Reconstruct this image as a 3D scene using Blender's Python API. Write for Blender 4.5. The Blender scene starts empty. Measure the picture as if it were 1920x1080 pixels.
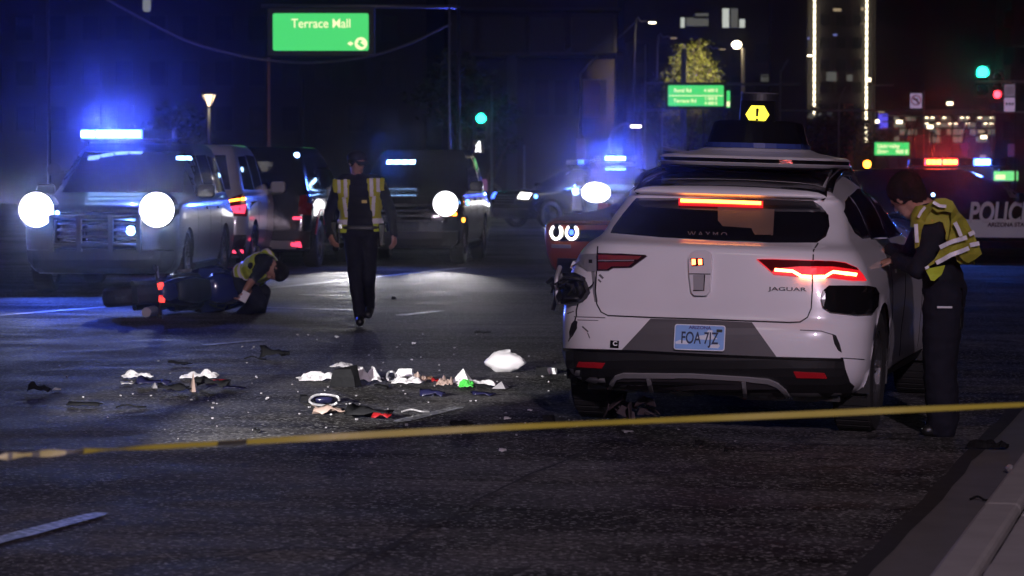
import bpy, bmesh, math, random
import numpy as np
from mathutils import Vector, Matrix, Quaternion, geometry, noise
from mathutils.bvhtree import BVHTree

SC = bpy.context.scene
COL = SC.collection
PI = math.pi
rnd = random.Random(7)

# ------------------------------------------------------------------ camera
FPX = 5000.0                    # focal length in pixels of the 1920 px wide photograph
CAM_H = 1.54
PITCH = math.atan((540 - 332) / FPX)
cam_data = bpy.data.cameras.new('camera')
cam_data.sensor_width = 36.0
cam_data.lens = 36.0 * FPX / 1920.0
cam_data.clip_start = 0.1
cam_data.clip_end = 3000
cam_data.dof.use_dof = True
cam_data.dof.focus_distance = 17.0
cam_data.dof.aperture_fstop = 5.2
cam = bpy.data.objects.new('camera', cam_data)
COL.objects.link(cam)
cam.location = (0, 0, CAM_H)
cam.rotation_euler = (PI / 2 - PITCH, 0, 0)
SC.camera = cam

# ------------------------------------------------------------------ night sky, moonlight, exposure
world = bpy.data.worlds.new('World')
SC.world = world
world.use_nodes = True
wn = world.node_tree
sky = wn.nodes.new('ShaderNodeTexSky')
sky.sky_type = 'NISHITA'
sky.sun_disc = False
sky.sun_elevation = math.radians(-5.0)
sky.sun_rotation = math.radians(200)
bg = wn.nodes['Background']
bg.inputs['Strength'].default_value = 0.05
wn.links.new(sky.outputs['Color'], bg.inputs['Color'])
sun = bpy.data.lights.new('moon_light', 'SUN')
sun.energy = 0.04
sun.angle = math.radians(10)
sun.color = (1.0, 0.93, 0.9)
so = bpy.data.objects.new('moon_light', sun)
COL.objects.link(so)
so.rotation_euler = (math.radians(50), 0, math.radians(-20))
SC.view_settings.view_transform = 'Standard'
SC.view_settings.look = 'None'
SC.view_settings.gamma = 1
SC.view_settings.use_curve_mapping = False
SC.view_settings.exposure = 0
SC.render.engine = 'CYCLES'
cy = SC.cycles
cy.use_denoising = True
cy.max_bounces = 5
cy.diffuse_bounces = 2
cy.glossy_bounces = 3
cy.transmission_bounces = 3
cy.transparent_max_bounces = 8
cy.volume_bounces = 0
cy.sample_clamp_indirect = 4
cy.caustics_reflective = False
cy.caustics_refractive = False

# ------------------------------------------------------------------ picture <-> place
CP, SP = math.cos(PITCH), math.sin(PITCH)
def ray(px, py):
    a, b = (px - 960) / FPX, (540 - py) / FPX
    return Vector((a, CP + b * SP, -SP + b * CP))
def at(px, py, Y):
    d = ray(px, py)
    return Vector((0, 0, CAM_H)) + d * (Y / d.y)
RD = Vector((0.261, 0.9653, 0)); RN = Vector((0.9653, -0.261, 0))     # along the road / across it
KERB_S = -1.066
def gz(x, y):
    s = x * RN.x + y * RN.y
    if s < -6: return 0.06
    return -0.02 * (s + 3.0)
def gnd(px, py, up=0.0):
    d = ray(px, py); z = 0.0
    for _ in range(12):
        t = (z + up - CAM_H) / d.z
        p = Vector((0, 0, CAM_H)) + d * t
        z = gz(p.x, p.y)
    return Vector((p.x, p.y, z + up))

# ------------------------------------------------------------------ materials
MATS = {}
def lin(c):
    return tuple(((v / 255 + 0.055) / 1.055) ** 2.4 if v > 10 else v / 255 / 12.92 for v in c)
def mat(name, col, rough=0.5, metal=0.0, var=0.12, scale=8.0, bump=0.0, bscale=60.0, emit=None, es=0.0, coat=0.0, spec=0.5, trans=0.0, ior=1.45):
    if name in MATS: return MATS[name]
    m = bpy.data.materials.new(name); m.use_nodes = True
    nt = m.node_tree; b = nt.nodes['Principled BSDF']
    b.inputs['Roughness'].default_value = rough
    b.inputs['Metallic'].default_value = metal
    b.inputs['Specular IOR Level'].default_value = spec
    b.inputs['Coat Weight'].default_value = coat
    b.inputs['Coat Roughness'].default_value = 0.06
    if trans: b.inputs['Transmission Weight'].default_value = trans; b.inputs['IOR'].default_value = ior
    tc = nt.nodes.new('ShaderNodeTexCoord')
    nz = nt.nodes.new('ShaderNodeTexNoise'); nz.inputs['Scale'].default_value = scale; nz.inputs['Detail'].default_value = 6
    nt.links.new(tc.outputs['Object'], nz.inputs['Vector'])
    mx = nt.nodes.new('ShaderNodeMix'); mx.data_type = 'RGBA'
    a = [max(0, c * (1 - var)) for c in col] + [1]; d = [min(1, c * (1 + var)) for c in col] + [1]
    mx.inputs['A'].default_value = a; mx.inputs['B'].default_value = d
    nt.links.new(nz.outputs['Fac'], mx.inputs['Factor'])
    nt.links.new(mx.outputs['Result'], b.inputs['Base Color'])
    if bump:
        n2 = nt.nodes.new('ShaderNodeTexNoise'); n2.inputs['Scale'].default_value = bscale; n2.inputs['Detail'].default_value = 4
        nt.links.new(tc.outputs['Object'], n2.inputs['Vector'])
        bp = nt.nodes.new('ShaderNodeBump'); bp.inputs['Strength'].default_value = bump; bp.inputs['Distance'].default_value = 0.01
        nt.links.new(n2.outputs['Fac'], bp.inputs['Height']); nt.links.new(bp.outputs['Normal'], b.inputs['Normal'])
    if emit:
        b.inputs['Emission Color'].default_value = (*emit, 1)
        b.inputs['Emission Strength'].default_value = es
    MATS[name] = m
    return m

white_paint = mat('white_paint', (0.74, 0.72, 0.74), 0.28, coat=0.8, var=0.10, scale=2.2)
white_paint.node_tree.nodes['Principled BSDF'].inputs['Coat Roughness'].default_value = 0.035
black_paint = mat('black_paint', (0.012, 0.012, 0.014), 0.2, coat=0.8, var=0.2)
navy_paint = mat('dark_paint', (0.008, 0.008, 0.011), 0.3, coat=0.4, var=0.2)
grey_paint = mat('grey_paint', (0.34, 0.34, 0.36), 0.3, coat=0.6)
orange_paint = mat('orange_paint', (0.30, 0.07, 0.032), 0.27, coat=0.7)
glass_dark = mat('tinted_glass', (0.008, 0.008, 0.012), 0.05, var=0.2, spec=0.6)
black_plastic = mat('black_plastic', (0.012, 0.012, 0.013), 0.5, var=0.3, bump=0.1, bscale=200)
gloss_black = mat('gloss_black', (0.006, 0.006, 0.007), 0.12, coat=0.5, var=0.2)
grey_plastic = mat('grey_plastic', (0.09, 0.085, 0.09), 0.5, var=0.2)
silver = mat('silver_trim', (0.42, 0.41, 0.42), 0.38, metal=0.5)
chrome = mat('chrome', (0.6, 0.6, 0.6), 0.15, metal=1.0)
rubber = mat('tyre_rubber', (0.014, 0.014, 0.014), 0.8, var=0.3, bump=0.3, bscale=90)
alloy = mat('alloy', (0.12, 0.12, 0.125), 0.35, metal=0.8)
red_lens = mat('red_lens', (0.18, 0.008, 0.008), 0.15, coat=0.5)
red_dull = mat('red_reflector', (0.45, 0.012, 0.02), 0.35)
metal_pole = mat('galvanised_steel', (0.2, 0.2, 0.2), 0.45, metal=0.5, var=0.25)
dark_steel = mat('dark_steel', (0.03, 0.03, 0.032), 0.5, metal=0.3)
seam_mat = mat('seam_gap', (0.01, 0.009, 0.01), 0.7)
def emat(name, col, s): return mat(name, (0.02, 0.02, 0.02), 0.4, emit=col, es=s)
em_head = emat('headlamp_glow', (1.0, 0.97, 1.0), 6)
em_white = emat('white_glow', (1.0, 0.95, 0.88), 6)
em_blue = emat('blue_led', (0.10, 0.30, 1.0), 8)
em_blue_hot = emat('blue_led_hot', (0.30, 0.55, 1.0), 14)
em_blue_soft = emat('blue_lens_glow', (0.06, 0.16, 1.0), 6)
em_red_soft = emat('red_lens_glow', (1.0, 0.03, 0.01), 3)
em_blue_dim = emat('blue_led_dim', (0.05, 0.13, 1.0), 5)
em_red = emat('brake_led', (1.0, 0.10, 0.03), 18)
em_redglow = emat('brake_lens_glow', (1.0, 0.01, 0.02), 0.9)
em_redbar = emat('red_led', (1.0, 0.12, 0.02), 18)
em_tail = emat('tail_led', (1.0, 0.05, 0.12), 2.2)
em_amber = emat('amber_led', (1.0, 0.28, 0.02), 14)
em_green = emat('green_signal', (0.02, 1.0, 0.62), 9)
em_redsig = emat('red_signal', (1.0, 0.03, 0.05), 9)
em_yellow = emat('yellow_display', (1.0, 0.85, 0.06), 1.9)
em_sign = emat('green_sign_glow', (0.05, 0.56, 0.13), 1.25)
em_signw = emat('sign_letter_glow', (1.0, 1.0, 0.55), 1.1)
em_lampw = emat('street_lamp_glow', (1.0, 0.86, 0.6), 14)

# ------------------------------------------------------------------ mesh helpers
class MB:
    def __init__(s): s.v = []; s.f = []; s.mi = []; s.cur = 0
    def add(s, vs, fs):
        o = len(s.v); s.v += [tuple(p) for p in vs]
        for f in fs: s.f.append(tuple(i + o for i in f)); s.mi.append(s.cur)
        return s
    def box(s, c, d, rot=None):
        x, y, z = d[0] / 2, d[1] / 2, d[2] / 2
        vs = [Vector((a * x, b * y, e * z)) for e in (-1, 1) for b in (-1, 1) for a in (-1, 1)]
        if rot is not None: vs = [rot @ p for p in vs]
        c = Vector(c)
        return s.add([p + c for p in vs], [(0, 2, 3, 1), (4, 5, 7, 6), (0, 1, 5, 4), (2, 6, 7, 3), (0, 4, 6, 2), (1, 3, 7, 5)])
    def tube(s, pts, r, seg=8, r1=None, cap=True):
        pts = [Vector(p) for p in pts]; n = len(pts); vs = []; fs = []
        prev = None
        for i, p in enumerate(pts):
            t = (pts[min(i + 1, n - 1)] - pts[max(i - 1, 0)]).normalized()
            a = prev if prev is not None else (Vector((0, 0, 1)) if abs(t.z) < 0.9 else Vector((1, 0, 0)))
            u = (a - t * a.dot(t)).normalized(); w = t.cross(u); prev = u
            rr = (r if r1 is None else r + (r1 - r) * i / (n - 1)) if not isinstance(r, (list, tuple)) else r[i]
            for k in range(seg):
                an = 2 * PI * k / seg
                vs.append(p + u * (rr * math.cos(an)) + w * (rr * math.sin(an)))
        for i in range(n - 1):
            for k in range(seg):
                a = i * seg + k; b = i * seg + (k + 1) % seg
                fs.append((a, b, b + seg, a + seg))
        if cap: fs.append(tuple(reversed(range(seg)))); fs.append(tuple(range((n - 1) * seg, n * seg)))
        return s.add(vs, fs)
    def lathe(s, prof, axis='z', c=(0, 0, 0), seg=24):
        c = Vector(c); n = len(prof); vs = []; fs = []
        for k in range(seg):
            an = 2 * PI * k / seg; ca, sa = math.cos(an), math.sin(an)
            for r, h in prof:
                if axis == 'z': vs.append(c + Vector((r * ca, r * sa, h)))
                elif axis == 'x': vs.append(c + Vector((h, r * ca, r * sa)))
                else: vs.append(c + Vector((r * sa, h, r * ca)))
        for k in range(seg):
            k2 = (k + 1) % seg
            for i in range(n - 1): fs.append((k * n + i, k2 * n + i, k2 * n + i + 1, k * n + i + 1))
        return s.add(vs, fs)
    def prism(s, poly, d, frame=None):
        # poly: 2D points; extruded by d along the frame's third axis
        fr = frame or Matrix.Identity(4); n = len(poly)
        vs = [fr @ Vector((p[0], p[1], 0)) for p in poly] + [fr @ Vector((p[0], p[1], d)) for p in poly]
        fs = [tuple(reversed(range(n))), tuple(range(n, 2 * n))] + [(i, (i + 1) % n, n + (i + 1) % n, n + i) for i in range(n)]
        return s.add(vs, fs)
    def sphere(s, c, r, seg=14, rings=8, rot=None):
        r = r if isinstance(r, (tuple, list)) else (r, r, r); c = Vector(c); vs = []; fs = []
        for i in range(rings + 1):
            th = PI * i / rings
            for k in range(seg):
                ph = 2 * PI * k / seg
                p = Vector((r[0] * math.sin(th) * math.cos(ph), r[1] * math.sin(th) * math.sin(ph), r[2] * math.cos(th)))
                vs.append(c + (rot @ p if rot else p))
        for i in range(rings):
            for k in range(seg):
                a = i * seg + k; b = i * seg + (k + 1) % seg
                fs.append((a, a + seg, b + seg, b))
        return s.add(vs, fs)
    def build(s, name, m, parent=None, smooth=False, bevel=0.0, label=None):
        me = bpy.data.meshes.new(name)
        me.from_pydata(s.v, [], s.f)
        ms = m if isinstance(m, (list, tuple)) else [m]
        for q in ms: me.materials.append(q)
        if len(ms) > 1: me.polygons.foreach_set('material_index', s.mi)
        me.validate()
        bm = bmesh.new(); bm.from_mesh(me)
        bmesh.ops.recalc_face_normals(bm, faces=bm.faces); bm.to_mesh(me); bm.free()
        if smooth: me.polygons.foreach_set('use_smooth', [True] * len(me.polygons))
        o = bpy.data.objects.new(name, me); COL.objects.link(o)
        if parent is not None: o.parent = parent
        if bevel:
            bv = o.modifiers.new('b', 'BEVEL'); bv.width = bevel; bv.segments = 2; bv.limit_method = 'ANGLE'
        if label: o['label'] = label
        return o
def tag(o, label=None, cat=None, group=None, kind=None):
    if label: o['label'] = label
    if cat: o['category'] = cat
    if group: o['group'] = group
    if kind: o['kind'] = kind
    return o
def thing(name, label, cat, loc=(0, 0, 0), rotz=0.0, group=None):
    o = bpy.data.objects.new(name, None); o.empty_display_size = 0.2; COL.objects.link(o)
    o.location = loc; o.rotation_euler = (0, 0, rotz)
    return tag(o, label, cat, group)
def lamp(name, kind, loc, watts, col, parent=None, size=0.05, cone=None, blend=0.3, direction=None):
    d = bpy.data.lights.new(name, kind); d.energy = watts; d.color = col
    d.shadow_soft_size = size
    if kind == 'SPOT': d.spot_size = cone; d.spot_blend = blend
    o = bpy.data.objects.new(name, d); COL.objects.link(o); o.location = loc
    if parent is not None: o.parent = parent
    if direction is not None: o.rotation_euler = Vector(direction).to_track_quat('-Z', 'Y').to_euler()
    return o
def text_mesh(txt, size, extrude=0.004, align='CENTER', shear=0.0, xs=1.0, bold=0.0):
    cu = bpy.data.curves.new('t', 'FONT'); cu.body = txt; cu.size = size; cu.extrude = extrude
    cu.align_x = align; cu.align_y = 'CENTER'; cu.shear = shear; cu.offset = bold
    ob = bpy.data.objects.new('t', cu); COL.objects.link(ob)
    dg = bpy.context.evaluated_depsgraph_get(); dg.update()
    me = bpy.data.meshes.new_from_object(ob.evaluated_get(dg))
    bpy.data.objects.remove(ob)
    vs = [(v.co.x * xs, v.co.y, v.co.z) for v in me.vertices]; fs = [tuple(p.vertices) for p in me.polygons]
    bpy.data.meshes.remove(me)
    return vs, fs
def lettering(name, txt, size, m, parent, frame, **kw):
    vs, fs = text_mesh(txt, size, **kw)
    b = MB(); b.add([frame @ Vector(v) for v in vs], fs)
    return b.build(name, m, parent)
def frame(o, xa, ya):
    xa = Vector(xa).normalized(); ya = Vector(ya).normalized(); za = xa.cross(ya)
    m = Matrix((xa, ya, za)).transposed().to_4x4(); m.translation = Vector(o)
    return m
def bez(pts, n=8):
    # smooth open curve through points (Catmull-Rom)
    P = [Vector(p) for p in pts]; out = []
    for i in range(len(P) - 1):
        p0, p1, p2, p3 = P[max(i - 1, 0)], P[i], P[i + 1], P[min(i + 2, len(P) - 1)]
        for k in range(n):
            t = k / n
            out.append(0.5 * ((2 * p1) + (p2 - p0) * t + (2 * p0 - 5 * p1 + 4 * p2 - p3) * t * t + (3 * p1 - p0 - 3 * p2 + p3) * t ** 3))
    out.append(P[-1])
    return out
# ------------------------------------------------------------------ asphalt, gutter, kerb, pavement
def asphalt_material():
    m = bpy.data.materials.new('asphalt'); m.use_nodes = True; nt = m.node_tree; N = nt.nodes; L = nt.links
    b = N['Principled BSDF']; tc = N.new('ShaderNodeTexCoord')
    def nz(sc, det=6, dist=0.0, stretch=None):
        n = N.new('ShaderNodeTexNoise'); n.inputs['Scale'].default_value = sc; n.inputs['Detail'].default_value = det
        n.inputs['Distortion'].default_value = dist
        if stretch:
            mp = N.new('ShaderNodeMapping'); mp.inputs['Scale'].default_value = stretch
            mp.inputs['Rotation'].default_value = (0, 0, math.radians(4)); L.new(tc.outputs['Object'], mp.inputs['Vector']); L.new(mp.outputs['Vector'], n.inputs['Vector'])
        else: L.new(tc.outputs['Object'], n.inputs['Vector'])
        return n
    def ramp(src, p0, c0, p1, c1):
        r = N.new('ShaderNodeValToRGB'); e = r.color_ramp.elements
        e[0].position = p0; e[0].color = (c0, c0, c0, 1); e[1].position = p1; e[1].color = (c1, c1, c1, 1)
        L.new(src, r.inputs['Fac']); return r.outputs['Color']
    def mul(a, c):
        x = N.new('ShaderNodeMix'); x.data_type = 'RGBA'; x.blend_type = 'MULTIPLY'; x.inputs['Factor'].default_value = 1
        L.new(a, x.inputs['A']); L.new(c, x.inputs['B']); return x.outputs['Result']
    grit = nz(34, 4); patch = nz(0.35, 4); stains = nz(1.6, 6, 0.6); streak = nz(3.0, 5, 0.2, (0.22, 2.2, 1))
    base = N.new('ShaderNodeMix'); base.data_type = 'RGBA'
    base.inputs['A'].default_value = (0.044, 0.042, 0.042, 1); base.inputs['B'].default_value = (0.185, 0.175, 0.17, 1)
    L.new(ramp(grit.outputs['Fac'], 0.35, 0, 0.75, 1), base.inputs['Factor'])
    c = mul(base.outputs['Result'], ramp(patch.outputs['Fac'], 0.40, 0.45, 0.60, 1.0))
    c = mul(c, ramp(stains.outputs['Fac'], 0.42, 0.45, 0.58, 1.0))
    c = mul(c, ramp(streak.outputs['Fac'], 0.38, 0.62, 0.52, 1.0))
    vs_ = N.new('ShaderNodeTexVoronoi'); vs_.inputs['Scale'].default_value = 64; L.new(tc.outputs['Object'], vs_.inputs['Vector'])
    sx = N.new('ShaderNodeSeparateColor'); L.new(vs_.outputs['Color'], sx.inputs['Color'])
    chip = N.new('ShaderNodeMix'); chip.data_type = 'RGBA'; L.new(ramp(sx.outputs['Red'], 0.84, 0, 0.97, 1), chip.inputs['Factor'])
    chip.inputs['B'].default_value = (0.24, 0.235, 0.23, 1); L.new(c, chip.inputs['A']); c = chip.outputs['Result']
    L.new(c, b.inputs['Base Color'])
    L.new(ramp(stains.outputs['Fac'], 0.38, 0.72, 0.62, 0.9), b.inputs['Roughness'])
    gl = nz(0.9, 5, 0.4, (0.35, 1.6, 1)); L.new(ramp(gl.outputs['Fac'], 0.46, 0.012, 0.66, 0.16), b.inputs['Specular IOR Level'])
    vor = N.new('ShaderNodeTexVoronoi'); vor.inputs['Scale'].default_value = 45; L.new(tc.outputs['Object'], vor.inputs['Vector'])
    bp = N.new('ShaderNodeBump'); bp.inputs['Strength'].default_value = 0.35; bp.inputs['Distance'].default_value = 0.008
    L.new(vor.outputs['Distance'], bp.inputs['Height'])
    bp2 = N.new('ShaderNodeBump'); bp2.inputs['Strength'].default_value = 0.1; bp2.inputs['Distance'].default_value = 0.02
    L.new(streak.outputs['Fac'], bp2.inputs['Height']); L.new(bp.outputs['Normal'], bp2.inputs['Normal'])
    L.new(bp2.outputs['Normal'], b.inputs['Normal'])
    return m
asphalt = asphalt_material()
concrete = mat('concrete', (0.27, 0.255, 0.24), 0.8, var=0.22, scale=5, bump=0.25, bscale=70)
concrete_dk = mat('gutter_concrete', (0.095, 0.092, 0.09), 0.75, var=0.35, scale=4, bump=0.3, bscale=60)
tar = mat('tar', (0.030, 0.029, 0.029), 0.9, var=0.3, spec=0.1)

def st(s, t, up=0.0):      # road frame (across, along) -> world
    p = RN * s + RD * t
    return Vector((p.x, p.y, gz(p.x, p.y) + up))
# one sheet to the horizon, its right-hand part falls to the gutter and runs on under the pavement
g = MB()
ss = [-900, -200, -60, -20, -6, -4.5, -3, -1.8, KERB_S + 0.02, 40, 900]
ts = [-300, -60, -10, 0, 5, 10, 15, 20, 25, 30, 40, 60, 100, 200, 500, 1500]
for t in ts:
    for s in ss:
        p = st(min(s, KERB_S + 0.02), t) + RN * (s - min(s, KERB_S + 0.02))
        if s > 0: p.z = -0.04
        g.v.append(tuple(p))
n = len(ss)
for j in range(len(ts) - 1):
    for i in range(n - 1):
        g.f.append((j * n + i, j * n + i + 1, (j + 1) * n + i + 1, (j + 1) * n + i)); g.mi.append(0)
tag(g.build('road', asphalt), kind='structure')

def strip(name, s0, s1, t0, t1, up, m, n=12):
    b = MB()
    for k in range(n + 1):
        t = t0 + (t1 - t0) * k / n
        b.v += [tuple(st(s0, t, up)), tuple(st(s1, t, up))]
    for k in range(n): b.f.append((2 * k, 2 * k + 1, 2 * k + 3, 2 * k + 2)); b.mi.append(0)
    return tag(b.build(name, m), kind='structure')
strip('gutter', KERB_S - 0.34, KERB_S, -10, 80, 0.004, concrete_dk, 30)
# tar line where the asphalt meets the gutter pan
b = MB(); T = [-2 + 0.6 * k for k in range(60)]
for t in T:
    a = KERB_S - 0.34 + 0.03 * noise.noise((t * 0.9, 0, 1)); w = 0.045 + 0.02 * noise.noise((t * 1.7, 5, 1))
    b.v += [tuple(st(a - w, t, 0.008)), tuple(st(a + w, t, 0.008))]
for k in range(len(T) - 1): b.f.append((2 * k, 2 * k + 1, 2 * k + 3, 2 * k + 2)); b.mi.append(0)
tag(b.build('tar_joint', tar), kind='structure')
# kerb in cast lengths, pavement in panels
kerb = tag(bpy.data.objects.new('kerb', None), kind='structure'); COL.objects.link(kerb)
def slab(name, s0, s1, t0, t1, z0, z1, m, parent, bev):
    mb = MB(); vs = []
    for z in (z0, z1):
        for (s, t) in ((s0, t0), (s1, t0), (s1, t1), (s0, t1)):
            p = RN * s + RD * t; vs.append((p.x, p.y, z))
    mb.add(vs, [(3, 2, 1, 0), (4, 5, 6, 7), (0, 1, 5, 4), (1, 2, 6, 5), (2, 3, 7, 6), (3, 0, 4, 7)])
    return mb.build(name, m, parent, bevel=bev)
KZ = gz(*(RN * KERB_S).xy)
for k in range(22):
    t0 = -3 + 3.0 * k
    slab('kerb_section', KERB_S, KERB_S + 0.165, t0 + 0.004, t0 + 2.996, -0.15, KZ + 0.125, concrete, kerb, 0.022)
walk = tag(bpy.data.objects.new('sidewalk', None), kind='structure'); COL.objects.link(walk)
for k in range(42):
    t0 = -3.4 + 1.5 * k
    for q in range(2):
        s0 = KERB_S + 0.195 + 1.52 * q
        slab('paving_panel', s0, s0 + 1.505, t0 + 0.008, t0 + 1.492, -0.1, KZ + 0.128 + 0.003 * ((k * 7 + q) % 3 - 1), concrete, walk, 0.01)

# ------------------------------------------------------------------ worn paint on the road
def paint_material():
    m = mat('road_paint', (0.5, 0.5, 0.5), 0.55)
    nt = m.node_tree; b = nt.nodes['Principled BSDF']; tc = nt.nodes.new('ShaderNodeTexCoord')
    n = nt.nodes.new('ShaderNodeTexNoise'); n.inputs['Scale'].default_value = 26; n.inputs['Detail'].default_value = 8
    nt.links.new(tc.outputs['Object'], n.inputs['Vector'])
    r = nt.nodes.new('ShaderNodeValToRGB'); e = r.color_ramp.elements
    e[0].position = 0.42; e[0].color = (0.05, 0.05, 0.05, 1); e[1].position = 0.62; e[1].color = (0.27, 0.27, 0.28, 1)
    nt.links.new(n.outputs['Fac'], r.inputs['Fac']); nt.links.new(r.outputs['Color'], b.inputs['Base Color'])
    return m
road_paint = paint_material()
def mark(p0, p1, w, up=0.005):
    a = gnd(*p0); c = gnd(*p1); d = (c - a).normalized(); q = Vector((-d.y, d.x, 0)) * (w / 2)
    mb = MB(); n = 14
    for k in range(n + 1):
        p = a.lerp(c, k / n); ww = q * (1 + 0.25 * noise.noise((p.x * 3, p.y * 3, 0)))
        if k in (0, n): ww = ww * 0.6
        for e in (p - ww, p + ww): mb.v.append((e.x, e.y, gz(e.x, e.y) + up))
    for k in range(n): mb.f.append((2 * k, 2 * k + 1, 2 * k + 3, 2 * k + 2)); mb.mi.append(0)
    return tag(mb.build('lane_marking', road_paint), kind='structure')
mark((-60, 1030), (192, 963), 0.11)
mark((745, 792), (862, 764), 0.10)
mark((383, 648), (492, 638), 0.12)
mark((748, 592), (828, 583), 0.14)
mark((-40, 595), (198, 576), 0.14)
mark((505, 541), (872, 502), 0.16)
mark((500, 577), (690, 583), 0.14)
mark((560, 553), (690, 556), 0.10)
# sealed cracks wandering over the asphalt
def crack(pts, w, seed):
    P = bez([gnd(*p) for p in pts], 14); mb = MB()
    for i, p in enumerate(P):
        t = (P[min(i + 1, len(P) - 1)] - P[max(i - 1, 0)]).normalized(); q = Vector((-t.y, t.x, 0))
        o = q * 0.03 * noise.noise((p.x * 2.3, p.y * 2.3, seed)); ww = w * (0.6 + 0.7 * abs(noise.noise((p.x * 4, p.y * 4, seed + 3))))
        for e in (p + o - q * ww, p + o + q * ww): mb.v.append((e.x, e.y, gz(e.x, e.y) + 0.004))
    for k in range(len(P) - 1): mb.f.append((2 * k, 2 * k + 1, 2 * k + 3, 2 * k + 2)); mb.mi.append(0)
    tag(mb.build('tar_seam', tar), kind='structure')
crack([(610, 1095), (720, 1030), (800, 988), (890, 940), (1010, 884), (1120, 838)], 0.011, 1)
crack([(420, 1050), (560, 1028), (760, 1040), (980, 1046)], 0.008, 2)
crack([(760, 990), (930, 962), (1190, 966)], 0.008, 5)
crack([(420, 622), (560, 612), (740, 616), (900, 628)], 0.012, 7)
crack([(120, 690), (330, 684), (600, 700), (900, 735)], 0.009, 9)
# ------------------------------------------------------------------ vehicle bodies as stacked plan outlines
def interp(tab, z):
    # smooth interpolation of rows (z, a, b, ...)
    if z <= tab[0][0]: return tab[0][1:]
    if z >= tab[-1][0]: return tab[-1][1:]
    for i in range(len(tab) - 1):
        if tab[i][0] <= z <= tab[i + 1][0]:
            t = (z - tab[i][0]) / (tab[i + 1][0] - tab[i][0])
            p0 = tab[max(i - 1, 0)]; p1 = tab[i]; p2 = tab[i + 1]; p3 = tab[min(i + 2, len(tab) - 1)]
            h = p2[0] - p1[0]; out = []
            for k in range(1, len(p1)):
                d = (p2[k] - p1[k]) / h
                dl = (p1[k] - p0[k]) / (p1[0] - p0[0]) if p1 is not p0 else d
                dr = (p3[k] - p2[k]) / (p3[0] - p2[0]) if p3 is not p2 else d
                m1 = 0 if dl * d <= 0 else 2 * dl * d / (dl + d)
                m2 = 0 if dr * d <= 0 else 2 * dr * d / (dr + d)
                a = 2 * t ** 3 - 3 * t * t + 1; b = t ** 3 - 2 * t * t + t; c = -2 * t ** 3 + 3 * t * t; e = t ** 3 - t * t
                out.append(a * p1[k] + b * h * m1 + c * p2[k] + e * h * m2)
            return out
def car_shell(tab, zs, arches=(), taper=None, crown=(0.05, 0.10), nside=64, R=0.40, belt=1.0):
    """tab rows: z, y_rear, y_front, half width, rear corner radius, front corner radius"""
    NR, NC, NF = 7, 6, 7
    rings = []
    for z in zs:
        yr, yf, w, rr, rf = interp(tab, z)
        rr = min(rr, w * 0.95); rf = min(rf, w * 0.95)
        half = []
        for k in range(NR):
            x = (w - rr) * k / NR; half.append((x, yr + crown[0] * (x / w) ** 2))
        yc = yr + crown[0] * ((w - rr) / w) ** 2
        yc2 = yf - crown[1] * ((w - rf) / w) ** 2
        for k in range(NC):
            a = -PI / 2 + PI / 2 * k / NC; half.append((w - rr + rr * math.cos(a), yc + rr + rr * math.sin(a)))
        y0, y1 = yc + rr, yc2 - rf
        for k in range(nside + 1): half.append((w, y0 + (y1 - y0) * k / nside))
        for k in range(1, NC + 1):
            a = PI / 2 * k / NC; half.append((w - rf + rf * math.cos(a), yc2 - rf + rf * math.sin(a)))
        for k in range(NF - 1, -1, -1):
            x = (w - rf) * k / NF; half.append((x, yf - crown[1] * (x / w) ** 2))
        if taper: half = [(x * taper(y, z), y) for x, y in half]
        ring = [(x, y, z) for x, y in half] + [(-x, y, z) for x, y in reversed(half[1:-1])]
        rings.append(ring)
    n = len(rings[0]); V = [p for r in rings for p in r]; F = []
    for i in range(len(rings) - 1):
        for k in range(n):
            F.append((i * n + k, i * n + (k + 1) % n, (i + 1) * n + (k + 1) % n, (i + 1) * n + k))
    # close the roof with two shrunken rings
    top = rings[-1]; cx = sum(p[0] for p in top) / n; cyy = sum(p[1] for p in top) / n
    base = len(V) - n
    for q, (sc, dz) in enumerate(((0.6, 0.008), (0.2, 0.012))):
        o = len(V)
        V += [(cx + (p[0] - cx) * sc, cyy + (p[1] - cyy) * sc, p[2] + dz) for p in top]
        for k in range(n): F.append((base + k, base + (k + 1) % n, o + (k + 1) % n, o + k))
        base = o
    F.append(tuple(range(base, base + n)))
    F.append(tuple(reversed(range(n))))
    bm = bmesh.new(); bv = [bm.verts.new(p) for p in V]
    for f in F:
        try: bm.faces.new([bv[i] for i in f])
        except ValueError: pass
    for (ay, az) in arches:
        for v in bm.verts:
            if abs(v.co.x) > 0.55 and v.co.z < belt:
                d = Vector((v.co.y - ay, v.co.z - az)); r = d.length
                if 0.001 < r and abs(r - R) < 0.045: d *= R / r; v.co.y = ay + d.x; v.co.z = az + d.y
        bm.normal_update()
        dead = [f for f in bm.faces if len(f.verts) < 20 and abs(f.calc_center_median().x) > 0.5 and abs(f.normal.x) > 0.3 and math.hypot(f.calc_center_median().y - ay, f.calc_center_median().z - az) < R - 0.004]
        bmesh.ops.delete(bm, geom=dead, context='FACES')
    bmesh.ops.recalc_face_normals(bm, faces=bm.faces)
    return bm
def shell_object(bm, name, m, parent, sub=0):
    me = bpy.data.meshes.new(name); bm.to_mesh(me); me.materials.append(m)
    me.polygons.foreach_set('use_smooth', [True] * len(me.polygons))
    o = bpy.data.objects.new(name, me); COL.objects.link(o); o.parent = parent
    return o
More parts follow.
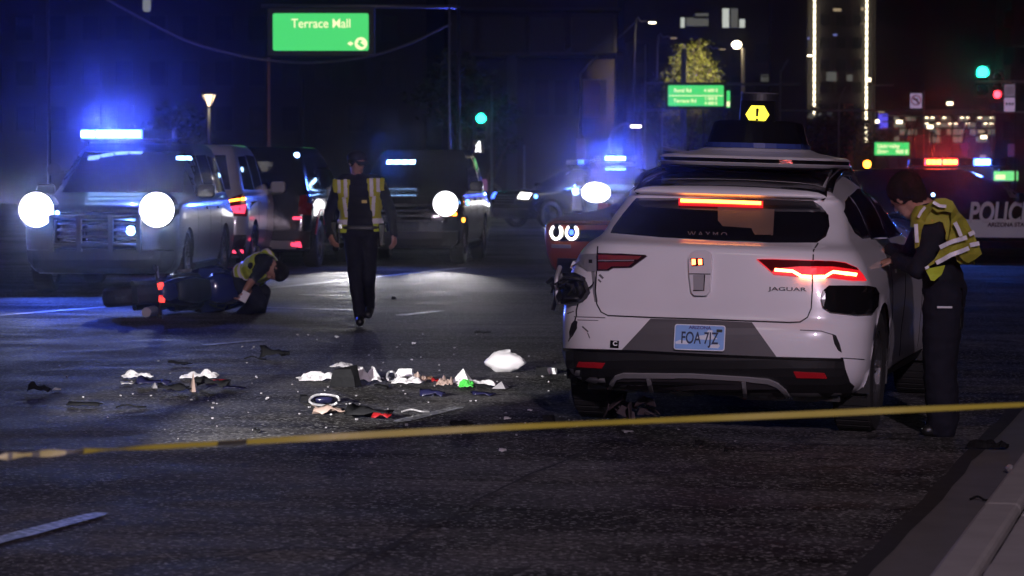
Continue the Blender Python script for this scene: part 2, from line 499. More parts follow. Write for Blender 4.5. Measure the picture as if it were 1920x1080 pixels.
def fill2d(poly, res):
    """triangulate a 2D polygon with inner points"""
    P = [Vector((p[0], p[1])) for p in poly]; dense = []
    for i, p in enumerate(P):
        q = P[(i + 1) % len(P)]; k = max(1, int((q - p).length / res))
        dense += [p.lerp(q, j / k) for j in range(k)]
    def inside(p):
        c = False
        for i in range(len(P)):
            a, b = P[i], P[i - 1]
            if (a.y > p.y) != (b.y > p.y) and p.x < (b.x - a.x) * (p.y - a.y) / (b.y - a.y) + a.x: c = not c
        return c
    xs = [p.x for p in P]; ys = [p.y for p in P]; pts = list(dense); nb = len(dense)
    x = min(xs) + res * 0.5
    while x < max(xs):
        y = min(ys) + res * 0.5
        while y < max(ys):
            q = Vector((x, y))
            if inside(q) and min((q - e).length for e in dense) > res * 0.45: pts.append(q)
            y += res
        x += res
    r = geometry.delaunay_2d_cdt(pts, [(i, (i + 1) % nb) for i in range(nb)], [], 1, 1e-6)
    return r[0], [tuple(f) for f in r[2]], r[1]
AXES = {'-y': (Vector((0, 1, 0)), lambda a, b: Vector((a, -6, b))), '+y': (Vector((0, -1, 0)), lambda a, b: Vector((a, 14, b))),
        '+x': (Vector((-1, 0, 0)), lambda a, b: Vector((6, a, b))), '-x': (Vector((1, 0, 0)), lambda a, b: Vector((-6, a, b))),
        '+z': (Vector((0, 0, -1)), lambda a, b: Vector((a, b, 6)))}
def patch(bvh, poly, caster, off=0.004, res=0.06, skirt=0.02):
    """a panel of real thickness lying on a body: caster gives (origin, direction) for a 2D point"""
    vs, fs, es = fill2d(poly, res)
    pts = []; ins = []
    last = None
    for p in vs:
        o, d = caster(p.x, p.y); d = d.normalized()
        h = bvh.ray_cast(o, d)
        if h[0] is None:
            # beyond the outline: nearest point of the body to the ray
            best = None
            for q in range(220):
                e = bvh.find_nearest(o + d * (1.0 + q * 0.1))
                if best is None or e[3] < best[3]: best = e
            h = best
        last = h[0]
        nn = h[1] if h[1].dot(d) < 0 else -h[1]
        pts.append(h[0] + nn * off); ins.append(h[0] - nn * skirt)
    mb = MB(); n = len(pts); cnt = {}
    for f in fs:
        for i in range(len(f)):
            e = (f[i], f[(i + 1) % len(f)]); k = (min(e), max(e)); cnt[k] = cnt.get(k, 0) + 1
    F = list(fs) + [(e[0], e[1], e[1] + n, e[0] + n) for e, c in cnt.items() if c == 1]
    mb.add(pts + ins, F)
    return mb
def axis_caster(ax):
    d, f = AXES[ax]
    return lambda a, b: (f(a, b), d)
def bvh_of(bm):
    bm2 = bm.copy(); bmesh.ops.triangulate(bm2, faces=bm2.faces); t = BVHTree.FromBMesh(bm2); bm2.free(); return t
def rounded(x0, y0, x1, y1, r, n=4):
    out = []
    for cx, cyy, a0 in ((x1 - r, y1 - r, 0), (x0 + r, y1 - r, 90), (x0 + r, y0 + r, 180), (x1 - r, y0 + r, 270)):
        for k in range(n + 1):
            a = math.radians(a0 + 90 * k / n); out.append((cx + r * math.cos(a), cyy + r * math.sin(a)))
    return out
def wheel(parent, x, y, r, wid, side, spokes=10, rim_mat=None):
    """tyre as the part, rim as its sub-part"""
    ri = r * 0.66; h = wid / 2; s = side
    prof = [(ri, -h * 0.85), (r * 0.8, -h), (r * 0.95, -h * 0.92), (r, -h * 0.6), (r, h * 0.6), (r * 0.95, h * 0.92), (r * 0.8, h), (ri, h * 0.85), (ri, -h * 0.85)]
    b = MB().lathe(prof, 'x', (0, 0, 0), 36)
    for k in range(40):       # tread blocks
        a = 2 * PI * k / 40
        b.box((0, (r + 0.002) * math.cos(a), (r + 0.002) * math.sin(a)), (wid * 0.8, r * 0.11, 0.005), Matrix.Rotation(a - PI / 2, 3, 'X'))
    t = b.build('wheel', rubber, parent); t.location = (x, y, r)
    q = MB().lathe([(ri, -h * 0.8), (ri, h * 0.8), (ri * 0.93, h * 0.8), (ri * 0.9, -h * 0.3), (0.01, -h * 0.3)], 'x', (0, 0, 0), 28)
    for k in range(spokes):
        a = 2 * PI * k / spokes
        q.box((s * h * 0.55, ri * 0.5 * math.cos(a), ri * 0.5 * math.sin(a)), (0.03, ri * 0.9, ri * 0.13), Matrix.Rotation(a, 3, 'X'))
    q.lathe([(0.0, s * h * 0.72), (ri * 0.2, s * h * 0.66), (ri * 0.22, 0)], 'x', (0, 0, 0), 14)
    q.build('rim', rim_mat or alloy, t)
    return t
def arch_liner(mb, x0, x1, y, z, R):
    prof = []
    n = 14; vs = []; fs = []
    for k in range(n + 1):
        a = PI * k / n - 0.25 * (1 - 2 * k / n)
        for xx in (x0, x1): vs.append((xx, y + R * math.cos(a), z + R * math.sin(a)))
    for k in range(n): fs.append((2 * k, 2 * k + 1, 2 * k + 3, 2 * k + 2))
    fs.append(tuple(2 * k for k in range(n + 1)))
    mb.add(vs, fs)
# ------------------------------------------------------------------ the damaged white self-driving car
PSI = math.radians(15.1)
OX, OY = 1.115, 15.75
av = thing('self_driving_car', 'white self-driving car with smashed left rear corner and roof sensor dome, brake lights lit', 'car',
           (OX, OY, gz(OX, OY) + 0.05), -PSI)
av.rotation_euler = (0, math.radians(1.7), -PSI)
bpy.context.view_layer.update()
AVI = av.matrix_world.inverted()
AVO = AVI @ Vector((0, 0, CAM_H))
def jray(px, py):
    d = AVI.to_3x3() @ ray(px, py)
    return AVO, d
def J(px, py, yl):
    o, d = jray(px, py); return o + d * ((yl - o.y) / d.y)
# z, y_rear, y_front, half width, rear corner, front corner
AV_TAB = [
    (0.19, 0.30, 4.30, 0.78, 0.25, 0.35),
    (0.23, 0.13, 4.50, 0.86, 0.30, 0.45),
    (0.30, 0.05, 4.60, 0.915, 0.34, 0.50),
    (0.42, 0.0, 4.66, 0.935, 0.36, 0.52),
    (0.56, 0.0, 4.68, 0.942, 0.36, 0.52),
    (0.63, 0.02, 4.66, 0.945, 0.35, 0.50),
    (0.66, 0.045, 4.64, 0.945, 0.34, 0.50),
    (0.80, 0.065, 4.55, 0.942, 0.33, 0.50),
    (0.92, 0.085, 4.30, 0.93, 0.33, 0.48),
    (1.00, 0.10, 3.95, 0.91, 0.34, 0.45),
    (1.06, 0.115, 3.55, 0.875, 0.36, 0.42),
    (1.085, 0.16, 3.40, 0.85, 0.36, 0.40),
    (1.105, 0.25, 3.30, 0.825, 0.32, 0.36),
    (1.13, 0.32, 3.20, 0.80, 0.26, 0.32),
    (1.22, 0.47, 2.98, 0.765, 0.22, 0.30),
    (1.32, 0.62, 2.74, 0.715, 0.20, 0.28),
    (1.365, 0.67, 2.62, 0.685, 0.16, 0.27),
    (1.385, 0.60, 2.56, 0.665, 0.14, 0.26),
    (1.41, 0.62, 2.50, 0.64, 0.16, 0.26),
    (1.45, 0.78, 2.38, 0.60, 0.22, 0.25),
    (1.50, 1.02, 2.22, 0.545, 0.24, 0.24),
    (1.54, 1.30, 2.05, 0.46, 0.22, 0.22),
]
def av_taper(y, z):
    k = 1.0
    if z > 0.75 and y < 1.7:
        k -= 0.10 * min(1, (z - 0.75) / 0.35) * ((1.7 - y) / 1.7) ** 1.6
    if y > 3.6: k -= 0.07 * ((y - 3.6) / 1.1) ** 2
    if 0.25 < z < 0.9:
        for c in (0.87, 3.86): k += 0.012 * math.exp(-((y - c) / 0.42) ** 2)
        k -= 0.022 * math.exp(-((y - 2.3) / 0.7) ** 2) * math.exp(-((z - 0.5) / 0.2) ** 2)
    return k
zs = [0.19, 0.21, 0.23, 0.26, 0.30, 0.34, 0.38, 0.42, 0.46, 0.50, 0.54, 0.58, 0.62, 0.645, 0.66, 0.69, 0.73, 0.77, 0.81, 0.85, 0.89, 0.93, 0.96, 1.0, 1.03, 1.06, 1.072, 1.085, 1.095, 1.105, 1.117, 1.13, 1.16, 1.19, 1.22, 1.26, 1.29, 1.32, 1.345, 1.365, 1.375, 1.385, 1.397, 1.41, 1.43, 1.45, 1.475, 1.50, 1.52, 1.54]
AVR = 0.375
av_bm = car_shell(AV_TAB, zs, arches=((0.87, 0.325), (3.86, 0.325)), taper=av_taper, crown=(0.085, 0.16), R=0.425, nside=72)
AVT = bvh_of(av_bm)
shell_object(av_bm, 'body', white_paint, av)
def jp(name, poly, m, off=0.004, res=0.05, skirt=0.02, parent=av, smooth=False, label=None):
    """panel from its outline, laid on the car body"""
    k = 17.0 / FPX
    pl = [(p[0] * k, p[1] * k) for p in poly]
    mb = patch(AVT, pl, lambda a, b: jray(a / k, b / k), off, res, skirt)
    return mb.build(name, m, parent, smooth=smooth, label=label)
def pxline(pts, w):
    """outline of a stroke of width w (pixels) along points"""
    L, R = [], []
    for i, p in enumerate(pts):
        a = pts[max(i - 1, 0)]; b = pts[min(i + 1, len(pts) - 1)]
        d = Vector((b[0] - a[0], b[1] - a[1])).normalized(); n = Vector((-d.y, d.x)) * (w / 2)
        L.append((p[0] + n.x, p[1] + n.y)); R.append((p[0] - n.x, p[1] - n.y))
    return L + R[::-1]
# lower bumper and the dark number plate recess
bmp = jp('rear_bumper', [(1042, 653), (1120, 656), (1300, 662), (1455, 669), (1580, 672), (1584, 692), (1592, 715), (1600, 722), (1600, 750), (1500, 757), (1300, 757), (1130, 748), (1041, 725)], black_plastic, 0.010, 0.05, 0.03)
rec = jp('plate_recess', [(1220, 598), (1300, 600), (1410, 605), (1456, 669), (1310, 664), (1166, 656)], grey_plastic, 0.004, 0.04, 0.02)
jp('bumper_lip', pxline([(1060, 655), (1200, 659), (1310, 665), (1450, 671), (1578, 674)], 5), gloss_black, 0.016, 0.04)
# diffuser
jp('diffuser', [(1147, 715), (1168, 705), (1300, 706), (1440, 716), (1462, 726), (1486, 757), (1300, 757), (1140, 747)], mat('diffuser_plastic', (0.045, 0.04, 0.045), 0.5), 0.013, 0.05, 0.02)
jp('diffuser_trim', pxline([(1141, 734), (1147, 717), (1156, 705), (1170, 701), (1300, 702), (1400, 708), (1440, 712), (1458, 719), (1472, 731), (1489, 753)], 7), silver, 0.022, 0.03, 0.02)
for a, c in (((1217, 706), (1223, 736)), ((1395, 712), (1398, 742))):
    jp('diffuser_fin', pxline([a, c], 7), silver, 0.024, 0.03, 0.04)
jp('reflector', [(1088, 677), (1136, 679), (1130, 688), (1084, 686)], red_dull, 0.016, 0.03, label='red reflector strip on the left of the bumper')
jp('reflector', [(1488, 695), (1545, 698), (1550, 707), (1494, 706)], red_dull, 0.016, 0.03, label='red reflector strip on the right of the bumper')
# tailgate: shut lines all round
jp('shut_line', pxline([(1121, 462), (1119, 500), (1116.5, 545), (1119, 570), (1127, 585), (1140, 592), (1220, 595.5), (1300, 598), (1400, 602), (1480, 605), (1500, 604), (1514, 595), (1521, 578), (1523, 545), (1524, 500), (1525, 470), (1534, 456)], 2.4), seam_mat, 0.0025, 0.03, 0.02)
jp('shut_line', pxline([(1576, 671), (1620, 674)], 1.6), seam_mat, 0.0025, 0.03, 0.02)
jp('crease', pxline([(1500, 619), (1540, 621), (1563, 628)], 1.8), mat('crease_shade', (0.12, 0.11, 0.12), 0.6), 0.0025, 0.03, 0.02)  # shade of the crease laid on as a dark strip
jp('air_slot', [(1560, 626), (1567, 629), (1574, 645), (1578, 661), (1571, 657), (1564, 644)], seam_mat, 0.004, 0.03)
# rear glass and what shows in it
rg = jp('rear_window', [(1145, 437), (1150, 427), (1168, 402), (1188, 378), (1194, 372), (1260, 372), (1400, 373), (1524, 377), (1540, 388), (1553, 404), (1555, 425), (1549, 443), (1531, 455), (1440, 455), (1350, 451), (1240, 445)], glass_dark, 0.004, 0.05, 0.02, smooth=True)
pap = mat('paper_behind_glass', (0.16, 0.10, 0.08), 0.35)  # dim red light on the sheet put into its brown; lies on the pane
jp('paper_sheet', [(1346, 389), (1392, 391), (1452, 394), (1449, 448), (1420, 447), (1412, 436), (1409, 429), (1355, 425), (1346, 414)], pap, 0.0055, 0.04, label='pale sheet showing inside the rear window')
def jtext(name, txt, px, py, wpx, hpx, m, off, bold=0.0, slope=0.0, yl=0.1, xs=1.0):
    vs, fs = text_mesh(txt, 1.0, 0.0, bold=bold)
    xs_ = [v[0] for v in vs]; ys_ = [v[1] for v in vs]
    w = max(xs_) - min(xs_); h = max(ys_) - min(ys_); cx = (max(xs_) + min(xs_)) / 2; cyy = (max(ys_) + min(ys_)) / 2
    out = []
    for v in vs:
        qx = px + (v[0] - cx) / w * wpx; qy = py - (v[1] - cyy) / h * hpx + (qx - px) * slope
        o, d = jray(qx, qy); d = d.normalized(); hh = AVT.ray_cast(o, d)
        q = hh[0] if hh[0] is not None else o + d * 16
        out.append(q - d * off)
    n = len(out); mb = MB(); cnt = {}
    back = [p + Vector((0, 0.01, 0)) for p in out]
    for f in fs:
        for i in range(len(f)):
            e = (f[i], f[(i + 1) % len(f)]); k = (min(e), max(e)); cnt.setdefault(k, []).append(e)
    mb.add(out + back, list(fs) + [(e[0][0], e[0][1], e[0][1] + n, e[0][0] + n) for e in cnt.values() if len(e) == 1])
    return mb.build(name, m, av)
jtext('brand_lettering', 'JAGUAR', 1476, 543, 72, 9, mat('dark_chrome', (0.06, 0.06, 0.065), 0.3, metal=0.6), 0.006, slope=0.02, bold=0.01)
jtext('window_lettering', 'W A Y M O', 1326, 439, 74, 9, mat('grey_vinyl', (0.16, 0.14, 0.15), 0.5), 0.012, slope=0.03)
# number plate
Pc = J(1312, 633, -0.02)
PLF = frame((Pc.x, -0.022, Pc.z), (1, 0, 0.012), (0, 0.10, 1))
plate_blue = mat('plate_blue', (0.23, 0.42, 0.78), 0.45, var=0.1, scale=12)
b = MB(); b.prism(rounded(-0.1525, -0.076, 0.1525, 0.076, 0.015), 0.004, PLF)
pl = b.build('number_plate', mat('plate_white', (0.75, 0.77, 0.82), 0.45), av)
pf = PLF @ Matrix.Translation((0, 0, 0.0042))
MB().prism(rounded(-0.147, -0.0705, 0.147, 0.0705, 0.012), 0.0012, pf).build('plate_face', plate_blue, pl)
cl = MB(); pf2 = PLF @ Matrix.Translation((0, 0, 0.0056))
for poly in ([(-0.03, -0.01), (0.0, 0.012), (0.03, 0.016), (0.05, 0.045), (0.075, 0.046), (0.085, 0.01), (0.11, -0.005), (0.05, -0.012)],
             [(-0.145, -0.03), (-0.12, -0.018), (-0.08, -0.02), (-0.055, -0.03), (-0.07, -0.042), (-0.14, -0.042)],
             [(0.055, -0.05), (0.08, -0.038), (0.11, -0.028), (0.125, -0.045), (0.115, -0.06), (0.06, -0.058)]):
    cl.prism(poly, 0.0008, pf2)
cl.build('cloud_print', mat('plate_cloud', (0.7, 0.74, 0.82), 0.5), pl)
pinkb = mat('plate_ink', (0.02, 0.03, 0.08), 0.5)
pf3 = PLF @ Matrix.Translation((0, -0.006, 0.0072))
lettering('plate_characters', 'FOA 7JZ', 0.098, pinkb, pl, pf3, extrude=0.0006, xs=0.63, bold=0.0015)
lettering('plate_state_name', 'ARIZONA', 0.026, mat('plate_ink_2', (0.08, 0.06, 0.25), 0.5), pl, PLF @ Matrix.Translation((0, 0.058, 0.0072)), extrude=0.0006, xs=1.15, bold=0.0008)
MB().prism(rounded(0.1, 0.035, 0.135, 0.052, 0.002), 0.001, pf2).build('tab_sticker', mat('tab_dark', (0.03, 0.03, 0.02), 0.5), pl)
for sx in (-0.092, 0.085): MB().lathe([(0, 0.003), (0.006, 0.002), (0.007, 0)], 'y', (0, 0, 0), 10).build('screw', chrome, pl).location = PLF @ Vector((sx, 0.06, 0.006))
# pod with rear camera and lamps
bm_pod = MB()
pod = jp('camera_pod', [(1297, 476), (1306, 472), (1325, 472), (1334, 476), (1337, 486), (1335, 515), (1332, 548), (1326, 555), (1304, 555), (1298, 548), (1294, 515), (1293, 486)], mat('pod_paint', (0.6, 0.58, 0.6), 0.35, coat=0.4), 0.035, 0.03, 0.05)
jp('pod_lamp_recess', [(1297, 486), (1321, 486), (1322, 499), (1300, 501)], gloss_black, 0.0385, 0.02, 0.01, parent=pod)
for x in (1303, 1315): jp('pod_lamp', [(x - 3.4, 488), (x + 3.4, 488), (x + 3.6, 498), (x - 3, 498.5)], em_red, 0.041, 0.02, 0.008, parent=pod)
jp('pod_seam', pxline([(1294, 515), (1334, 515.5)], 1.8), seam_mat, 0.037, 0.02, 0.01, parent=pod)
jp('pod_cover', [(1302, 517), (1324, 517), (1322, 546), (1303, 546)], mat('pod_grey', (0.28, 0.27, 0.28), 0.4), 0.0395, 0.02, 0.01, parent=pod)
jp('pod_seam', pxline([(1323.5, 517), (1322, 546), (1302, 546)], 1.8), seam_mat, 0.041, 0.02, 0.01, parent=pod)
# tail lights: left one broken, right one lit
tl = jp('tail_light', [(1121, 476), (1165, 476), (1211, 478.5), (1214, 481), (1184, 502.5), (1150, 503), (1141, 508.5), (1121, 508.5)], mat('lens_black', (0.02, 0.006, 0.008), 0.12, coat=0.6), 0.012, 0.04, 0.02, label='unlit left tail light with its outer half torn off')
jp('lens', [(1124, 479), (1204, 481), (1197, 487), (1124, 488)], mat('unlit_red', (0.22, 0.012, 0.014), 0.3, bump=0.4, bscale=150), 0.0145, 0.03, 0.01, parent=tl)
jp('lens', [(1124, 493), (1190, 491.5), (1180, 500), (1148, 500), (1139, 506), (1124, 506)], mat('unlit_red_2', (0.16, 0.008, 0.01), 0.3), 0.0145, 0.03, 0.01, parent=tl)
jp('light_guide', pxline([(1124, 490), (1190, 489)], 1.6), silver, 0.0165, 0.02, 0.01, parent=tl)
jp('bare_lamp_housing', [(1119, 477), (1100, 477), (1087, 480), (1074, 489), (1066, 501), (1072, 500), (1082, 495), (1093, 502), (1104, 509), (1119, 509)], mat('bare_metal', (0.34, 0.33, 0.35), 0.4, metal=0.35), 0.008, 0.03, 0.02)
jp('bolt_hole', [(1106, 488), (1112, 488), (1112, 494), (1106, 494)], seam_mat, 0.011, 0.02, 0.01)
tr = jp('tail_light', [(1419, 486.5), (1440, 486), (1500, 488), (1560, 491), (1583, 494), (1604, 503), (1615, 515), (1622, 527), (1600, 527), (1560, 522), (1500, 519), (1452, 515), (1440, 505)], em_redglow, 0.012, 0.04, 0.02, label='lit right tail light')
jp('lens', [(1421, 487), (1440, 487), (1500, 489), (1560, 492), (1582, 495), (1602, 503), (1607, 508), (1560, 501), (1500, 500), (1452, 504), (1448, 511), (1440, 503)], mat('lens_dark_red', (0.10, 0.004, 0.006), 0.12, coat=0.5), 0.0145, 0.03, 0.01, parent=tr)
hot = emat('brake_led_hot', (1.0, 0.20, 0.06), 24)
jp('light_strip', pxline([(1453, 506.5), (1486, 509), (1503, 518.5), (1521, 519.5)], 5.2), hot, 0.017, 0.015, 0.008, parent=tr)
jp('light_strip', pxline([(1525, 519.5), (1546, 519.5), (1560, 511), (1603, 516.5)], 5.2), hot, 0.017, 0.015, 0.008, parent=tr)
# corner sensor cover, right
jp('corner_sensor', [(1552, 537), (1620, 538), (1634, 541), (1640, 552), (1638, 575), (1628, 587), (1600, 590), (1556, 585), (1544, 577), (1540, 562), (1542, 545)], gloss_black, 0.03, 0.035, 0.05, smooth=False)
# high brake light and the roof spoiler above it
hb = jp('high_brake_light', pxline([(1273, 381.5), (1350, 383.5), (1431, 386.5)], 10), em_redglow, 0.020, 0.03, 0.02)
jp('light_strip', pxline([(1277, 381.5), (1350, 383.5), (1427, 386.5)], 4.6), emat('high_brake_led', (1.0, 0.30, 0.04), 12), 0.026, 0.02, 0.01, parent=hb)
# side windows and arches
for sgn, ax in ((1, '+x'), (-1, '-x')):
    c = axis_caster(ax)
    patch(AVT, [(0.86, 1.17), (0.78, 1.24), (0.80, 1.30), (1.0, 1.36), (1.28, 1.39), (1.30, 1.13), (1.05, 1.13)], c, 0.004, 0.06).build('quarter_window', glass_dark, av, smooth=True)
    patch(AVT, [(1.33, 1.12), (1.32, 1.39), (1.9, 1.43), (2.02, 1.43), (2.05, 1.11)], c, 0.004, 0.06).build('side_window', glass_dark, av, smooth=True)
    patch(AVT, [(2.09, 1.11), (2.06, 1.43), (2.35, 1.37), (2.7, 1.26), (2.95, 1.12)], c, 0.004, 0.06).build('side_window', glass_dark, av, smooth=True)
    for yy in (1.36, 2.07, 3.05):
        patch(AVT, [(yy - 0.004, 0.34), (yy + 0.004, 0.34), (yy + 0.004, 1.08), (yy - 0.004, 1.08)], c, 0.0022, 0.04).build('shut_line', seam_mat, av)
    for yy in (1.55, 2.28):
        patch(AVT, rounded(yy, 0.905, yy + 0.22, 0.93, 0.01), c, 0.012, 0.05).build('door_handle', white_paint, av)
    patch(AVT, [(1.32, 0.21), (3.4, 0.21), (3.38, 0.31), (1.34, 0.29)], c, 0.008, 0.08).build('sill', black_plastic, av)
    m_ = MB(); m_.sphere((sgn * 0.985, 2.72, 1.08), (0.085, 0.06, 0.065)); m_.box((sgn * 0.88, 2.74, 1.05), (0.16, 0.05, 0.03))
    m_.build('mirror', white_paint, av, smooth=True)
for yy in (0.87, 3.86):
    for sgn in (-1, 1):
        wheel(av, sgn * 0.815, yy, AVR, 0.25, sgn, 10).location.z = AVR - 0.05 + 0.003
        mb = MB(); arch_liner(mb, sgn * 0.55, sgn * 0.935, yy, 0.325, 0.428); mb.build('wheel_arch', black_plastic, av)
MB().box((0, 2.35, 0.22), (1.55, 4.0, 0.10)).build('underbody', black_plastic, av)
c = axis_caster('+y')
patch(AVT, [(-0.62, 1.12), (0.62, 1.12), (0.50, 1.44), (-0.50, 1.44)], c, 0.004, 0.08).build('windshield', glass_dark, av, smooth=True)
# black glass roof above the tail spoiler
c = axis_caster('+z')
patch(AVT, [(-0.545, 0.90), (0.545, 0.90), (0.50, 1.6), (0.44, 2.25), (-0.44, 2.25), (-0.50, 1.6)], c, 0.004, 0.1).build('glass_roof', gloss_black, av)
patch(AVT, [(-0.60, 0.70), (0.60, 0.70), (0.58, 0.86), (-0.58, 0.86)], c, 0.006, 0.06, 0.03).build('spoiler_top', gloss_black, av)
# roof rack rails carrying the sensor
for sgn in (-1, 1):
    MB().tube(bez([(sgn * 0.60, 0.80, 1.42), (sgn * 0.60, 0.86, 1.462), (sgn * 0.58, 1.1, 1.50), (sgn * 0.54, 1.7, 1.548), (sgn * 0.52, 2.2, 1.55), (sgn * 0.54, 2.5, 1.45)], 5), 0.026, 8).build('roof_rail', gloss_black, av, smooth=True)
for yy in (1.25, 2.15):
    MB().tube([(-0.55, yy, 1.535), (0.55, yy, 1.535)], 0.024, 8).build('cross_bar', gloss_black, av)
# sensor platform, dome and spinning lidar with its warning display
pm = mat('sensor_white', (0.66, 0.64, 0.66), 0.32, coat=0.4)
def shell_rings(rings, n=6):
    """stack of rounded rectangles (z, y0, y1, half width, radius)"""
    mb = MB(); k = None
    for (z, y0, y1, w, r) in rings:
        o = rounded(-w, y0, w, y1, r, n); k = len(o); mb.v += [(p[0], p[1], z) for p in o]
    for i in range(len(rings) - 1):
        for q in range(k): mb.f.append((i * k + q, i * k + (q + 1) % k, (i + 1) * k + (q + 1) % k, (i + 1) * k + q)); mb.mi.append(0)
    mb.f.append(tuple(reversed(range(k)))); mb.f.append(tuple(range((len(rings) - 1) * k, len(rings) * k))); mb.mi += [0, 0]
    return mb
SY = 0.98
sb = shell_rings([(1.545, SY + 0.10, SY + 1.25, 0.47, 0.3), (1.56, SY + 0.03, SY + 1.3, 0.555, 0.3), (1.582, SY + 0.0, SY + 1.32, 0.57, 0.3)]).build('sensor_platform', pm, av, smooth=False, bevel=0.006)
shell_rings([(1.582, SY + 0.02, SY + 1.3, 0.555, 0.3), (1.606, SY + 0.02, SY + 1.3, 0.553, 0.3)]).build('platform_gap', gloss_black, sb)
shell_rings([(1.606, SY + 0.0, SY + 1.3, 0.565, 0.3), (1.622, SY + 0.03, SY + 1.28, 0.545, 0.3), (1.640, SY + 0.16, SY + 1.2, 0.44, 0.3), (1.655, SY + 0.24, SY + 1.14, 0.37, 0.3), (1.675, SY + 0.30, SY + 1.1, 0.325, 0.3)]).build('platform_cover', pm, sb, bevel=0.006)
dm = shell_rings([(1.675, SY + 0.30, SY + 1.09, 0.315, 0.28), (1.70, SY + 0.305, SY + 1.085, 0.312, 0.28), (1.76, SY + 0.33, SY + 1.06, 0.297, 0.27), (1.83, SY + 0.36, SY + 1.03, 0.279, 0.26), (1.845, SY + 0.375, SY + 1.015, 0.268, 0.25), (1.853, SY + 0.40, SY + 0.99, 0.24, 0.23)]).build('sensor_dome', gloss_black, av, smooth=False, bevel=0.004)
shell_rings([(1.676, SY + 0.292, SY + 1.098, 0.323, 0.28), (1.708, SY + 0.298, SY + 1.092, 0.318, 0.28)]).build('blue_band', mat('sensor_blue', (0.03, 0.05, 0.20), 0.25, coat=0.5), dm)
ld = MB().lathe([(0.0, 1.85), (0.128, 1.85), (0.13, 1.87), (0.122, 2.01), (0.118, 2.03), (0.0, 2.034)], 'z', (0, SY + 0.70, 0), 36).build('lidar_turret', black_plastic, av, smooth=False, bevel=0.003)
MB().lathe([(0.12, 2.028), (0.121, 2.036), (0.0, 2.037)], 'z', (0, SY + 0.70, 0), 36).build('turret_cap', grey_plastic, ld)
# hexagonal display on the rear of the turret
LC = J(1421, 215, SY + 0.565); LF = frame((LC.x, LC.y - 0.012, LC.z), (0.985, -0.17, 0), (0, 0, 1))
hexa = [(-0.081, 0.0), (-0.043, 0.058), (0.043, 0.058), (0.081, 0.0), (0.043, -0.058), (-0.043, -0.058)]
MB().prism([(-0.12, -0.09), (0.12, -0.09), (0.115, 0.09), (-0.115, 0.09)], 0.012, LF @ Matrix.Translation((0, 0, -0.012))).build('display_panel', gloss_black, ld, bevel=0.003)
dp = MB().prism(hexa, 0.003, LF @ Matrix.Translation((0, 0, 0.0015))).build('warning_display', em_yellow, ld)
mk = MB(); f2 = LF @ Matrix.Translation((0, 0, 0.005))
mk.prism([(-0.009, -0.012), (0.006, -0.012), (0.010, 0.040), (-0.009, 0.040)], 0.0015, f2); mk.prism(rounded(-0.009, -0.040, 0.007, -0.025, 0.003), 0.0015, f2)
tag(mk.build('exclamation_mark', seam_mat, ld))
# corner perception mast on the left of the roof
MB().tube([(-0.55, 1.30, 1.66), (-0.47, 1.32, 1.645), (-0.40, 1.34, 1.635)], 0.012, 8).build('antenna', grey_plastic, av, smooth=True)
# ---- smashed left corner
dam = jp('torn_sensor_mount', [(1052, 517), (1064, 514), (1088, 515), (1098, 521), (1104, 540), (1107, 549), (1100, 560), (1092, 567), (1060, 571), (1046, 570), (1042, 548)], mat('torn_plastic', (0.01, 0.01, 0.011), 0.45, bump=0.6, bscale=40, var=0.5), 0.045, 0.03, 0.06)
q0 = J(1050, 545, 0.22)
sh = MB(); r2 = random.Random(3)
for k in range(16):
    c0 = J(1032 + r2.random() * 26, 520 + r2.random() * 52, 0.10 + r2.random() * 0.25)
    rt = Matrix.Rotation(r2.random() * 3, 3, 'X') @ Matrix.Rotation(r2.random() * 3, 3, 'Y') @ Matrix.Rotation(r2.random() * 3, 3, 'Z')
    sh.prism([(-0.03 - 0.03 * r2.random(), -0.02), (0.03, -0.03 * r2.random()), (0.04 * r2.random(), 0.04), (-0.03, 0.03)], 0.006, Matrix.Translation(c0) @ rt.to_4x4())
sh.build('broken_plastic', black_plastic, dam)
for (x0, y0, x1, y1, rr_) in ((1056, 521, 1096, 526, 0.012), (1060, 560, 1092, 562, 0.010), (1084, 530, 1086, 556, 0.016), (1062, 532, 1078, 548, 0.012), (1066, 552, 1074, 534, 0.009)):
    MB().tube(bez([J(x0, y0, 0.13), J((x0 + x1) / 2 + 3, (y0 + y1) / 2 - 2, 0.09), J(x1, y1, 0.12)], 5), rr_, 6).build('bracket', dark_steel, dam)
MB().tube(bez([J(1050, 500, 0.28), J(1044, 520, 0.22), J(1043, 545, 0.2), J(1047, 570, 0.2)], 5), 0.014, 7).build('bent_bar', silver, dam)
MB().tube(bez([J(1104, 540, 0.10), J(1110, 535, 0.06), J(1113, 529, 0.08)], 5), 0.005, 6).build('cable', seam_mat, dam)
jp('crack', pxline([(1084, 570), (1081, 582), (1081, 592), (1078, 602)], 2.2), seam_mat, 0.003, 0.03)
jp('tear', [(1078, 600), (1083, 603), (1082, 616), (1074, 630), (1069, 636), (1068, 622), (1072, 607)], seam_mat, 0.003, 0.03)
for L_, w_ in ((((1077, 594), (1135, 596)), 1.5), (((1083, 600), (1122, 601)), 1.2), (((1092, 612), (1103, 622)), 2.4), (((1064, 588), (1076, 584)), 1.6), (((1102, 624), (1106, 634)), 1.3), (((1124, 515), (1131, 522)), 4), (((1122, 524), (1127, 529)), 3), (((1066, 640), (1072, 628)), 1.4)):
    jp('scrape', pxline(list(L_), w_), mat('scrape_grey', (0.12, 0.11, 0.12), 0.6, var=0.5, scale=60), 0.0028, 0.02)
jp('gap', pxline([(1112, 509), (1114, 530), (1115, 548), (1118, 566)], 6), mat('gap_shadow', (0.2, 0.19, 0.2), 0.6), 0.002, 0.03)  # shade along the gap laid on as a grey strip
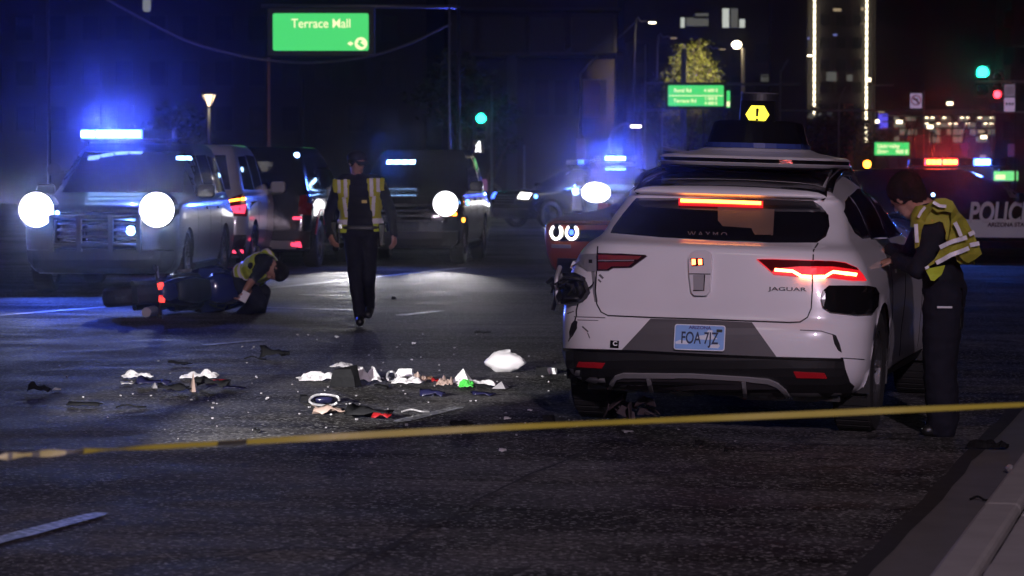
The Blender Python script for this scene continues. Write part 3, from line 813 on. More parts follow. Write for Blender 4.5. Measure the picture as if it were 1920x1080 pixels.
bd = jp('evidence_sticker', [(1145, 638), (1161, 639), (1160, 653), (1144, 652)], gloss_black, 0.006, 0.02)
jtext('sticker_letter', 'C', 1153, 644, 8, 9, mat('sticker_white', (0.8, 0.8, 0.82), 0.5), 0.010, bold=0.04)
# loose undertray hanging behind the left wheel
hang = MB()
for k in range(14):
    c0 = J(1135 + r2.random() * 95, 748 + r2.random() * 28, 0.35 + r2.random() * 0.3)
    rt = Matrix.Rotation(r2.random() * 3, 3, 'X') @ Matrix.Rotation(r2.random() * 3, 3, 'Y')
    s_ = 0.03 + 0.05 * r2.random()
    hang.prism([(-s_, -s_ * 0.4), (s_, -s_ * 0.5), (s_ * 0.7, s_ * 0.3), (-s_ * 0.6, s_ * 0.5)], 0.008, Matrix.Translation(c0) @ rt.to_4x4())
hang.build('hanging_undertray', mat('undertray', (0.06, 0.045, 0.05), 0.5, var=0.5), av)
# ------------------------------------------------------------------ the other vehicles
SUV_TAB = [
    (0.26, 0.14, 4.90, 0.86, 0.22, 0.35), (0.34, 0.04, 5.0, 0.94, 0.22, 0.35), (0.50, 0.0, 5.05, 0.98, 0.2, 0.32),
    (0.75, 0.02, 5.05, 1.0, 0.2, 0.28), (0.95, 0.05, 5.0, 1.0, 0.2, 0.25), (1.06, 0.07, 4.85, 0.985, 0.2, 0.25),
    (1.12, 0.08, 4.3, 0.965, 0.2, 0.25), (1.16, 0.10, 3.72, 0.94, 0.2, 0.25), (1.20, 0.12, 3.5, 0.925, 0.2, 0.25),
    (1.40, 0.18, 3.12, 0.87, 0.18, 0.24), (1.62, 0.27, 2.72, 0.80, 0.18, 0.24), (1.74, 0.36, 2.5, 0.75, 0.18, 0.22), (1.80, 0.5, 2.3, 0.68, 0.2, 0.2)]
SUV_Z = [0.26, 0.3, 0.34, 0.40, 0.46, 0.52, 0.58, 0.64, 0.70, 0.76, 0.82, 0.88, 0.94, 1.0, 1.04, 1.08, 1.10, 1.12, 1.14, 1.16, 1.18, 1.20, 1.25, 1.32, 1.40, 1.48, 1.55, 1.62, 1.68, 1.74, 1.78, 1.80]
COUPE_TAB = [
    (0.18, 0.18, 4.75, 0.82, 0.25, 0.3), (0.26, 0.06, 4.95, 0.90, 0.28, 0.3), (0.45, 0.0, 5.0, 0.955, 0.26, 0.26), (0.65, 0.0, 5.02, 0.965, 0.25, 0.24),
    (0.78, 0.02, 5.0, 0.965, 0.25, 0.24), (0.86, 0.05, 4.8, 0.955, 0.25, 0.26), (0.92, 0.09, 4.0, 0.93, 0.25, 0.26), (0.96, 0.30, 3.4, 0.90, 0.25, 0.26),
    (1.0, 0.62, 3.2, 0.85, 0.22, 0.26), (1.2, 1.0, 2.75, 0.76, 0.2, 0.26), (1.34, 1.35, 2.45, 0.68, 0.2, 0.25), (1.40, 1.6, 2.3, 0.58, 0.2, 0.22)]
COUPE_Z = [0.18, 0.22, 0.26, 0.32, 0.38, 0.44, 0.5, 0.56, 0.62, 0.68, 0.74, 0.78, 0.82, 0.86, 0.89, 0.92, 0.94, 0.96, 0.98, 1.0, 1.06, 1.13, 1.2, 1.27, 1.34, 1.38, 1.40]
def suv_taper(y, z):
    k = 1.0
    if z > 1.0 and y < 1.5: k -= 0.05 * ((1.5 - y) / 1.5) ** 2
    if y > 4.2: k -= 0.06 * ((y - 4.2) / 0.85) ** 2
    return k
_shells = {}
def vehicle(name, label, cat, px, Y, psi_deg, kind='suv', paint=None, H=1.0, front=True, plate=None, group=None, trim=None, push_bar=False):
    """px: picture column of the middle of the front (or rear) end, Y its distance, psi the heading"""
    paint = paint or black_paint
    tab, zz, L, ar, WR, hw = (SUV_TAB, SUV_Z, 5.05, (0.98, 4.05), 0.39, 0.86) if kind == 'suv' else (COUPE_TAB, COUPE_Z, 5.02, (0.95, 3.92), 0.35, 0.82)
    psi = math.radians(psi_deg); hd = Vector((math.sin(psi), math.cos(psi), 0))
    p = Vector(((px - 960) / FPX * Y, Y, 0))
    if front: p = p - hd * L
    p.z = gz(p.x, p.y)
    t = thing(name, label, cat, p, -psi, group)
    tab2 = [(z * (H if z > 0.5 else 1) , a, b_, w, r1, r2_) for (z, a, b_, w, r1, r2_) in tab]
    if H != 1.0:
        tab2 = [(0.5 + (z - 0.5) * H if z > 0.5 else z, a, b_, w, r1, r2_) for (z, a, b_, w, r1, r2_) in tab]
    f = lambda z: 0.5 + (z - 0.5) * H if z > 0.5 else z
    bm = car_shell(tab2, [f(z) for z in zz], arches=[(a, WR) for a in ar], taper=suv_taper if kind == 'suv' else None, crown=(0.05, 0.12), R=WR + 0.06, nside=60, belt=f(1.0))
    T = bvh_of(bm); shell_object(bm, 'body', paint, t)
    t_ = {'o': t, 'T': T, 'f': f, 'L': L}
    def P(nm, poly, ax, m, off=0.004, res=0.08, parent=t, skirt=0.02, label=None):
        return patch(T, [(a, f(b_)) if ax[1] != 'z' else (a, b_) for a, b_ in poly], axis_caster(ax), off, res, skirt).build(nm, m, parent, label=label)
    t_['P'] = P
    if kind == 'suv':
        P('windshield', [(-0.80, 1.21), (0.80, 1.21), (0.68, 1.70), (-0.68, 1.70)], '+y', glass_dark)
        P('rear_window', [(-0.74, 1.20), (0.74, 1.20), (0.64, 1.66), (-0.64, 1.66)], '-y', glass_dark)
        for ax in ('+x', '-x'):
            P('side_window', [(0.42, 1.20), (1.32, 1.19), (1.32, 1.66), (0.62, 1.64)], ax, glass_dark)
            P('side_window', [(1.40, 1.19), (2.28, 1.19), (2.28, 1.66), (1.40, 1.67)], ax, glass_dark)
            P('side_window', [(2.36, 1.19), (3.22, 1.19), (2.98, 1.40), (2.68, 1.62), (2.36, 1.66)], ax, glass_dark)
            for y in (1.36, 2.32, 3.36): P('shut_line', [(y - 0.006, 0.42), (y + 0.006, 0.42), (y + 0.006, 1.15), (y - 0.006, 1.15)], ax, seam_mat, 0.002)
            for y in (1.5, 2.45): P('door_handle', rounded(y, 1.0, y + 0.2, 1.035, 0.012), ax, trim or paint, 0.02)
            P('running_board', [(1.5, 0.27), (3.5, 0.27), (3.5, 0.36), (1.5, 0.36)], ax, black_plastic, 0.05)
        P('grille', rounded(-0.52, 0.66, 0.52, 0.98, 0.05), '+y', gloss_black, 0.012)
        for k in range(4): P('grille_bar', [(-0.50, 0.70 + 0.075 * k), (0.50, 0.70 + 0.075 * k), (0.50, 0.725 + 0.075 * k), (-0.50, 0.725 + 0.075 * k)], '+y', trim or dark_steel, 0.03, 0.1)
        P('front_bumper', [(-0.90, 0.30), (0.90, 0.30), (0.92, 0.56), (-0.92, 0.56)], '+y', black_plastic, 0.03, 0.1)
        P('rear_bumper', [(-0.92, 0.34), (0.92, 0.34), (0.95, 0.60), (-0.95, 0.60)], '-y', trim or black_plastic, 0.04, 0.1)
        P('tailgate_handle', rounded(-0.22, 0.98, 0.22, 1.05, 0.02), '-y', black_plastic, 0.02)
    else:
        P('windshield', [(-0.72, 0.99), (0.72, 0.99), (0.58, 1.34), (-0.58, 1.34)], '+y', glass_dark)
        P('rear_window', [(-0.60, 1.02), (0.60, 1.02), (0.50, 1.32), (-0.50, 1.32)], '-y', glass_dark)
        for ax in ('+x', '-x'):
            P('side_window', [(1.35, 1.0), (2.9, 0.99), (2.55, 1.24), (2.3, 1.33), (1.6, 1.33)], ax, glass_dark)
            P('shut_line', [(1.75, 0.3), (1.76, 0.3), (1.76, 0.97), (1.75, 0.97)], ax, seam_mat, 0.002)
            P('shut_line', [(3.05, 0.3), (3.06, 0.3), (3.06, 0.93), (3.05, 0.93)], ax, seam_mat, 0.002)
            P('door_handle', rounded(1.85, 0.82, 2.05, 0.85, 0.01), ax, paint, 0.02)
        P('front_bumper', [(-0.75, 0.20), (0.75, 0.20), (0.70, 0.40), (-0.70, 0.40)], '+y', black_plastic, 0.02, 0.1)
    MB().box((0, L / 2, 0.32), (1.5, L - 0.6, 0.12)).build('underbody', black_plastic, t)
    for y in ar:
        for sg in (-1, 1):
            wheel(t, sg * hw, y, WR, 0.25, sg, 7)
            q = MB(); arch_liner(q, sg * 0.56, sg * (hw + 0.10), y, WR, WR + 0.062); q.build('wheel_arch', black_plastic, t)
    for sg in (-1, 1):
        q = MB(); zt = f(1.27) if kind == 'suv' else 0.99; yy = 3.12 if kind == 'suv' else 2.75
        ms = 1.0 if kind == 'suv' else 0.7; zt -= 0.05 if kind == 'suv' else 0.03
        q.prism(rounded(-0.12 * ms, -0.09 * ms, 0.12 * ms, 0.09 * ms, 0.05 * ms), 0.10, frame((sg * 1.07 * (0.97 if ms < 1 else 1), yy + 0.05, zt), (1, 0, 0), (0, 0, 1))); q.box((sg * 0.95, yy + 0.02, zt - 0.06), (0.2, 0.06, 0.04)); q.build('mirror', paint, t, bevel=0.02)
    if plate:
        fy = T.ray_cast(Vector((0, -6, f(0.78))), Vector((0, 1, 0)))[0]
        MB().box((0, fy.y - 0.012, f(0.78)), (0.31, 0.012, 0.155)).build('number_plate', plate, t)
    return t_
def disc_poly(cx, cz, r, n=14): return [(cx + r * math.cos(2 * PI * k / n), cz + r * math.sin(2 * PI * k / n)) for k in range(n)]
def beam(v, x, z, I, col=(1, .97, 1), cone=70, tilt=-0.03, side=0.0, y=None, name='headlamp_beam'):
    """a real lamp in front of a headlight; I in W/sr"""
    yy = v['L'] + 0.06 if y is None else y
    return lamp(name, 'SPOT', (x, yy, v['f'](z)), I * 4 * PI, col, v['o'], 0.09, math.radians(cone), 1.0, (side, 1, tilt))
def round_lamp(v, x, z, r):  # callers oversize the disc so the lens takes in the headlight's glare
    q = MB(); y = v['L'] + 0.03; c = Vector((x, y, v['f'](z)))
    q.lathe([(r, -0.35), (r * 1.06, -0.02), (r, 0.02)], 'y', c, 24); h = q.build('headlight', gloss_black, v['o'])
    MB().lathe([(0, 0.045), (r * 0.6, 0.035), (r * 0.97, 0.0)], 'y', c, 24).build('lens', em_head, h)
    return h
def light_bar(v, y, z, w, mats, glow=None, off=0.0):
    """mats: one emission material or None per segment, from left to right of the vehicle"""
    t = v['o']; zz = v['f'](1.80) + 0.03 if z is None else z
    q = MB(); q.prism(rounded(-w / 2, -0.14, w / 2, 0.14, 0.06), 0.035, Matrix.Translation((0, y, zz))); 
    for sx in (-0.5, 0.5): q.box((sx * w * 0.9, y, zz - 0.03), (0.06, 0.1, 0.07))
    bar = q.build('light_bar', black_plastic, t, bevel=0.008)
    n = len(mats); sw = w / n
    for k, m in enumerate(mats):
        q = MB(); q.prism(rounded(-sw * 0.47, -0.125, sw * 0.47, 0.125, 0.03), 0.125, Matrix.Translation((-w / 2 + sw * (k + 0.5), y, zz + 0.036)))
        pod = q.build('light_pod', {em_blue_hot: em_blue_soft, em_redbar: em_red_soft}.get(m, m) or gloss_black, bar, bevel=0.012)
        if m in (em_blue_hot, em_redbar):
            for j in range(3):
                for sy in (-1, 1):
                    q = MB(); q.prism(rounded(-sw * 0.14, -0.042, sw * 0.14, 0.042, 0.015), 0.008, frame((-w / 2 + sw * (k + 0.2 + 0.3 * j), y + sy * 0.127, zz + 0.098), (1, 0, 0), (0, 0, 1)))
                    q.build('led_module', m, pod)
    return bar
def led(v, x, z, r, m, ax='+y', off=0.03, nm='warning_light', y=None):
    T = v['T']; d, fo = AXES[ax]
    h = T.ray_cast(fo(x, v['f'](z)), d)[0]
    q = MB(); a = 'y' if ax[1] == 'y' else 'x'; sg = -1 if ax[0] == '-' else 1
    if h is None: return None
    q.lathe([(0, sg * 0.03), (r * 0.8, sg * 0.027), (r, sg * 0.01), (r, -sg * 0.03)], a, h + Vector((0, 0, 0)), 14)
    return q.build(nm, m, v['o'])

# -- facing police truck at the far left, headlights glaring
v = vehicle('police_truck', 'dark police truck with glaring headlights and blazing blue roof bar, behind the fallen motorcycle', 'police truck', 182, 33.4, 182.6, 'suv', navy_paint, 1.10)
P = v['P']
for sg in (-1, 1):
    round_lamp(v, sg * 0.76, 1.02, 0.225)
    beam(v, sg * 0.76, 1.02, 58, col=(.66, .75, 1), cone=44, tilt=0.06, y=v['L'] + 0.12)
light_bar(v, 2.35, None, 1.25, [None, None, em_blue_hot, em_blue_hot, em_blue_hot, em_blue_hot]).location.x = 0.12
lamp('light_bar_beam', 'SPOT', (0.3, 2.70, v['f'](1.80) + 0.12), 900 * 4 * PI, (0.05, 0.085, 1.0), v['o'], 0.10, math.radians(97), 0.15, (0, 1, 1))
lamp('light_bar_flash', 'SPOT', (0.0, 2.72, v['f'](1.80) + 0.13), 60 * 4 * PI, (0.05, 0.085, 1.0), v['o'], 0.04, math.radians(100), 1.0, (0, 1, 0.28))
lamp('grille_flash', 'SPOT', (0.45, 5.25, 0.98), 35 * 4 * PI, (0.05, 0.12, 1.0), v['o'], 0.05, math.radians(170), 0.9, (0, 1, 0.05))
led(v, 0.55, 0.96, 0.055, em_blue_hot); led(v, -0.42, 0.78, 0.06, em_blue_hot)
lamp('warning_beam', 'SPOT', (-0.42, 5.15, 0.85), 14 * 4 * PI, (0.05, 0.14, 1.0), v['o'], 0.05, math.radians(150), 0.5, (0, 1, 0))
P('visor_light', [(-0.78, 1.60), (-0.60, 1.60), (-0.59, 1.635), (-0.76, 1.635)], '+y', em_blue_hot, 0.012)
q = MB()
for z in (0.62, 0.98): q.tube([(-0.55, 5.18, z), (0.55, 5.18, z)], 0.035, 8)
for sx in (-0.55, -0.2, 0.2, 0.55): q.box((sx, 5.17, 0.78), (0.06, 0.09, 0.46))
q.build('push_bumper', black_plastic, v['o'])
q = MB(); q.box((0.86, 2.9, 1.55), (0.05, 0.3, 0.03)); q.lathe([(0.0, -0.10), (0.06, -0.08), (0.09, 0.04), (0.0, 0.05)], 'y', (0.98, 3.0, 1.58), 14)
q.build('spotlight', black_plastic, v['o'])

# -- white SUV seen from behind, right of the truck
v = vehicle('pale_suv', 'pale grey SUV seen from behind with red tail lights, partly behind the glaring truck', 'SUV', 338, 40.0, 2.5, 'suv', grey_paint, 1.13, front=False, plate=mat('plate_pale', (0.5, 0.5, 0.52), 0.5))
P = v['P']
for sg in (-1, 1):
    tlm = P('tail_light', [(sg * 0.62, 0.86), (sg * 0.97, 0.84), (sg * 0.99, 1.10), (sg * 0.90, 1.14), (sg * 0.60, 1.04)], '-y', red_lens, 0.02)
    P('lens', [(sg * 0.66, 0.90), (sg * 0.94, 0.88), (sg * 0.95, 0.99), (sg * 0.68, 0.97)], '-y', em_tail, 0.026, parent=tlm)
    P('lens', [(sg * 0.66, 1.03), (sg * 0.93, 1.06), (sg * 0.93, 1.09), (sg * 0.66, 1.05)], '-y', em_amber, 0.026, parent=tlm)
P('reflector_panel', [(0.28, 0.62), (0.62, 0.62), (0.62, 0.80), (0.28, 0.78)], '-y', em_tail, 0.02)  # red reflection on the tail given as a glowing panel
P('reflector_panel', [(0.05, 0.63), (0.24, 0.63), (0.24, 0.72), (0.05, 0.72)], '-y', red_dull, 0.02)
led(v, 0.30, 1.12, 0.06, em_blue_hot, '-y'); P('reflective_strip', [(-0.8, 0.36), (0.9, 0.36), (0.9, 0.40), (-0.8, 0.40)], '-y', em_tail, 0.05)  # the strip glows itself in place of throwing light back
lamp('warning_beam', 'SPOT', (0.30, -0.12, v['f'](1.12)), 12 * 4 * PI, (0.05, 0.14, 1.0), v['o'], 0.05, math.radians(150), 0.5, (0, -1, 0))

# -- black SUV seen from its right rear corner
v = vehicle('black_suv', 'black SUV seen from its rear right corner, between the pale SUV and the walking officer', 'SUV', 468, 43.0, 6.0, 'suv', black_paint, 1.13, front=False, trim=dark_steel)
P = v['P']
for sg in (-1, 1): P('tail_light', [(sg * 0.78, 0.84), (sg * 0.97, 0.82), (sg * 0.97, 1.12), (sg * 0.80, 1.10)], '-y', red_lens, 0.02)
P('rear_step', [(-0.75, 0.36), (0.75, 0.36), (0.75, 0.46), (-0.75, 0.46)], '-y', silver, 0.10)
P('reflector', [(0.68, 0.40), (0.82, 0.40), (0.82, 0.45), (0.68, 0.45)], '-y', em_tail, 0.12)  # red reflection at the step end, made as a glowing patch
P('reflector', [(0.70, 0.76), (0.84, 0.76), (0.84, 0.80), (0.70, 0.80)], '-y', em_tail, 0.03)  # reflector given its own glow for light thrown back
led(v, 0.06, 1.12, 0.07, em_blue_hot, '-y'); led(v, 0.50, 1.24, 0.035, em_blue_hot, '-y'); led(v, 0.70, 1.68, 0.045, em_blue_hot, '-y')
lamp('warning_beam', 'SPOT', (0.06, -0.12, v['f'](1.12)), 10 * 4 * PI, (0.05, 0.12, 1.0), v['o'], 0.05, math.radians(150), 0.5, (0, -1, 0))
for ax in ('+x',):
    P('arch_red_sheen', [(0.98 + 0.50 * math.cos(a * PI / 12), 0.42 + 0.50 * math.sin(a * PI / 12)) for a in range(1, 12)] + [(0.98 + 0.45 * math.cos(a * PI / 12), 0.42 + 0.45 * math.sin(a * PI / 12)) for a in range(11, 0, -1)], ax, red_dull, 0.01)  # red reflection on the wheel arch, painted as a red band
em_ = mat('emblem_silver', (0.4, 0.4, 0.5), 0.4)
q = MB(); h = v['T'].ray_cast(Vector((-0.10, -6, v['f'](1.30))), Vector((0, 1, 0)))[0]
for k in range(10):
    a = 2 * PI * k / 10; q.prism([(-0.012, 0.02), (0.012, 0.02), (0.018, 0.09), (-0.018, 0.09)], 0.004, Matrix.Translation(h + Vector((0, -0.012, 0))) @ Matrix.Rotation(a, 4, 'Y') @ Matrix.Rotation(PI / 2, 4, 'X'))
q.lathe([(0.095, 0.0), (0.10, -0.006), (0.105, 0.0)], 'y', h + Vector((0, -0.012, 0)), 20)
q.build('door_emblem', em_, v['o'])

# -- dark SUV facing the camera behind the walking officer
v = vehicle('police_suv', 'dark police SUV facing us behind the walking officer, one bright headlight and blue visor lights', 'police SUV', 752, 45.0, 185.5, 'suv', black_paint, 1.13)
P = v['P']
for sg in (-1, 1):
    round_lamp(v, sg * 0.76, 0.97, 0.215)
    beam(v, sg * 0.78, 0.97, 130, cone=18, tilt=-0.17, side=-0.1, y=v['L'] + 0.12, name='low_beam'); beam(v, sg * 0.78, 0.97, 28, cone=30, tilt=0.02, side=-0.20, y=v['L'] + 0.12)
    P('turn_signal', [(sg * 0.66, 0.80), (sg * 0.90, 0.79), (sg * 0.91, 0.83), (sg * 0.66, 0.84)], '+y', em_amber if sg < 0 else red_lens, 0.022)
for k in range(4): P('visor_light', [(0.06 + 0.135 * k, 1.57), (0.17 + 0.135 * k, 1.57), (0.17 + 0.135 * k, 1.625), (0.06 + 0.135 * k, 1.625)], '+y', em_blue_hot, 0.012)
led(v, 4.35, 0.62, 0.045, em_blue_hot, '-x'); led(v, 3.9, 0.98, 0.05, em_blue, '-x'); led(v, 4.5, 0.72, 0.035, em_amber, '-x')
lamp('warning_beam', 'SPOT', (0.2, 5.1, v['f'](1.6)), 12 * 4 * PI, (0.05, 0.13, 1.0), v['o'], 0.1, math.radians(150), 0.5, (0, 1, 0.1))

# -- orange coupe with ring lamps beyond the white car
v = vehicle('orange_coupe', 'orange muscle coupe with glowing ring headlights, half hidden behind the white self-driving car', 'car', 1146, 34.0, 206, 'coupe', orange_paint); v['o'].scale = (1.03, 1.03, 1.10)
P = v['P']
P('grille', rounded(-0.80, 0.60, 0.80, 0.80, 0.05), '+y', gloss_black, 0.006)
ring = emat('halo_ring_glow', (1.0, 0.93, 0.8), 5)
for sg in (-1, 1):
    for cx in (0.70, 0.475):
        hl = P('headlight', disc_poly(sg * cx, 0.70, 0.088), '+y', gloss_black, 0.02)
        out = [(sg * cx + 0.088 * math.cos(math.radians(a)), 0.70 + 0.088 * math.sin(math.radians(a))) for a in range(125, 416, 12)]
        inn = [(sg * cx + 0.062 * math.cos(math.radians(a)), 0.70 + 0.062 * math.sin(math.radians(a))) for a in range(413, 124, -12)]
        P('halo_ring', out + inn, '+y', ring, 0.03, 0.03, hl)
        P('lens', disc_poly(sg * cx, 0.70, 0.03, 10), '+y', em_blue_dim if cx < 0.6 else chrome, 0.034, 0.03, hl)
    P('fog_light', [(sg * 0.5, 0.52), (sg * 0.78, 0.52), (sg * 0.78, 0.56), (sg * 0.5, 0.56)], '+y', silver, 0.012)
P('bonnet_scoop', [(-0.25, 3.9), (0.25, 3.9), (0.22, 4.4), (-0.22, 4.4)], '+z', gloss_black, 0.03)

# -- police SUV far behind the coupe, headlights on
v = vehicle('police_suv', 'distant police SUV with bright headlights and a blue roof light, beyond the orange coupe', 'police SUV', 1160, 76, 180, 'suv', navy_paint, 1.08)
P = v['P']
for sg in (-1, 1):
    P('headlight', [(sg * 0.62 + (0.38 if sg > 0 else 0.2) * math.cos(a * PI / 10), 0.98 + (0.24 if sg > 0 else 0.2) * math.sin(a * PI / 10)) for a in range(20)], '+y', em_head, 0.05)  # ellipse wider than a headlamp, it includes the glare
    beam(v, sg * 0.75, 1.0, 70, cone=24, tilt=0.03)
light_bar(v, 2.35, None, 1.25, [None, em_blue_hot, em_blue_hot, None])
lamp('light_bar_beam', 'SPOT', (0, 2.7, 2.05), 550 * 4 * PI, (0.05, 0.085, 1.0), v['o'], 0.10, math.radians(97), 0.15, (0, 1, 1))
lamp('light_bar_flash', 'SPOT', (0.5, 2.75, 2.06), 70 * 4 * PI, (0.10, 0.22, 1.0), v['o'], 0.1, math.radians(120), 0.6, (1, 0.1, -0.1))
P('visor_light', [(-0.3, 1.60), (0.3, 1.60), (0.3, 1.63), (-0.3, 1.63)], '+y', em_blue, 0.012)

# -- black and white police SUV across the junction, facing left
v = vehicle('patrol_suv', 'black and white patrol SUV parked across the junction, nose to the left', 'police SUV', 945, 78, 236, 'suv', black_paint, 1.0)
P = v['P']
for sg in (-1, 1): P('headlight', [(sg * 0.62, 0.86), (sg * 0.94, 0.84), (sg * 0.96, 1.0), (sg * 0.64, 1.02)], '+y', em_white if sg < 0 else em_blue_dim, 0.02)
P('door_panel', [(1.42, 0.5), (3.30, 0.5), (3.30, 1.15), (1.42, 1.15)], '-x', white_paint, 0.008)
P('pillar_panel', [(1.34, 1.14), (2.9, 1.62), (2.5, 1.73), (1.0, 1.70), (0.9, 1.2)], '-x', white_paint, 0.003)
led(v, 3.2, 1.05, 0.10, em_blue_hot, '-x'); led(v, 4.6, 0.92, 0.06, em_blue, '-x')
light_bar(v, 2.3, None, 1.2, [None, em_blue_dim, None, None])
lamp('side_warning_beam', 'SPOT', (-1.1, 3.2, 1.05), 14 * 4 * PI, (0.05, 0.14, 1.0), v['o'], 0.05, math.radians(150), 0.5, (-1, 0, 0))

# -- lettered police SUV at the right edge
v = vehicle('police_suv', 'lettered black and white police SUV broadside at the right edge, red and blue roof lights', 'police SUV', 1560, 47.5, 87, 'suv', black_paint, 0.86, front=False)
P = v['P']
P('door_panel', [(1.40, 0.44), (3.30, 0.42), (3.34, 0.76), (3.3, 0.775), (1.40, 0.775)], '+x', white_paint, 0.008)
def side_text(nm, txt, y, z, size, m, xs, shear, bold):
    vs, fs = text_mesh(txt, size, 0.0, shear=shear, xs=xs, bold=bold); q = MB(); out = []
    for a in vs:
        h = v['T'].ray_cast(Vector((6, y + a[0], v['f'](z) + a[1])), Vector((-1, 0, 0)))[0]
        out.append((h if h is not None else Vector((0.95, y + a[0], z))) + Vector((0.034, 0, 0)))
    n = len(out); q.add(out + [p - Vector((0.028, 0, 0)) for p in out], fs); return q.build(nm, m, v['o'])
side_text('door_lettering', 'POLICE', 2.76, 0.90, 0.50, mat('letter_white', (0.62, 0.58, 0.6), 0.5), 0.66, 0.2, 0.014)
side_text('door_small_lettering', 'ARIZONA STATE UNIVERSITY', 3.22, 0.67, 0.10, mat('letter_dark', (0.05, 0.02, 0.03), 0.5), 1.0, 0.1, 0.004)
bar_ = light_bar(v, 0.0, None, 1.75, [None, em_redbar, em_redbar, None, em_blue_hot, None]); bar_.location = (0.25, 2.18, 0.0); bar_.rotation_euler = (0, 0, PI / 2)
lamp('light_bar_beam', 'SPOT', (0.55, 1.90, v['f'](1.80) + 0.16), 75 * 4 * PI, (1.0, 0.05, 0.03), v['o'], 0.12, math.radians(97), 0.15, (1, 0, 1))
lamp('side_warning_beam', 'SPOT', (0.62, 2.62, v['f'](1.80) + 0.10), 14 * 4 * PI, (0.05, 0.16, 1.0), v['o'], 0.1, math.radians(160), 0.4, (1, 0, 0.2))
led(v, 1.02, 0.86, 0.075, em_blue_hot, '+x'); led(v, 1.62, 1.28, 0.03, em_blue_hot, '+x')
lamp('side_warning_beam', 'SPOT', (1.12, 1.02, 0.90), 16 * 4 * PI, (0.05, 0.16, 1.0), v['o'], 0.05, math.radians(150), 0.5, (1, 0, 0))
P('painted_see_through', [(2.98, 1.22), (3.22, 1.22), (3.0, 1.42), (2.86, 1.52)], '+x', mat('lit_glass', (0.10, 0.09, 0.085), 0.3), 0.008)  # lit view through the window painted as a paler opaque panel
# ------------------------------------------------------------------ buildings
wall_dk = mat('dark_render_wall', (0.030, 0.026, 0.026), 0.8, var=0.3, scale=0.6)
wall_br = mat('brown_brick_wall', (0.035, 0.026, 0.023), 0.85, var=0.3, scale=0.8)
wall_gr = mat('grey_concrete_wall', (0.05, 0.049, 0.048), 0.8, var=0.25, scale=0.7)
win_off = mat('unlit_window', (0.01, 0.011, 0.016), 0.4, spec=0.15)
win_on = emat('lit_window', (0.62, 0.66, 0.6), 0.8)
win_on2 = emat('lit_window_grey', (0.5, 0.5, 0.46), 0.16)
win_warm = emat('lit_window_warm', (1.0, 0.75, 0.45), 0.35)
led_strip = emat('led_strip_glow', (1.0, 0.86, 0.58), 4.5)
def bpart(nm, x0, x1, y0, y1, z0, z1, m, parent, bev=0.0):
    return MB().box(((x0 + x1) / 2, (y0 + y1) / 2, (z0 + z1) / 2), (x1 - x0, y1 - y0, z1 - z0)).build(nm, m, parent, bevel=bev)
def wx(px, Y): return (px - 960) / FPX * Y
def wz(py, Y): return at(960, py, Y).z
def facade_window(px0, px1, py0, py1, Y, m, parent, fr=wall_gr):
    """framed window set in a facade at distance Y, outline given in picture pixels"""
    x0, x1, z1, z0 = wx(px0, Y), wx(px1, Y), wz(py0, Y), wz(py1, Y)
    q = MB(); t = 0.09
    q.box(((x0 + x1) / 2, -0.04, z0 - t / 2), (x1 - x0 + 2 * t, 0.14, t)); q.box(((x0 + x1) / 2, -0.04, z1 + t / 2), (x1 - x0 + 2 * t, 0.14, t))
    q.box((x0 - t / 2, -0.04, (z0 + z1) / 2), (t, 0.14, z1 - z0)); q.box((x1 + t / 2, -0.04, (z0 + z1) / 2), (t, 0.14, z1 - z0))
    w = q.build('window', fr, parent)
    MB().box(((x0 + x1) / 2, -0.01, (z0 + z1) / 2), (x1 - x0, 0.04, z1 - z0)).build('pane', m, w)
    return w
def building(name, label, Y, px0, px1, ptop, depth, m, z0=-0.1, cat='building'):
    t = thing(name, label, cat, (0, Y, 0))
    x0, x1, z1 = wx(px0, Y), wx(px1, Y), wz(ptop, Y)
    bpart('wall', x0, x1, 0, depth, z0, z1, m, t)
    q = MB(); 
    q.box(((x0 + x1) / 2, depth / 2, z1 + 0.2), (x1 - x0 + 0.5, depth + 0.5, 0.4)); q.build('parapet', m, t)
    return t
# low dark building with bays, centre left
Y = 130
b = building('office_building', 'dark low office building with recessed bays under a flat overhang, behind the green signal', Y, 842, 1158, -60, 30, wall_br)
for (a, c) in ((842, 892), (990, 1062)): facade_window(a + 4, c - 4, 32, 96, Y, win_off, b, wall_br)
facade_window(900, 984, 30, 98, Y, win_off, b, wall_dk); facade_window(1072, 1150, 28, 98, Y, win_off, b, wall_dk)
bpart('overhang', wx(836, Y), wx(1162, Y), -3.0, 0, wz(110, Y), wz(104, Y), wall_gr, b)
bpart('overhang', wx(836, Y), wx(1162, Y), -1.2, 0, wz(23, Y), wz(17, Y), wall_gr, b)
for px in (842, 960, 1158): bpart('pillar', wx(px, Y) - 0.25, wx(px, Y) + 0.25, -2.6, -2.1, -0.1, wz(110, Y), wall_gr, b)
for k in range(8): facade_window(860 + 36 * k, 884 + 36 * k, 150, 215, Y, win_off, b, wall_dk)
# dark building on the left
Y = 150
b = building('left_building', 'long dark building along the left behind the police truck', Y, -120, 800, -120, 40, wall_dk)
for r in range(3):
    for k in range(14): facade_window(-90 + 62 * k, -60 + 62 * k, 30 + 85 * r, 75 + 85 * r, Y, win_off, b, wall_dk)
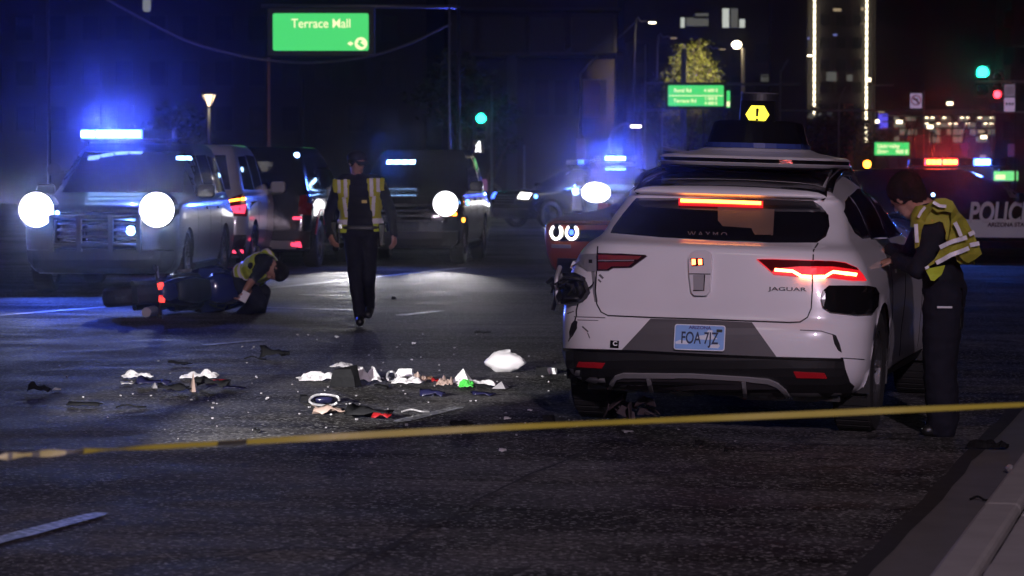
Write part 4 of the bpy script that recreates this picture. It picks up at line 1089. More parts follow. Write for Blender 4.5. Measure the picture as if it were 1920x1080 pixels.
# building with lit windows, centre right
Y = 175
b = building('brick_office_block', 'brown office block with a few lit upper windows above the willow', Y, 1170, 1512, -200, 40, wall_br)
for (a, c, d, e, m) in ((1275, 1283, 33, 52, win_on), (1285, 1327, 33, 49, win_on2), (1302, 1327, 25, 32, win_on2), (1353, 1366, 16, 52, win_on), (1368, 1382, 16, 52, win_on2), (1385, 1395, 36, 52, win_on),
                        (1425, 1440, 140, 153, win_on2)):
    facade_window(a, c, d, e, Y, m, b, wall_dk)
for r in range(4):
    for k in range(7):
        if r > 0: facade_window(1190 + 45 * k, 1216 + 45 * k, 20 + 62 * r, 55 + 62 * r, Y, win_off, b, wall_dk)
bpart('pilaster', wx(1440, Y), wx(1504, Y), -1.5, 0, -0.1, wz(-200, Y), wall_br, b)
# tower with vertical light strips
Y = 240
b = building('glass_tower', 'dark tower outlined by two vertical strips of white lights', Y, 1512, 1640, -400, 40, wall_dk)
for px, lo in ((1524.5, 212), (1622, 262)):
    y = -8
    while y < lo:
        h = 9 + (y * 7 % 5)
        MB().box((wx(px, Y), -0.35, (wz(y, Y) + wz(y + h, Y)) / 2), (0.14, 0.3, wz(y, Y) - wz(y + h, Y) - 0.07)).build('light_strip', led_strip, b)
        y += h + 1
for (a, c, d, e, m) in ((1548, 1567, 135, 152, win_on2), (1586, 1597, 140, 152, win_on2), (1510, 1522, 101, 106, win_warm), (1560, 1575, 16, 21, win_warm), (1612, 1618, 14, 20, win_warm), (1612, 1618, 43, 46, win_warm), (1511, 1516, 70, 74, emat('lit_window_blue', (0.3, 0.35, 1.0), 0.5)), (1560, 1568, 64, 67, MATS['lit_window_blue']), (1623, 1631, 146, 153, led_strip)):
    facade_window(a, c, d, e, Y, m, b, wall_dk)
for r in range(5):
    for k in range(3): facade_window(1536 + 30 * k, 1554 + 30 * k, 28 + 42 * r, 48 + 42 * r, Y + 0.0, win_off, b, wall_dk)
bpart('awning', wx(1500, Y), wx(1620, Y), -4, 0, wz(232, Y), wz(226, Y), wall_gr, b)
bpart('lit_lobby', wx(1505, Y), wx(1560, Y), -0.4, 0, wz(222, Y), wz(212, Y), win_on2, b)
bpart('entrance_column', wx(1577, Y), wx(1592, Y), -2.5, -1.5, -0.1, wz(196, Y), mat('red_column', (0.22, 0.07, 0.05), 0.7), b)
# stadium concourse with rows of downlights
Y = 290
b = building('stadium', 'pale lit stadium concourse with rows of ceiling lights, beyond the palms at right', Y, 1640, 2060, 212, 40, mat('stadium_wall', (0.10, 0.09, 0.085), 0.8, var=0.3, scale=0.4))
x0, x1 = wx(1650, Y), wx(1872, Y)
for k, py in enumerate((217, 228, 240, 254, 268, 284)):
    bpart('concourse_slab', x0, x1, -3.0 + 0.3 * k, 0, wz(py + 1.6, Y), wz(py, Y), wall_gr, b)
glowp = emat('concourse_panel_glow', (0.9, 0.82, 0.66), 0.13)  # wall panels glow in place of the lamplight falling on them
r5 = random.Random(5)
panel = None; dl = None
for r, (a, c) in enumerate(((219, 227), (230, 239), (242, 253), (256, 267), (270, 283))):
    for k in range(20):
        pa = 1652 + 11 * k; 
        if r5.random() < 0.16 + 0.10 * r: continue
        o = MB().box(((wx(pa, Y) + wx(pa + 10, Y)) / 2, -0.3, (wz(a, Y) + wz(c, Y)) / 2), (wx(pa + 9.4, Y) - wx(pa, Y), 0.2, wz(a, Y) - wz(c, Y) - 0.05)).build('wall_panel', glowp if r < 4 and pa > 1665 else wall_gr, b)
        if r < 2 and r5.random() < 0.75 and pa > 1690:
            MB().box((wx(pa + 5, Y), -0.8, wz(a + 2.0, Y)), (0.30, 0.3, 0.10)).build('ceiling_light', led_strip, b)
MB().box((wx(1652, Y), -1.0, wz(228, Y)), (1.0, 0.3, 1.6)).build('blue_screen', emat('blue_screen_glow', (0.12, 0.1, 1.0), 0.8), b)
for px, py, m in ((1632, 229, led_strip), (1642, 210, win_warm), (1675, 230, led_strip), (1732, 239, led_strip), (1826, 248, win_warm), (1831, 258, led_strip), (1830, 294, win_warm), (1871, 288, win_warm), (1768, 196, led_strip)):
    MB().box((wx(px, Y), -4.0, wz(py, Y)), (0.6, 0.3, 0.32)).build('wall_lamp', m, b)
# dark block on the far right
b = building('dark_block', 'black featureless block behind the signals at the right edge', 250, 1893, 2300, -60, 8, wall_dk)
for r in range(4):
    for k in range(5): facade_window(1880 + 30 * k, 1898 + 30 * k, 20 + 70 * r, 50 + 70 * r, 250, win_off, b, wall_dk)

# ------------------------------------------------------------------ trees
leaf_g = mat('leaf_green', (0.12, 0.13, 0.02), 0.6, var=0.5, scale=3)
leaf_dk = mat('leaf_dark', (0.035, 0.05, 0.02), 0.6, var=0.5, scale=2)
bark = mat('bark', (0.08, 0.06, 0.045), 0.9, var=0.4, bump=0.4, bscale=20)
def leaf_cloud(mb, pts, size, r):
    for p in pts:
        a = r.random() * PI * 2; t = r.uniform(-0.9, 0.9); s = size * r.uniform(0.6, 1.3)
        u = Vector((math.cos(a), math.sin(a), t)).normalized(); w = u.cross(Vector((r.uniform(-1, 1), r.uniform(-1, 1), r.uniform(-1, 1)))).normalized()
        p = Vector(p); mb.add([p - u * s, p + w * s * 0.45, p + u * s, p - w * s * 0.45], [(0, 1, 2, 3)])
def tree(name, label, px, Y, h, cr, kind, m, seed, n=1800, group=None, trunk_r=0.16):
    r = random.Random(seed); x = wx(px, Y)
    t = thing(name, label, 'tree', (x, Y, gz(x, Y)), r.random() * 6, group)
    th = h * (0.45 if kind != 'palm' else 0.95)
    pts = [(0.15 * r.uniform(-1, 1) * k, 0.15 * r.uniform(-1, 1) * k, th * k / 4) for k in range(5)]
    q = MB().tube(bez(pts, 3), trunk_r, 8, trunk_r * 0.6)
    top = Vector(pts[-1])
    mb = MB()
    if kind == 'palm':
        for k in range(22):
            a = 2 * PI * k / 22 + r.random() * 0.3; up = r.uniform(-0.5, 0.9); L = cr * r.uniform(0.8, 1.1)
            path = [top + Vector((math.cos(a) * L * s, math.sin(a) * L * s, L * (up * s - 0.9 * s * s))) for s in (0, .2, .4, .6, .8, 1)]
            for i in range(5):
                d = (path[i + 1] - path[i]); side = Vector((-math.sin(a), math.cos(a), 0))
                for sg in (-1, 1):
                    for f in (0.2, 0.7):
                        p = path[i] + d * f; w = 0.30 * L * (1 - 0.15 * i)
                        mb.add([p, p + side * sg * w * 0.7 + d * 0.9 + Vector((0, 0, -w * 0.5)), p + d * 0.35], [(0, 1, 2)])
    elif kind == 'willow':
        for k in range(26):
            a = r.random() * 2 * PI; rad = cr * math.sqrt(r.random()); L = h * r.uniform(0.35, 0.7); sx = math.cos(a) * rad; sy = math.sin(a) * rad
            topz = h * (1.0 - 0.28 * (rad / cr) ** 2)
            q.tube([top, Vector((sx * 0.5, sy * 0.5, (top.z + topz) / 2 + 0.6)), Vector((sx, sy, topz))], 0.05, 5, 0.015)
            strand = []
            for j in range(n // 26):
                s = r.random(); strand.append((sx + r.gauss(0, 0.22) + sx * 0.12 * s, sy + r.gauss(0, 0.22), topz - L * s))
            leaf_cloud(mb, strand, 0.085, r)
    else:
        cl = []
        for k in range(16):
            a = r.random() * 2 * PI; e = r.uniform(-0.3, 1); rad = cr * r.uniform(0.35, 0.95)
            c = Vector((math.cos(a) * rad * math.sqrt(max(0.1, 1 - e * e)), math.sin(a) * rad * math.sqrt(max(0.1, 1 - e * e)), h * 0.68 + e * h * 0.26)); cl.append(c)
            q.tube([top - Vector((0, 0, th * 0.2)), top.lerp(c, 0.6) + Vector((0, 0, 0.1)), c], 0.06, 5, 0.02)
        pts2 = []
        for k in range(n):
            c = r.choice(cl); pts2.append(c + Vector((r.gauss(0, 1), r.gauss(0, 1), r.gauss(0, 0.7))) * cr * 0.24)
        leaf_cloud(mb, pts2, 0.16, r)
    q.build('trunk', bark, t, smooth=True)
    mb.build('crown', m, t)
    return t
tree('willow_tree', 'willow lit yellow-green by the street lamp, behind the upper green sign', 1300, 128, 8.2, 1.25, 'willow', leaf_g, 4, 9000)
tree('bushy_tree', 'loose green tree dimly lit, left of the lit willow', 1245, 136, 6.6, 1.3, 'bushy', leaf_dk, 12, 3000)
tree('dark_tree', 'dark leafy tree just left of the pedestrian signal', 858, 106, 6.2, 1.7, 'bushy', leaf_dk, 21, 2200)
tree('young_tree', 'slender young tree right behind the signal pole', 938, 105, 4.0, 0.7, 'bushy', leaf_dk, 23, 700)
tree('dark_tree', 'low dark tree left of the post-top lamp', 332, 110, 4.2, 1.3, 'bushy', leaf_dk, 31, 1500)
tree('street_tree', 'broad dark tree in front of the tower entrance', 1562, 190, 6.0, 3.2, 'bushy', leaf_dk, 41, 2600)
for k, (px, h) in enumerate(((1690, 5.9), (1722, 6.6), (1750, 5.4), (1782, 6.8), (1806, 6.9), (1660, 5.2))):
    tree('palm_tree', ['palm before the stadium, just left of the no-turn sign', 'palm standing under the right edge of the no-turn sign', 'shortest palm in the middle of the stadium row', 'tall palm above the red roof light', 'tallest palm of the stadium row, at its right end', 'leftmost small palm beside the green cross-street sign'][k], px, 215, h, 0.62, 'palm', leaf_dk, 50 + k, group='palms before the stadium', trunk_r=0.10)

# ------------------------------------------------------------------ signs, signals, poles
letter_white = em_signw
def sign_box(name, label, cat, px0, px1, py0, py1, Y, face, depth=0.28, back=None, margin=0.03, group=None):
    x0, x1, z1, z0 = wx(px0, Y), wx(px1, Y), wz(py0, Y), wz(py1, Y)
    t = thing(name, label, cat, ((x0 + x1) / 2, Y, (z0 + z1) / 2), 0, group); w, h = x1 - x0, z1 - z0
    MB().box((0, depth / 2 + 0.01, 0), (w + 2 * margin, depth, h + 2 * margin)).build('housing', back or dark_steel, t, bevel=0.02)
    MB().prism(rounded(-w / 2, -h / 2, w / 2, h / 2, min(w, h) * 0.05), 0.02, frame((0, 0.015, 0), (1, 0, 0), (0, 0, 1))).build('face', face, t)
    return t, w, h
def sign_text(t, txt, size, x, z, m=None, xs=1.0, bold=0.0):
    ext = lambda s: max([a[0] for a in text_mesh(s, size, 0, align='LEFT', xs=xs)[0]] or [0])
    tot = ext(txt); pos = 0.0; done = ''
    for wd in txt.split():
        done = (done + ' ' + wd).strip(); off = ext(done) - ext(wd)
        lettering('lettering', wd, size, m or letter_white, t, frame((x - tot / 2 + off, -0.012, z), (1, 0, 0), (0, 0, 1)), extrude=0.004, xs=xs, bold=bold, align='LEFT')
# lit street-name sign on its mast arm
t, w, h = sign_box('street_name_sign', 'large lit green street-name sign reading Terrace Mall, hung above the black SUV', 'sign', 513, 692, 25, 95, 72, em_sign, margin=0.16)
sign_text(t, 'Terrace Mall', h * 0.34, 0, h * 0.22, xs=0.92, bold=0.002)
q = MB().lathe([(0.16, -0.012), (0.17, -0.02), (0.0, -0.022)], 'y', (w * 0.42, 0, -h * 0.31), 20); q.build('roundel', em_signw, t)
MB().prism([(-0.10, -0.02), (0.02, -0.10), (0.10, -0.06), (-0.02, 0.03), (0.06, 0.08), (-0.05, 0.10)], 0.004, frame((w * 0.42, -0.024, -h * 0.31), (1, 0, 0), (0, 0, 1))).build('roundel_mark', em_sign, t)
MB().prism([(-0.09, 0), (0.02, 0.07), (0.02, 0.03), (0.07, 0.03), (0.07, -0.03), (0.02, -0.03), (0.02, -0.07)], 0.004, frame((w * 0.31, -0.016, -h * 0.31), (1, 0, 0), (0, 0, 1))).build('arrow', em_signw, t)
# direction sign right
t, w, h = sign_box('street_name_sign', 'lit green two-line direction sign under the willow, above the white car', 'sign', 1252, 1356, 160, 199, 105, em_sign, margin=0.12)
MB().box((0, -0.008, 0.0), (w * 0.98, 0.012, 0.03)).build('divider', em_signw, t)
sign_text(t, 'Rural Rd', h * 0.24, -w * 0.24, h * 0.25, xs=1.0, bold=0.004); sign_text(t, 'Terrace Rd', h * 0.24, -w * 0.20, -h * 0.25, xs=1.0, bold=0.004)
sign_text(t, '4  600 E', h * 0.22, w * 0.28, h * 0.25, bold=0.004); sign_text(t, '1  500 E', h * 0.20, w * 0.28, -h * 0.14, bold=0.004); sign_text(t, '4  600 E', h * 0.20, w * 0.28, -h * 0.36, bold=0.004)
x = wx(1364, 105)
t2, w2, h2 = sign_box('edge_on_sign', 'narrow green sign seen almost edge-on beside the two-line direction sign', 'sign', 1361, 1368, 170, 202, 105.6, em_sign, margin=0.02)
MB().box((0, -0.005, -h2 * 0.28), (w2 * 0.9, 0.012, h2 * 0.3)).build('yellow_panel', em_signw, t2)
t, w, h = sign_box('street_name_sign', 'lit green cross-street sign below the tower, left of the red roof light', 'sign', 1639, 1704, 267, 291, 185, em_sign, margin=0.08)
sign_text(t, 'University', h * 0.42, -w * 0.10, h * 0.2, bold=0.012); sign_text(t, 'Drive', h * 0.38, -w * 0.26, -h * 0.22, bold=0.012); sign_text(t, '900 E', h * 0.42, w * 0.28, -h * 0.24, bold=0.012)
t, w, h = sign_box('street_name_sign', 'small lit green sign behind the police SUV at the right edge', 'sign', 1862, 1908, 321, 339, 150, emat('pale_green_glow', (0.2, 0.85, 0.25), 1.0), margin=0.06)
MB().box((-w * 0.22, -0.008, -h * 0.1), (w * 0.4, 0.012, h * 0.5)).build('pale_patch', em_signw, t)
# mast arms and poles
def pole(name, label, px, Y, pytop, r=0.09, m=None, group=None, extra=None, base=None):
    x = wx(px, Y); z1 = wz(pytop, Y); zg = gz(x, Y) - 0.05 if base is None else base
    t = thing(name, label, 'pole', (x, Y, zg), 0, group)
    q = MB().tube([(0, 0, 0), (0, 0, z1 - zg)], r, 10, r * 0.7); q.lathe([(0, 0.3), (r * 1.7, 0.28), (r * 1.9, 0.0)], 'z', (0, 0, 0), 12)
    q.build('shaft', m or metal_pole, t, smooth=True)
    if extra: extra(t, zg)
    return t
def arm(t, zg, pts, r=0.05, nm='arm'):
    o = t.location
    return MB().tube([Vector(p) - o for p in pts], r, 8).build(nm, metal_pole, t, smooth=True)
red_pole = mat('red_lit_pole', (0.30, 0.16, 0.15), 0.5)  # red lamplight put into the base colour of the steel
pole('signal_pole', 'thin pole tinted red by the lights, standing below the large green sign', 505, 60, 108, 0.05, red_pole)
pole('faint_pole', 'faint tall pole at the far left of the street', 93, 46, -60, 0.035, dark_steel)
pole('faint_pole', 'short dark post right of the thin red-lit pole', 569, 85, 148, 0.05, dark_steel)
pole('utility_pole', 'white topped pole the slack cable is tied to', 843, 64, 8, 0.035, metal_pole)
pole('mast_arm_pole', 'dark mast pole whose arm carries the large green sign', 860, 72.4, -20, 0.06, dark_steel, extra=lambda t, zg: arm(t, zg, [at(862, 13, 72.4), at(700, 12, 72.4), at(490, 11, 72.4)], 0.05, 'mast_arm'))
pole('signal_pole', 'pole carrying the green signal and the walking-man signal', 922, 101, 162, 0.055, metal_pole)
pole('bollard_post', 'short pale post left of the far patrol SUV', 983, 100, 272, 0.05, metal_pole)
def lamp_arm(t, zg):
    p = Vector((wx(1088, 95), 95, wz(140, 95)))
    arm(t, zg, [p, p + Vector((0.25, 0, 0.32)), p + Vector((0.62, 0, 0.66))], 0.045)
    bx0, bx1 = wx(1093, 95) - t.location.x, wx(1124, 95) - t.location.x; bz0, bz1 = wz(221, 95) - zg, wz(151, 95) - zg
    MB().box(((bx0 + bx1) / 2, 0, (bz0 + bz1) / 2), (bx1 - bx0, 0.03, bz1 - bz0)).build('banner', mat('banner_cloth', (0.20, 0.12, 0.11), 0.8, var=0.35, scale=2), t)
    MB().box(((bx0 + bx1) / 2, 0, bz1 + 0.03), (bx1 - bx0 + 0.1, 0.03, 0.03)).build('banner_rod', metal_pole, t)
    MB().box((0.02, 0, wz(266, 95) - zg - 0.3), (0.34, 0.12, 0.85)).build('cabinet', metal_pole, t, bevel=0.01)
pole('lamp_pole', 'grey lamp pole with a brown banner and a bent arm, in the centre', 1088, 95, 140, 0.06, metal_pole, extra=lamp_arm)
pole('concrete_column', 'thick pale column left of the blue roof light, rising beside the office building', 1178, 118, 80, 0.27, wall_gr)
pole('concrete_column', 'thinner grey column next to the thick pale column', 1194, 124, 215, 0.24, wall_gr)
def slanted(t, zg):
    p0 = Vector((wx(1158, 100), 100, wz(72, 100)))
    arm(t, zg, [p0, Vector((wx(1192, 100), 100, wz(41, 100)))], 0.035, 'strut')
pole('mast_pole', 'dark mast with a short slanted strut, at the end of the overhang', 1157, 100, 22, 0.035, dark_steel, extra=slanted)
def mastarm1(t, zg):
    arm(t, zg, [Vector((wx(1209, 105), 105.2, wz(156, 105))), Vector((wx(1500, 105), 105.2, wz(158, 105)))], 0.05, 'mast_arm')
    arm(t, zg, [Vector((wx(1209, 105), 105.2, wz(206, 105))), Vector((wx(1246, 105), 105.2, wz(206, 105)))], 0.05, 'bracket')
pole('mast_arm_pole', 'pole whose long arm carries the two-line green sign', 1209, 105.2, 84, 0.05, metal_pole, extra=mastarm1)
pole('slim_post', 'slim pale post below the two-line green sign', 1241, 104, 206, 0.04, metal_pole)
pole('street_pole', 'grey pole in front of the lit willow', 1281, 120, 92, 0.16, metal_pole)
pole('slim_post', 'thin post behind the roof sensor of the white car', 1318, 118, 206, 0.05, dark_steel)
def mastarm2(t, zg):
    Yq = 140
    arm(t, zg, [Vector((wx(1458, Yq), Yq, wz(207, Yq))), Vector((wx(1731, Yq), Yq, wz(207, Yq)))], 0.05, 'mast_arm')
    arm(t, zg, [Vector((wx(1622, Yq), Yq, wz(160, Yq))), Vector((wx(1674, Yq), Yq, wz(160, Yq)))], 0.04, 'mast_arm')
pole('mast_arm_pole', 'pole with the arm that holds the no-left-turn sign', 1731, 140, 170, 0.045, red_pole, extra=mastarm2)
pole('twin_pole', 'left of two close thin poles beside the tower lights', 1627, 200, -20, 0.05, metal_pole)
pole('twin_pole', 'right of two close thin poles beside the tower lights', 1634, 200, -20, 0.05, metal_pole)
def mastarm3(t, zg):
    Yq = 110
    arm(t, zg, [Vector((wx(1826, Yq), Yq, wz(153.5, Yq))), Vector((wx(1990, Yq), Yq, wz(153, Yq)))], 0.05, 'mast_arm')
    arm(t, zg, [Vector((wx(1858, Yq), Yq, wz(210, Yq))), Vector((wx(1990, Yq), Yq, wz(210, Yq)))], 0.045, 'mast_arm')
    arm(t, zg, [Vector((wx(1897, Yq), Yq, wz(87, Yq))), Vector((wx(1990, Yq), Yq, wz(87, Yq)))], 0.035, 'mast_arm')
pole('mast_arm_pole', 'signal mast pole at the right edge with three stacked arms', 1903, 110, 85, 0.05, dark_steel, extra=mastarm3)
pole('slim_post', 'thin pale post under the red arrow signal', 1858, 112, 212, 0.035, metal_pole)
# curved lamp poles far off (unlit)
def curved(t, zg):
    pass
for (px, p0, p1, Yq, lb) in ((1462, 155, 112, 150, 'curved unlit lamp pole left of the tower'), (1572, 205, 162, 170, 'curved unlit lamp pole in front of the tower')):
    x = wx(px, Yq); t = thing('curved_lamp_pole', lb, 'pole', (x, Yq, 0), 0)
    MB().tube(bez([(0, 0, 0), (0, 0, wz(p0, Yq)), (0.08, 0, wz((p0 + p1) / 2, Yq)), (0.42, 0, wz(p1, Yq))], 5), 0.05, 7).build('shaft', metal_pole, t, smooth=True)
# signal heads
def signal(name, label, px, py, Y, em, slots, on, cat='traffic light', r=0.15, parent_px=None):
    x = wx(px, Y); z = wz(py, Y)
    t = thing(name, label, cat, (x, Y, z))
    h = 0.36 * slots; oz = (on - (slots - 1) / 2) * 0.36
    MB().box((0, 0.14, oz), (0.36, 0.22, h)).build('housing', gloss_black, t, bevel=0.02)
    MB().box((0, 0.20, oz), (0.62, 0.02, h + 0.26)).build('backplate', black_plastic, t)
    for k in range(slots):
        zz = oz + (k - (slots - 1) / 2) * 0.36 * -1
        a = MB().lathe([(0, -0.035), (r * 0.7, -0.02), (r, 0.02)], 'y', (0, 0.02, zz), 20)
        a.build('lens', em if abs(zz) < 0.01 else gloss_black, t)
        q = MB(); vs = []; fs = []
        for i in range(9):
            an = -0.3 + (PI + 0.6) * i / 8
            for yy in (-0.20, 0.03): vs.append((1.08 * r * math.cos(an), yy, zz + 1.08 * r * math.sin(an)))
        for i in range(8): fs.append((2 * i, 2 * i + 1, 2 * i + 3, 2 * i + 2))
        q.add(vs, fs); q.build('visor', black_plastic, t)
    return t
t = signal('traffic_light', 'traffic light showing a large green disc at upper right', 1840, 136, 110, em_green, 3, 0, r=0.25)
lamp('signal_glow', 'SPOT', (0, -0.25, 0), 5 * 4 * PI, (0.02, 1.0, 0.65), t, 0.1, math.radians(160), 0.5, (0, -1, 0))
t = signal('traffic_light', 'traffic light showing a small red arrow beside the white signs', 1868, 177, 110, em_redsig, 3, 2, r=0.17)
lamp('signal_glow', 'SPOT', (0, -0.25, 0), 2 * 4 * PI, (1, 0.03, 0.04), t, 0.1, math.radians(160), 0.5, (0, -1, 0))
t = signal('traffic_light', 'traffic light showing green on the pole left of centre', 902, 222, 100.6, em_green, 3, 0, r=0.19)
lamp('signal_glow', 'SPOT', (0, -0.25, 0), 2.5 * 4 * PI, (0.02, 1.0, 0.7), t, 0.1, math.radians(160), 0.5, (0, -1, 0))
t = thing('pedestrian_signal', 'pedestrian signal showing a white walking man below the green light', 'pedestrian signal', (wx(897, 100.6), 100.6, wz(275, 100.6)))
MB().box((0, 0.12, 0), (0.46, 0.2, 0.5)).build('housing', gloss_black, t, bevel=0.02)
man = MB(); F_ = frame((0, 0.0, 0), (1, 0, 0), (0, 0, 1))
man.prism(rounded(-0.01, 0.12, 0.07, 0.2, 0.035), 0.01, F_); man.prism([(-0.03, 0.11), (0.06, 0.11), (0.09, 0.02), (0.05, -0.04), (-0.06, -0.02), (-0.10, 0.03)], 0.01, F_)
man.prism([(0.0, -0.03), (0.06, -0.04), (0.10, -0.20), (0.04, -0.20)], 0.01, F_); man.prism([(-0.05, -0.02), (0.0, -0.05), (-0.06, -0.20), (-0.12, -0.19)], 0.01, F_)
man.build('walking_man', emat('walk_white', (1, 0.97, 0.95), 4), t)
MB().box((0, -0.03, 0.25), (0.46, 0.12, 0.02)).build('visor', black_plastic, t)
# white regulatory signs
sign_white = mat('sign_white', (0.75, 0.70, 0.78), 0.35)
ink = mat('sign_black', (0.02, 0.02, 0.02), 0.5); sred = mat('sign_red', (0.6, 0.02, 0.03), 0.4)
signback = emat('retro_sign_glow', (0.62, 0.42, 0.72), 0.42)  # light thrown back by the sign, given as emission of its face
def plate_sign(name, label, px0, px1, py0, py1, Y, face):
    x0, x1, z1, z0 = wx(px0, Y), wx(px1, Y), wz(py0, Y), wz(py1, Y)
    t = thing(name, label, 'sign', ((x0 + x1) / 2, Y, (z0 + z1) / 2)); w, h = x1 - x0, z1 - z0
    MB().prism(rounded(-w / 2, -h / 2, w / 2, h / 2, 0.05), 0.012, frame((0, 0.012, 0), (1, 0, 0), (0, 0, 1))).build('face', face, t)
    for zz in (-h * 0.3, h * 0.3): MB().box((0, 0.04, zz), (w * 0.9, 0.05, 0.05)).build('bracket', metal_pole, t)
    return t, w, h
t, w, h = plate_sign('no_left_turn_sign', 'white no-left-turn sign with red ring on the long mast arm', 1705, 1727, 175, 203, 139.8, signback)
q = MB(); n = 24; Ff = frame((0, -0.004, 0.03), (1, 0, 0), (0, 0, 1)); vs = []; fs = []
for k in range(n):
    a = 2 * PI * k / n
    for rr in (0.27, 0.215): vs.append(Ff @ Vector((rr * math.cos(a), rr * math.sin(a), 0))); 
for k in range(n): fs.append((2 * k, 2 * k + 1, (2 * k + 3) % (2 * n), (2 * k + 2) % (2 * n)))
q.add(vs, fs); q.prism([(-0.20, 0.15), (-0.15, 0.20), (0.20, -0.15), (0.15, -0.20)], 0.004, frame((0, -0.005, 0.03), (1, 0, 0), (0, 0, 1)))
q.build('prohibition_ring', sred, t)
MB().prism([(-0.17, 0.06), (-0.06, 0.14), (-0.06, 0.09), (0.10, 0.09), (0.10, -0.15), (0.04, -0.15), (0.04, 0.03), (-0.06, 0.03), (-0.06, -0.02)], 0.003, frame((0, -0.002, 0.03), (1, 0, 0), (0, 0, 1))).build('turn_arrow', ink, t)
dimface = emat('retro_sign_dim_glow', (0.45, 0.33, 0.52), 0.22)  # weaker emission for the light on the upper plate
t, w, h = plate_sign('white_sign', 'upper white plate sign right of the red arrow signal', 1881, 1901, 158, 181, 109.8, dimface)
for k in range(3): MB().box((0, -0.004, h * (0.2 - 0.2 * k)), (w * 0.7, 0.004, 0.03)).build('text_line', mat('faded_ink', (0.15, 0.12, 0.16), 0.5), t)
t, w, h = plate_sign('white_sign', 'lower white plate sign with small pictograms right of the red arrow signal', 1881, 1901, 183, 209, 109.8, signback)
for sx in (-0.13, 0.0, 0.12):
    MB().prism([(-0.03, -0.05), (0.03, -0.05), (0.05, 0.03), (0.01, 0.07), (-0.04, 0.03)], 0.003, frame((sx, -0.003, 0.02), (1, 0, 0), (0, 0, 1))).build('pictogram', ink, t)
t, w, h = plate_sign('back_of_sign', 'pale plate hanging at the top edge beside the cable', 270, 285, -10, 22, 62, emat('pale_plate_glow', (0.45, 0.48, 0.5), 0.35))  # plate glows by emission in place of light falling on it
t, w, h = plate_sign('parking_sign', 'dim purple banner sign above the rear of the police SUV', 1801, 1813, 268, 292, 150, emat('dim_purple_glow', (0.30, 0.04, 0.16), 0.2))  # faint emission stands for light on the plate
t, w, h = plate_sign('parking_sign', 'dim violet sign at the right edge above the small green sign', 1888, 1904, 270, 294, 150, emat('dim_violet_glow', (0.2, 0.07, 0.3), 0.2))  # face lightened by emission, no lamp inside
t, w, h = plate_sign('utility_box_sign', 'small pinkish plate beside the white post of the far patrol SUV', 902, 914, 336, 360, 99, emat('dim_pink_glow', (0.4, 0.15, 0.35), 0.25))  # plate lightened by its own faint emission
# slack cable over the street
q = MB(); P_ = [at(195, -4, 60), at(330, 68, 60), at(430, 100, 60), at(520, 115, 60), at(600, 117, 61), at(690, 106, 62), at(765, 83, 63), at(835, 50, 64), at(845, 44, 64)]
q.tube(bez(P_, 6), 0.028, 6); c = tag(q.build('slack_cable', mat('cable_grey', (0.16, 0.16, 0.17), 0.5)), 'slack grey cable hanging in a long curve under the large green sign', 'cable')
# ------------------------------------------------------------------ street lamps
def street_lamp(label, px, py, Y, kind='cobra', I=20, col=(1, 0.83, 0.55), head=True, group='street lamps', r=0.16, em=None):
    x = wx(px, Y); z = wz(py, Y); zg = gz(x, Y)
    t = thing('street_lamp', label, 'street lamp', (x, Y, zg), 0, group); hz_ = z - zg
    if kind == 'globe':
        MB().tube([(0.30, 0, 0), (0.30, 0, hz_ - 0.15)], 0.11, 10, 0.09).build('pole', mat('lit_pole', (0.3, 0.26, 0.2), 0.5), t, smooth=True)  # tan pole colour holds the lamplight falling on it
        MB().tube([(0.30, 0, hz_ - 0.2), (0.12, 0, hz_ + 0.02), (0, 0, hz_ + 0.06)], 0.05, 8).build('arm', metal_pole, t)
        MB().sphere((0, 0, hz_), (r, r, r * 0.8)).build('lamp_head', em or em_lampw, t, smooth=True)
    elif kind == 'torch':
        MB().tube([(0, 0, 0), (0, 0, hz_ - 0.2)], 0.05, 8).build('pole', dark_steel, t, smooth=True)
        MB().lathe([(0.05, -0.17), (0.17, 0.12), (0.0, 0.15)], 'z', (0, 0, hz_), 14).build('lamp_shade', emat('torch_glow', (1, 0.72, 0.42), 3.0), t)
        q = MB()
        for k in range(4):
            a = PI / 4 + PI / 2 * k; q.tube([(0.055 * math.cos(a), 0.055 * math.sin(a), hz_ - 0.18), (0.185 * math.cos(a), 0.185 * math.sin(a), hz_ + 0.13)], 0.016, 5)
        q.lathe([(0.20, 0.13), (0.20, 0.16), (0, 0.19)], 'z', (0, 0, hz_), 14); q.build('cage', dark_steel, t)
    else:
        dx = 0.9 if kind == 'cobra' else -0.9
        MB().tube(bez([(dx, 0, 0), (dx, 0, hz_ - 0.6), (dx * 0.6, 0, hz_ + 0.02), (dx * 0.15, 0, hz_ + 0.06)], 4), 0.06, 8, 0.035).build('pole', metal_pole, t, smooth=True)
        MB().box((0, 0, hz_ + 0.05), (0.5, 0.22, 0.1)).build('lamp_head', dark_steel, t, bevel=0.03)
        MB().box((0, -0.02, hz_ - 0.02), (0.34, 0.20, 0.05)).build('diffuser', em or em_lampw, t, bevel=0.01)
    if I and kind == 'globe': lamp('street_lamp_light', 'SPOT', (-0.2, 0.35, hz_ - 0.05), I * 4 * PI, col, t, 0.15, math.radians(46), 0.7, (-2.0, 5.6, -1.0))
    elif I: lamp('street_lamp_light', 'SPOT', (0, -0.1, hz_ - 0.12), I * 4 * PI, col, t, 0.15, math.radians(120), 0.5, (0, -0.1, -1))
    return t
street_lamp('bright round street lamp right of the lit willow', 1380, 84, 122, 'globe', 420, r=0.22)
street_lamp('small flat street lamp at the top, left of the lit windows', 1222, 42, 140, 'flat', 6)
street_lamp('dim flat street lamp just above the lit willow', 1262, 71, 150, 'flat', 0, em=win_warm)
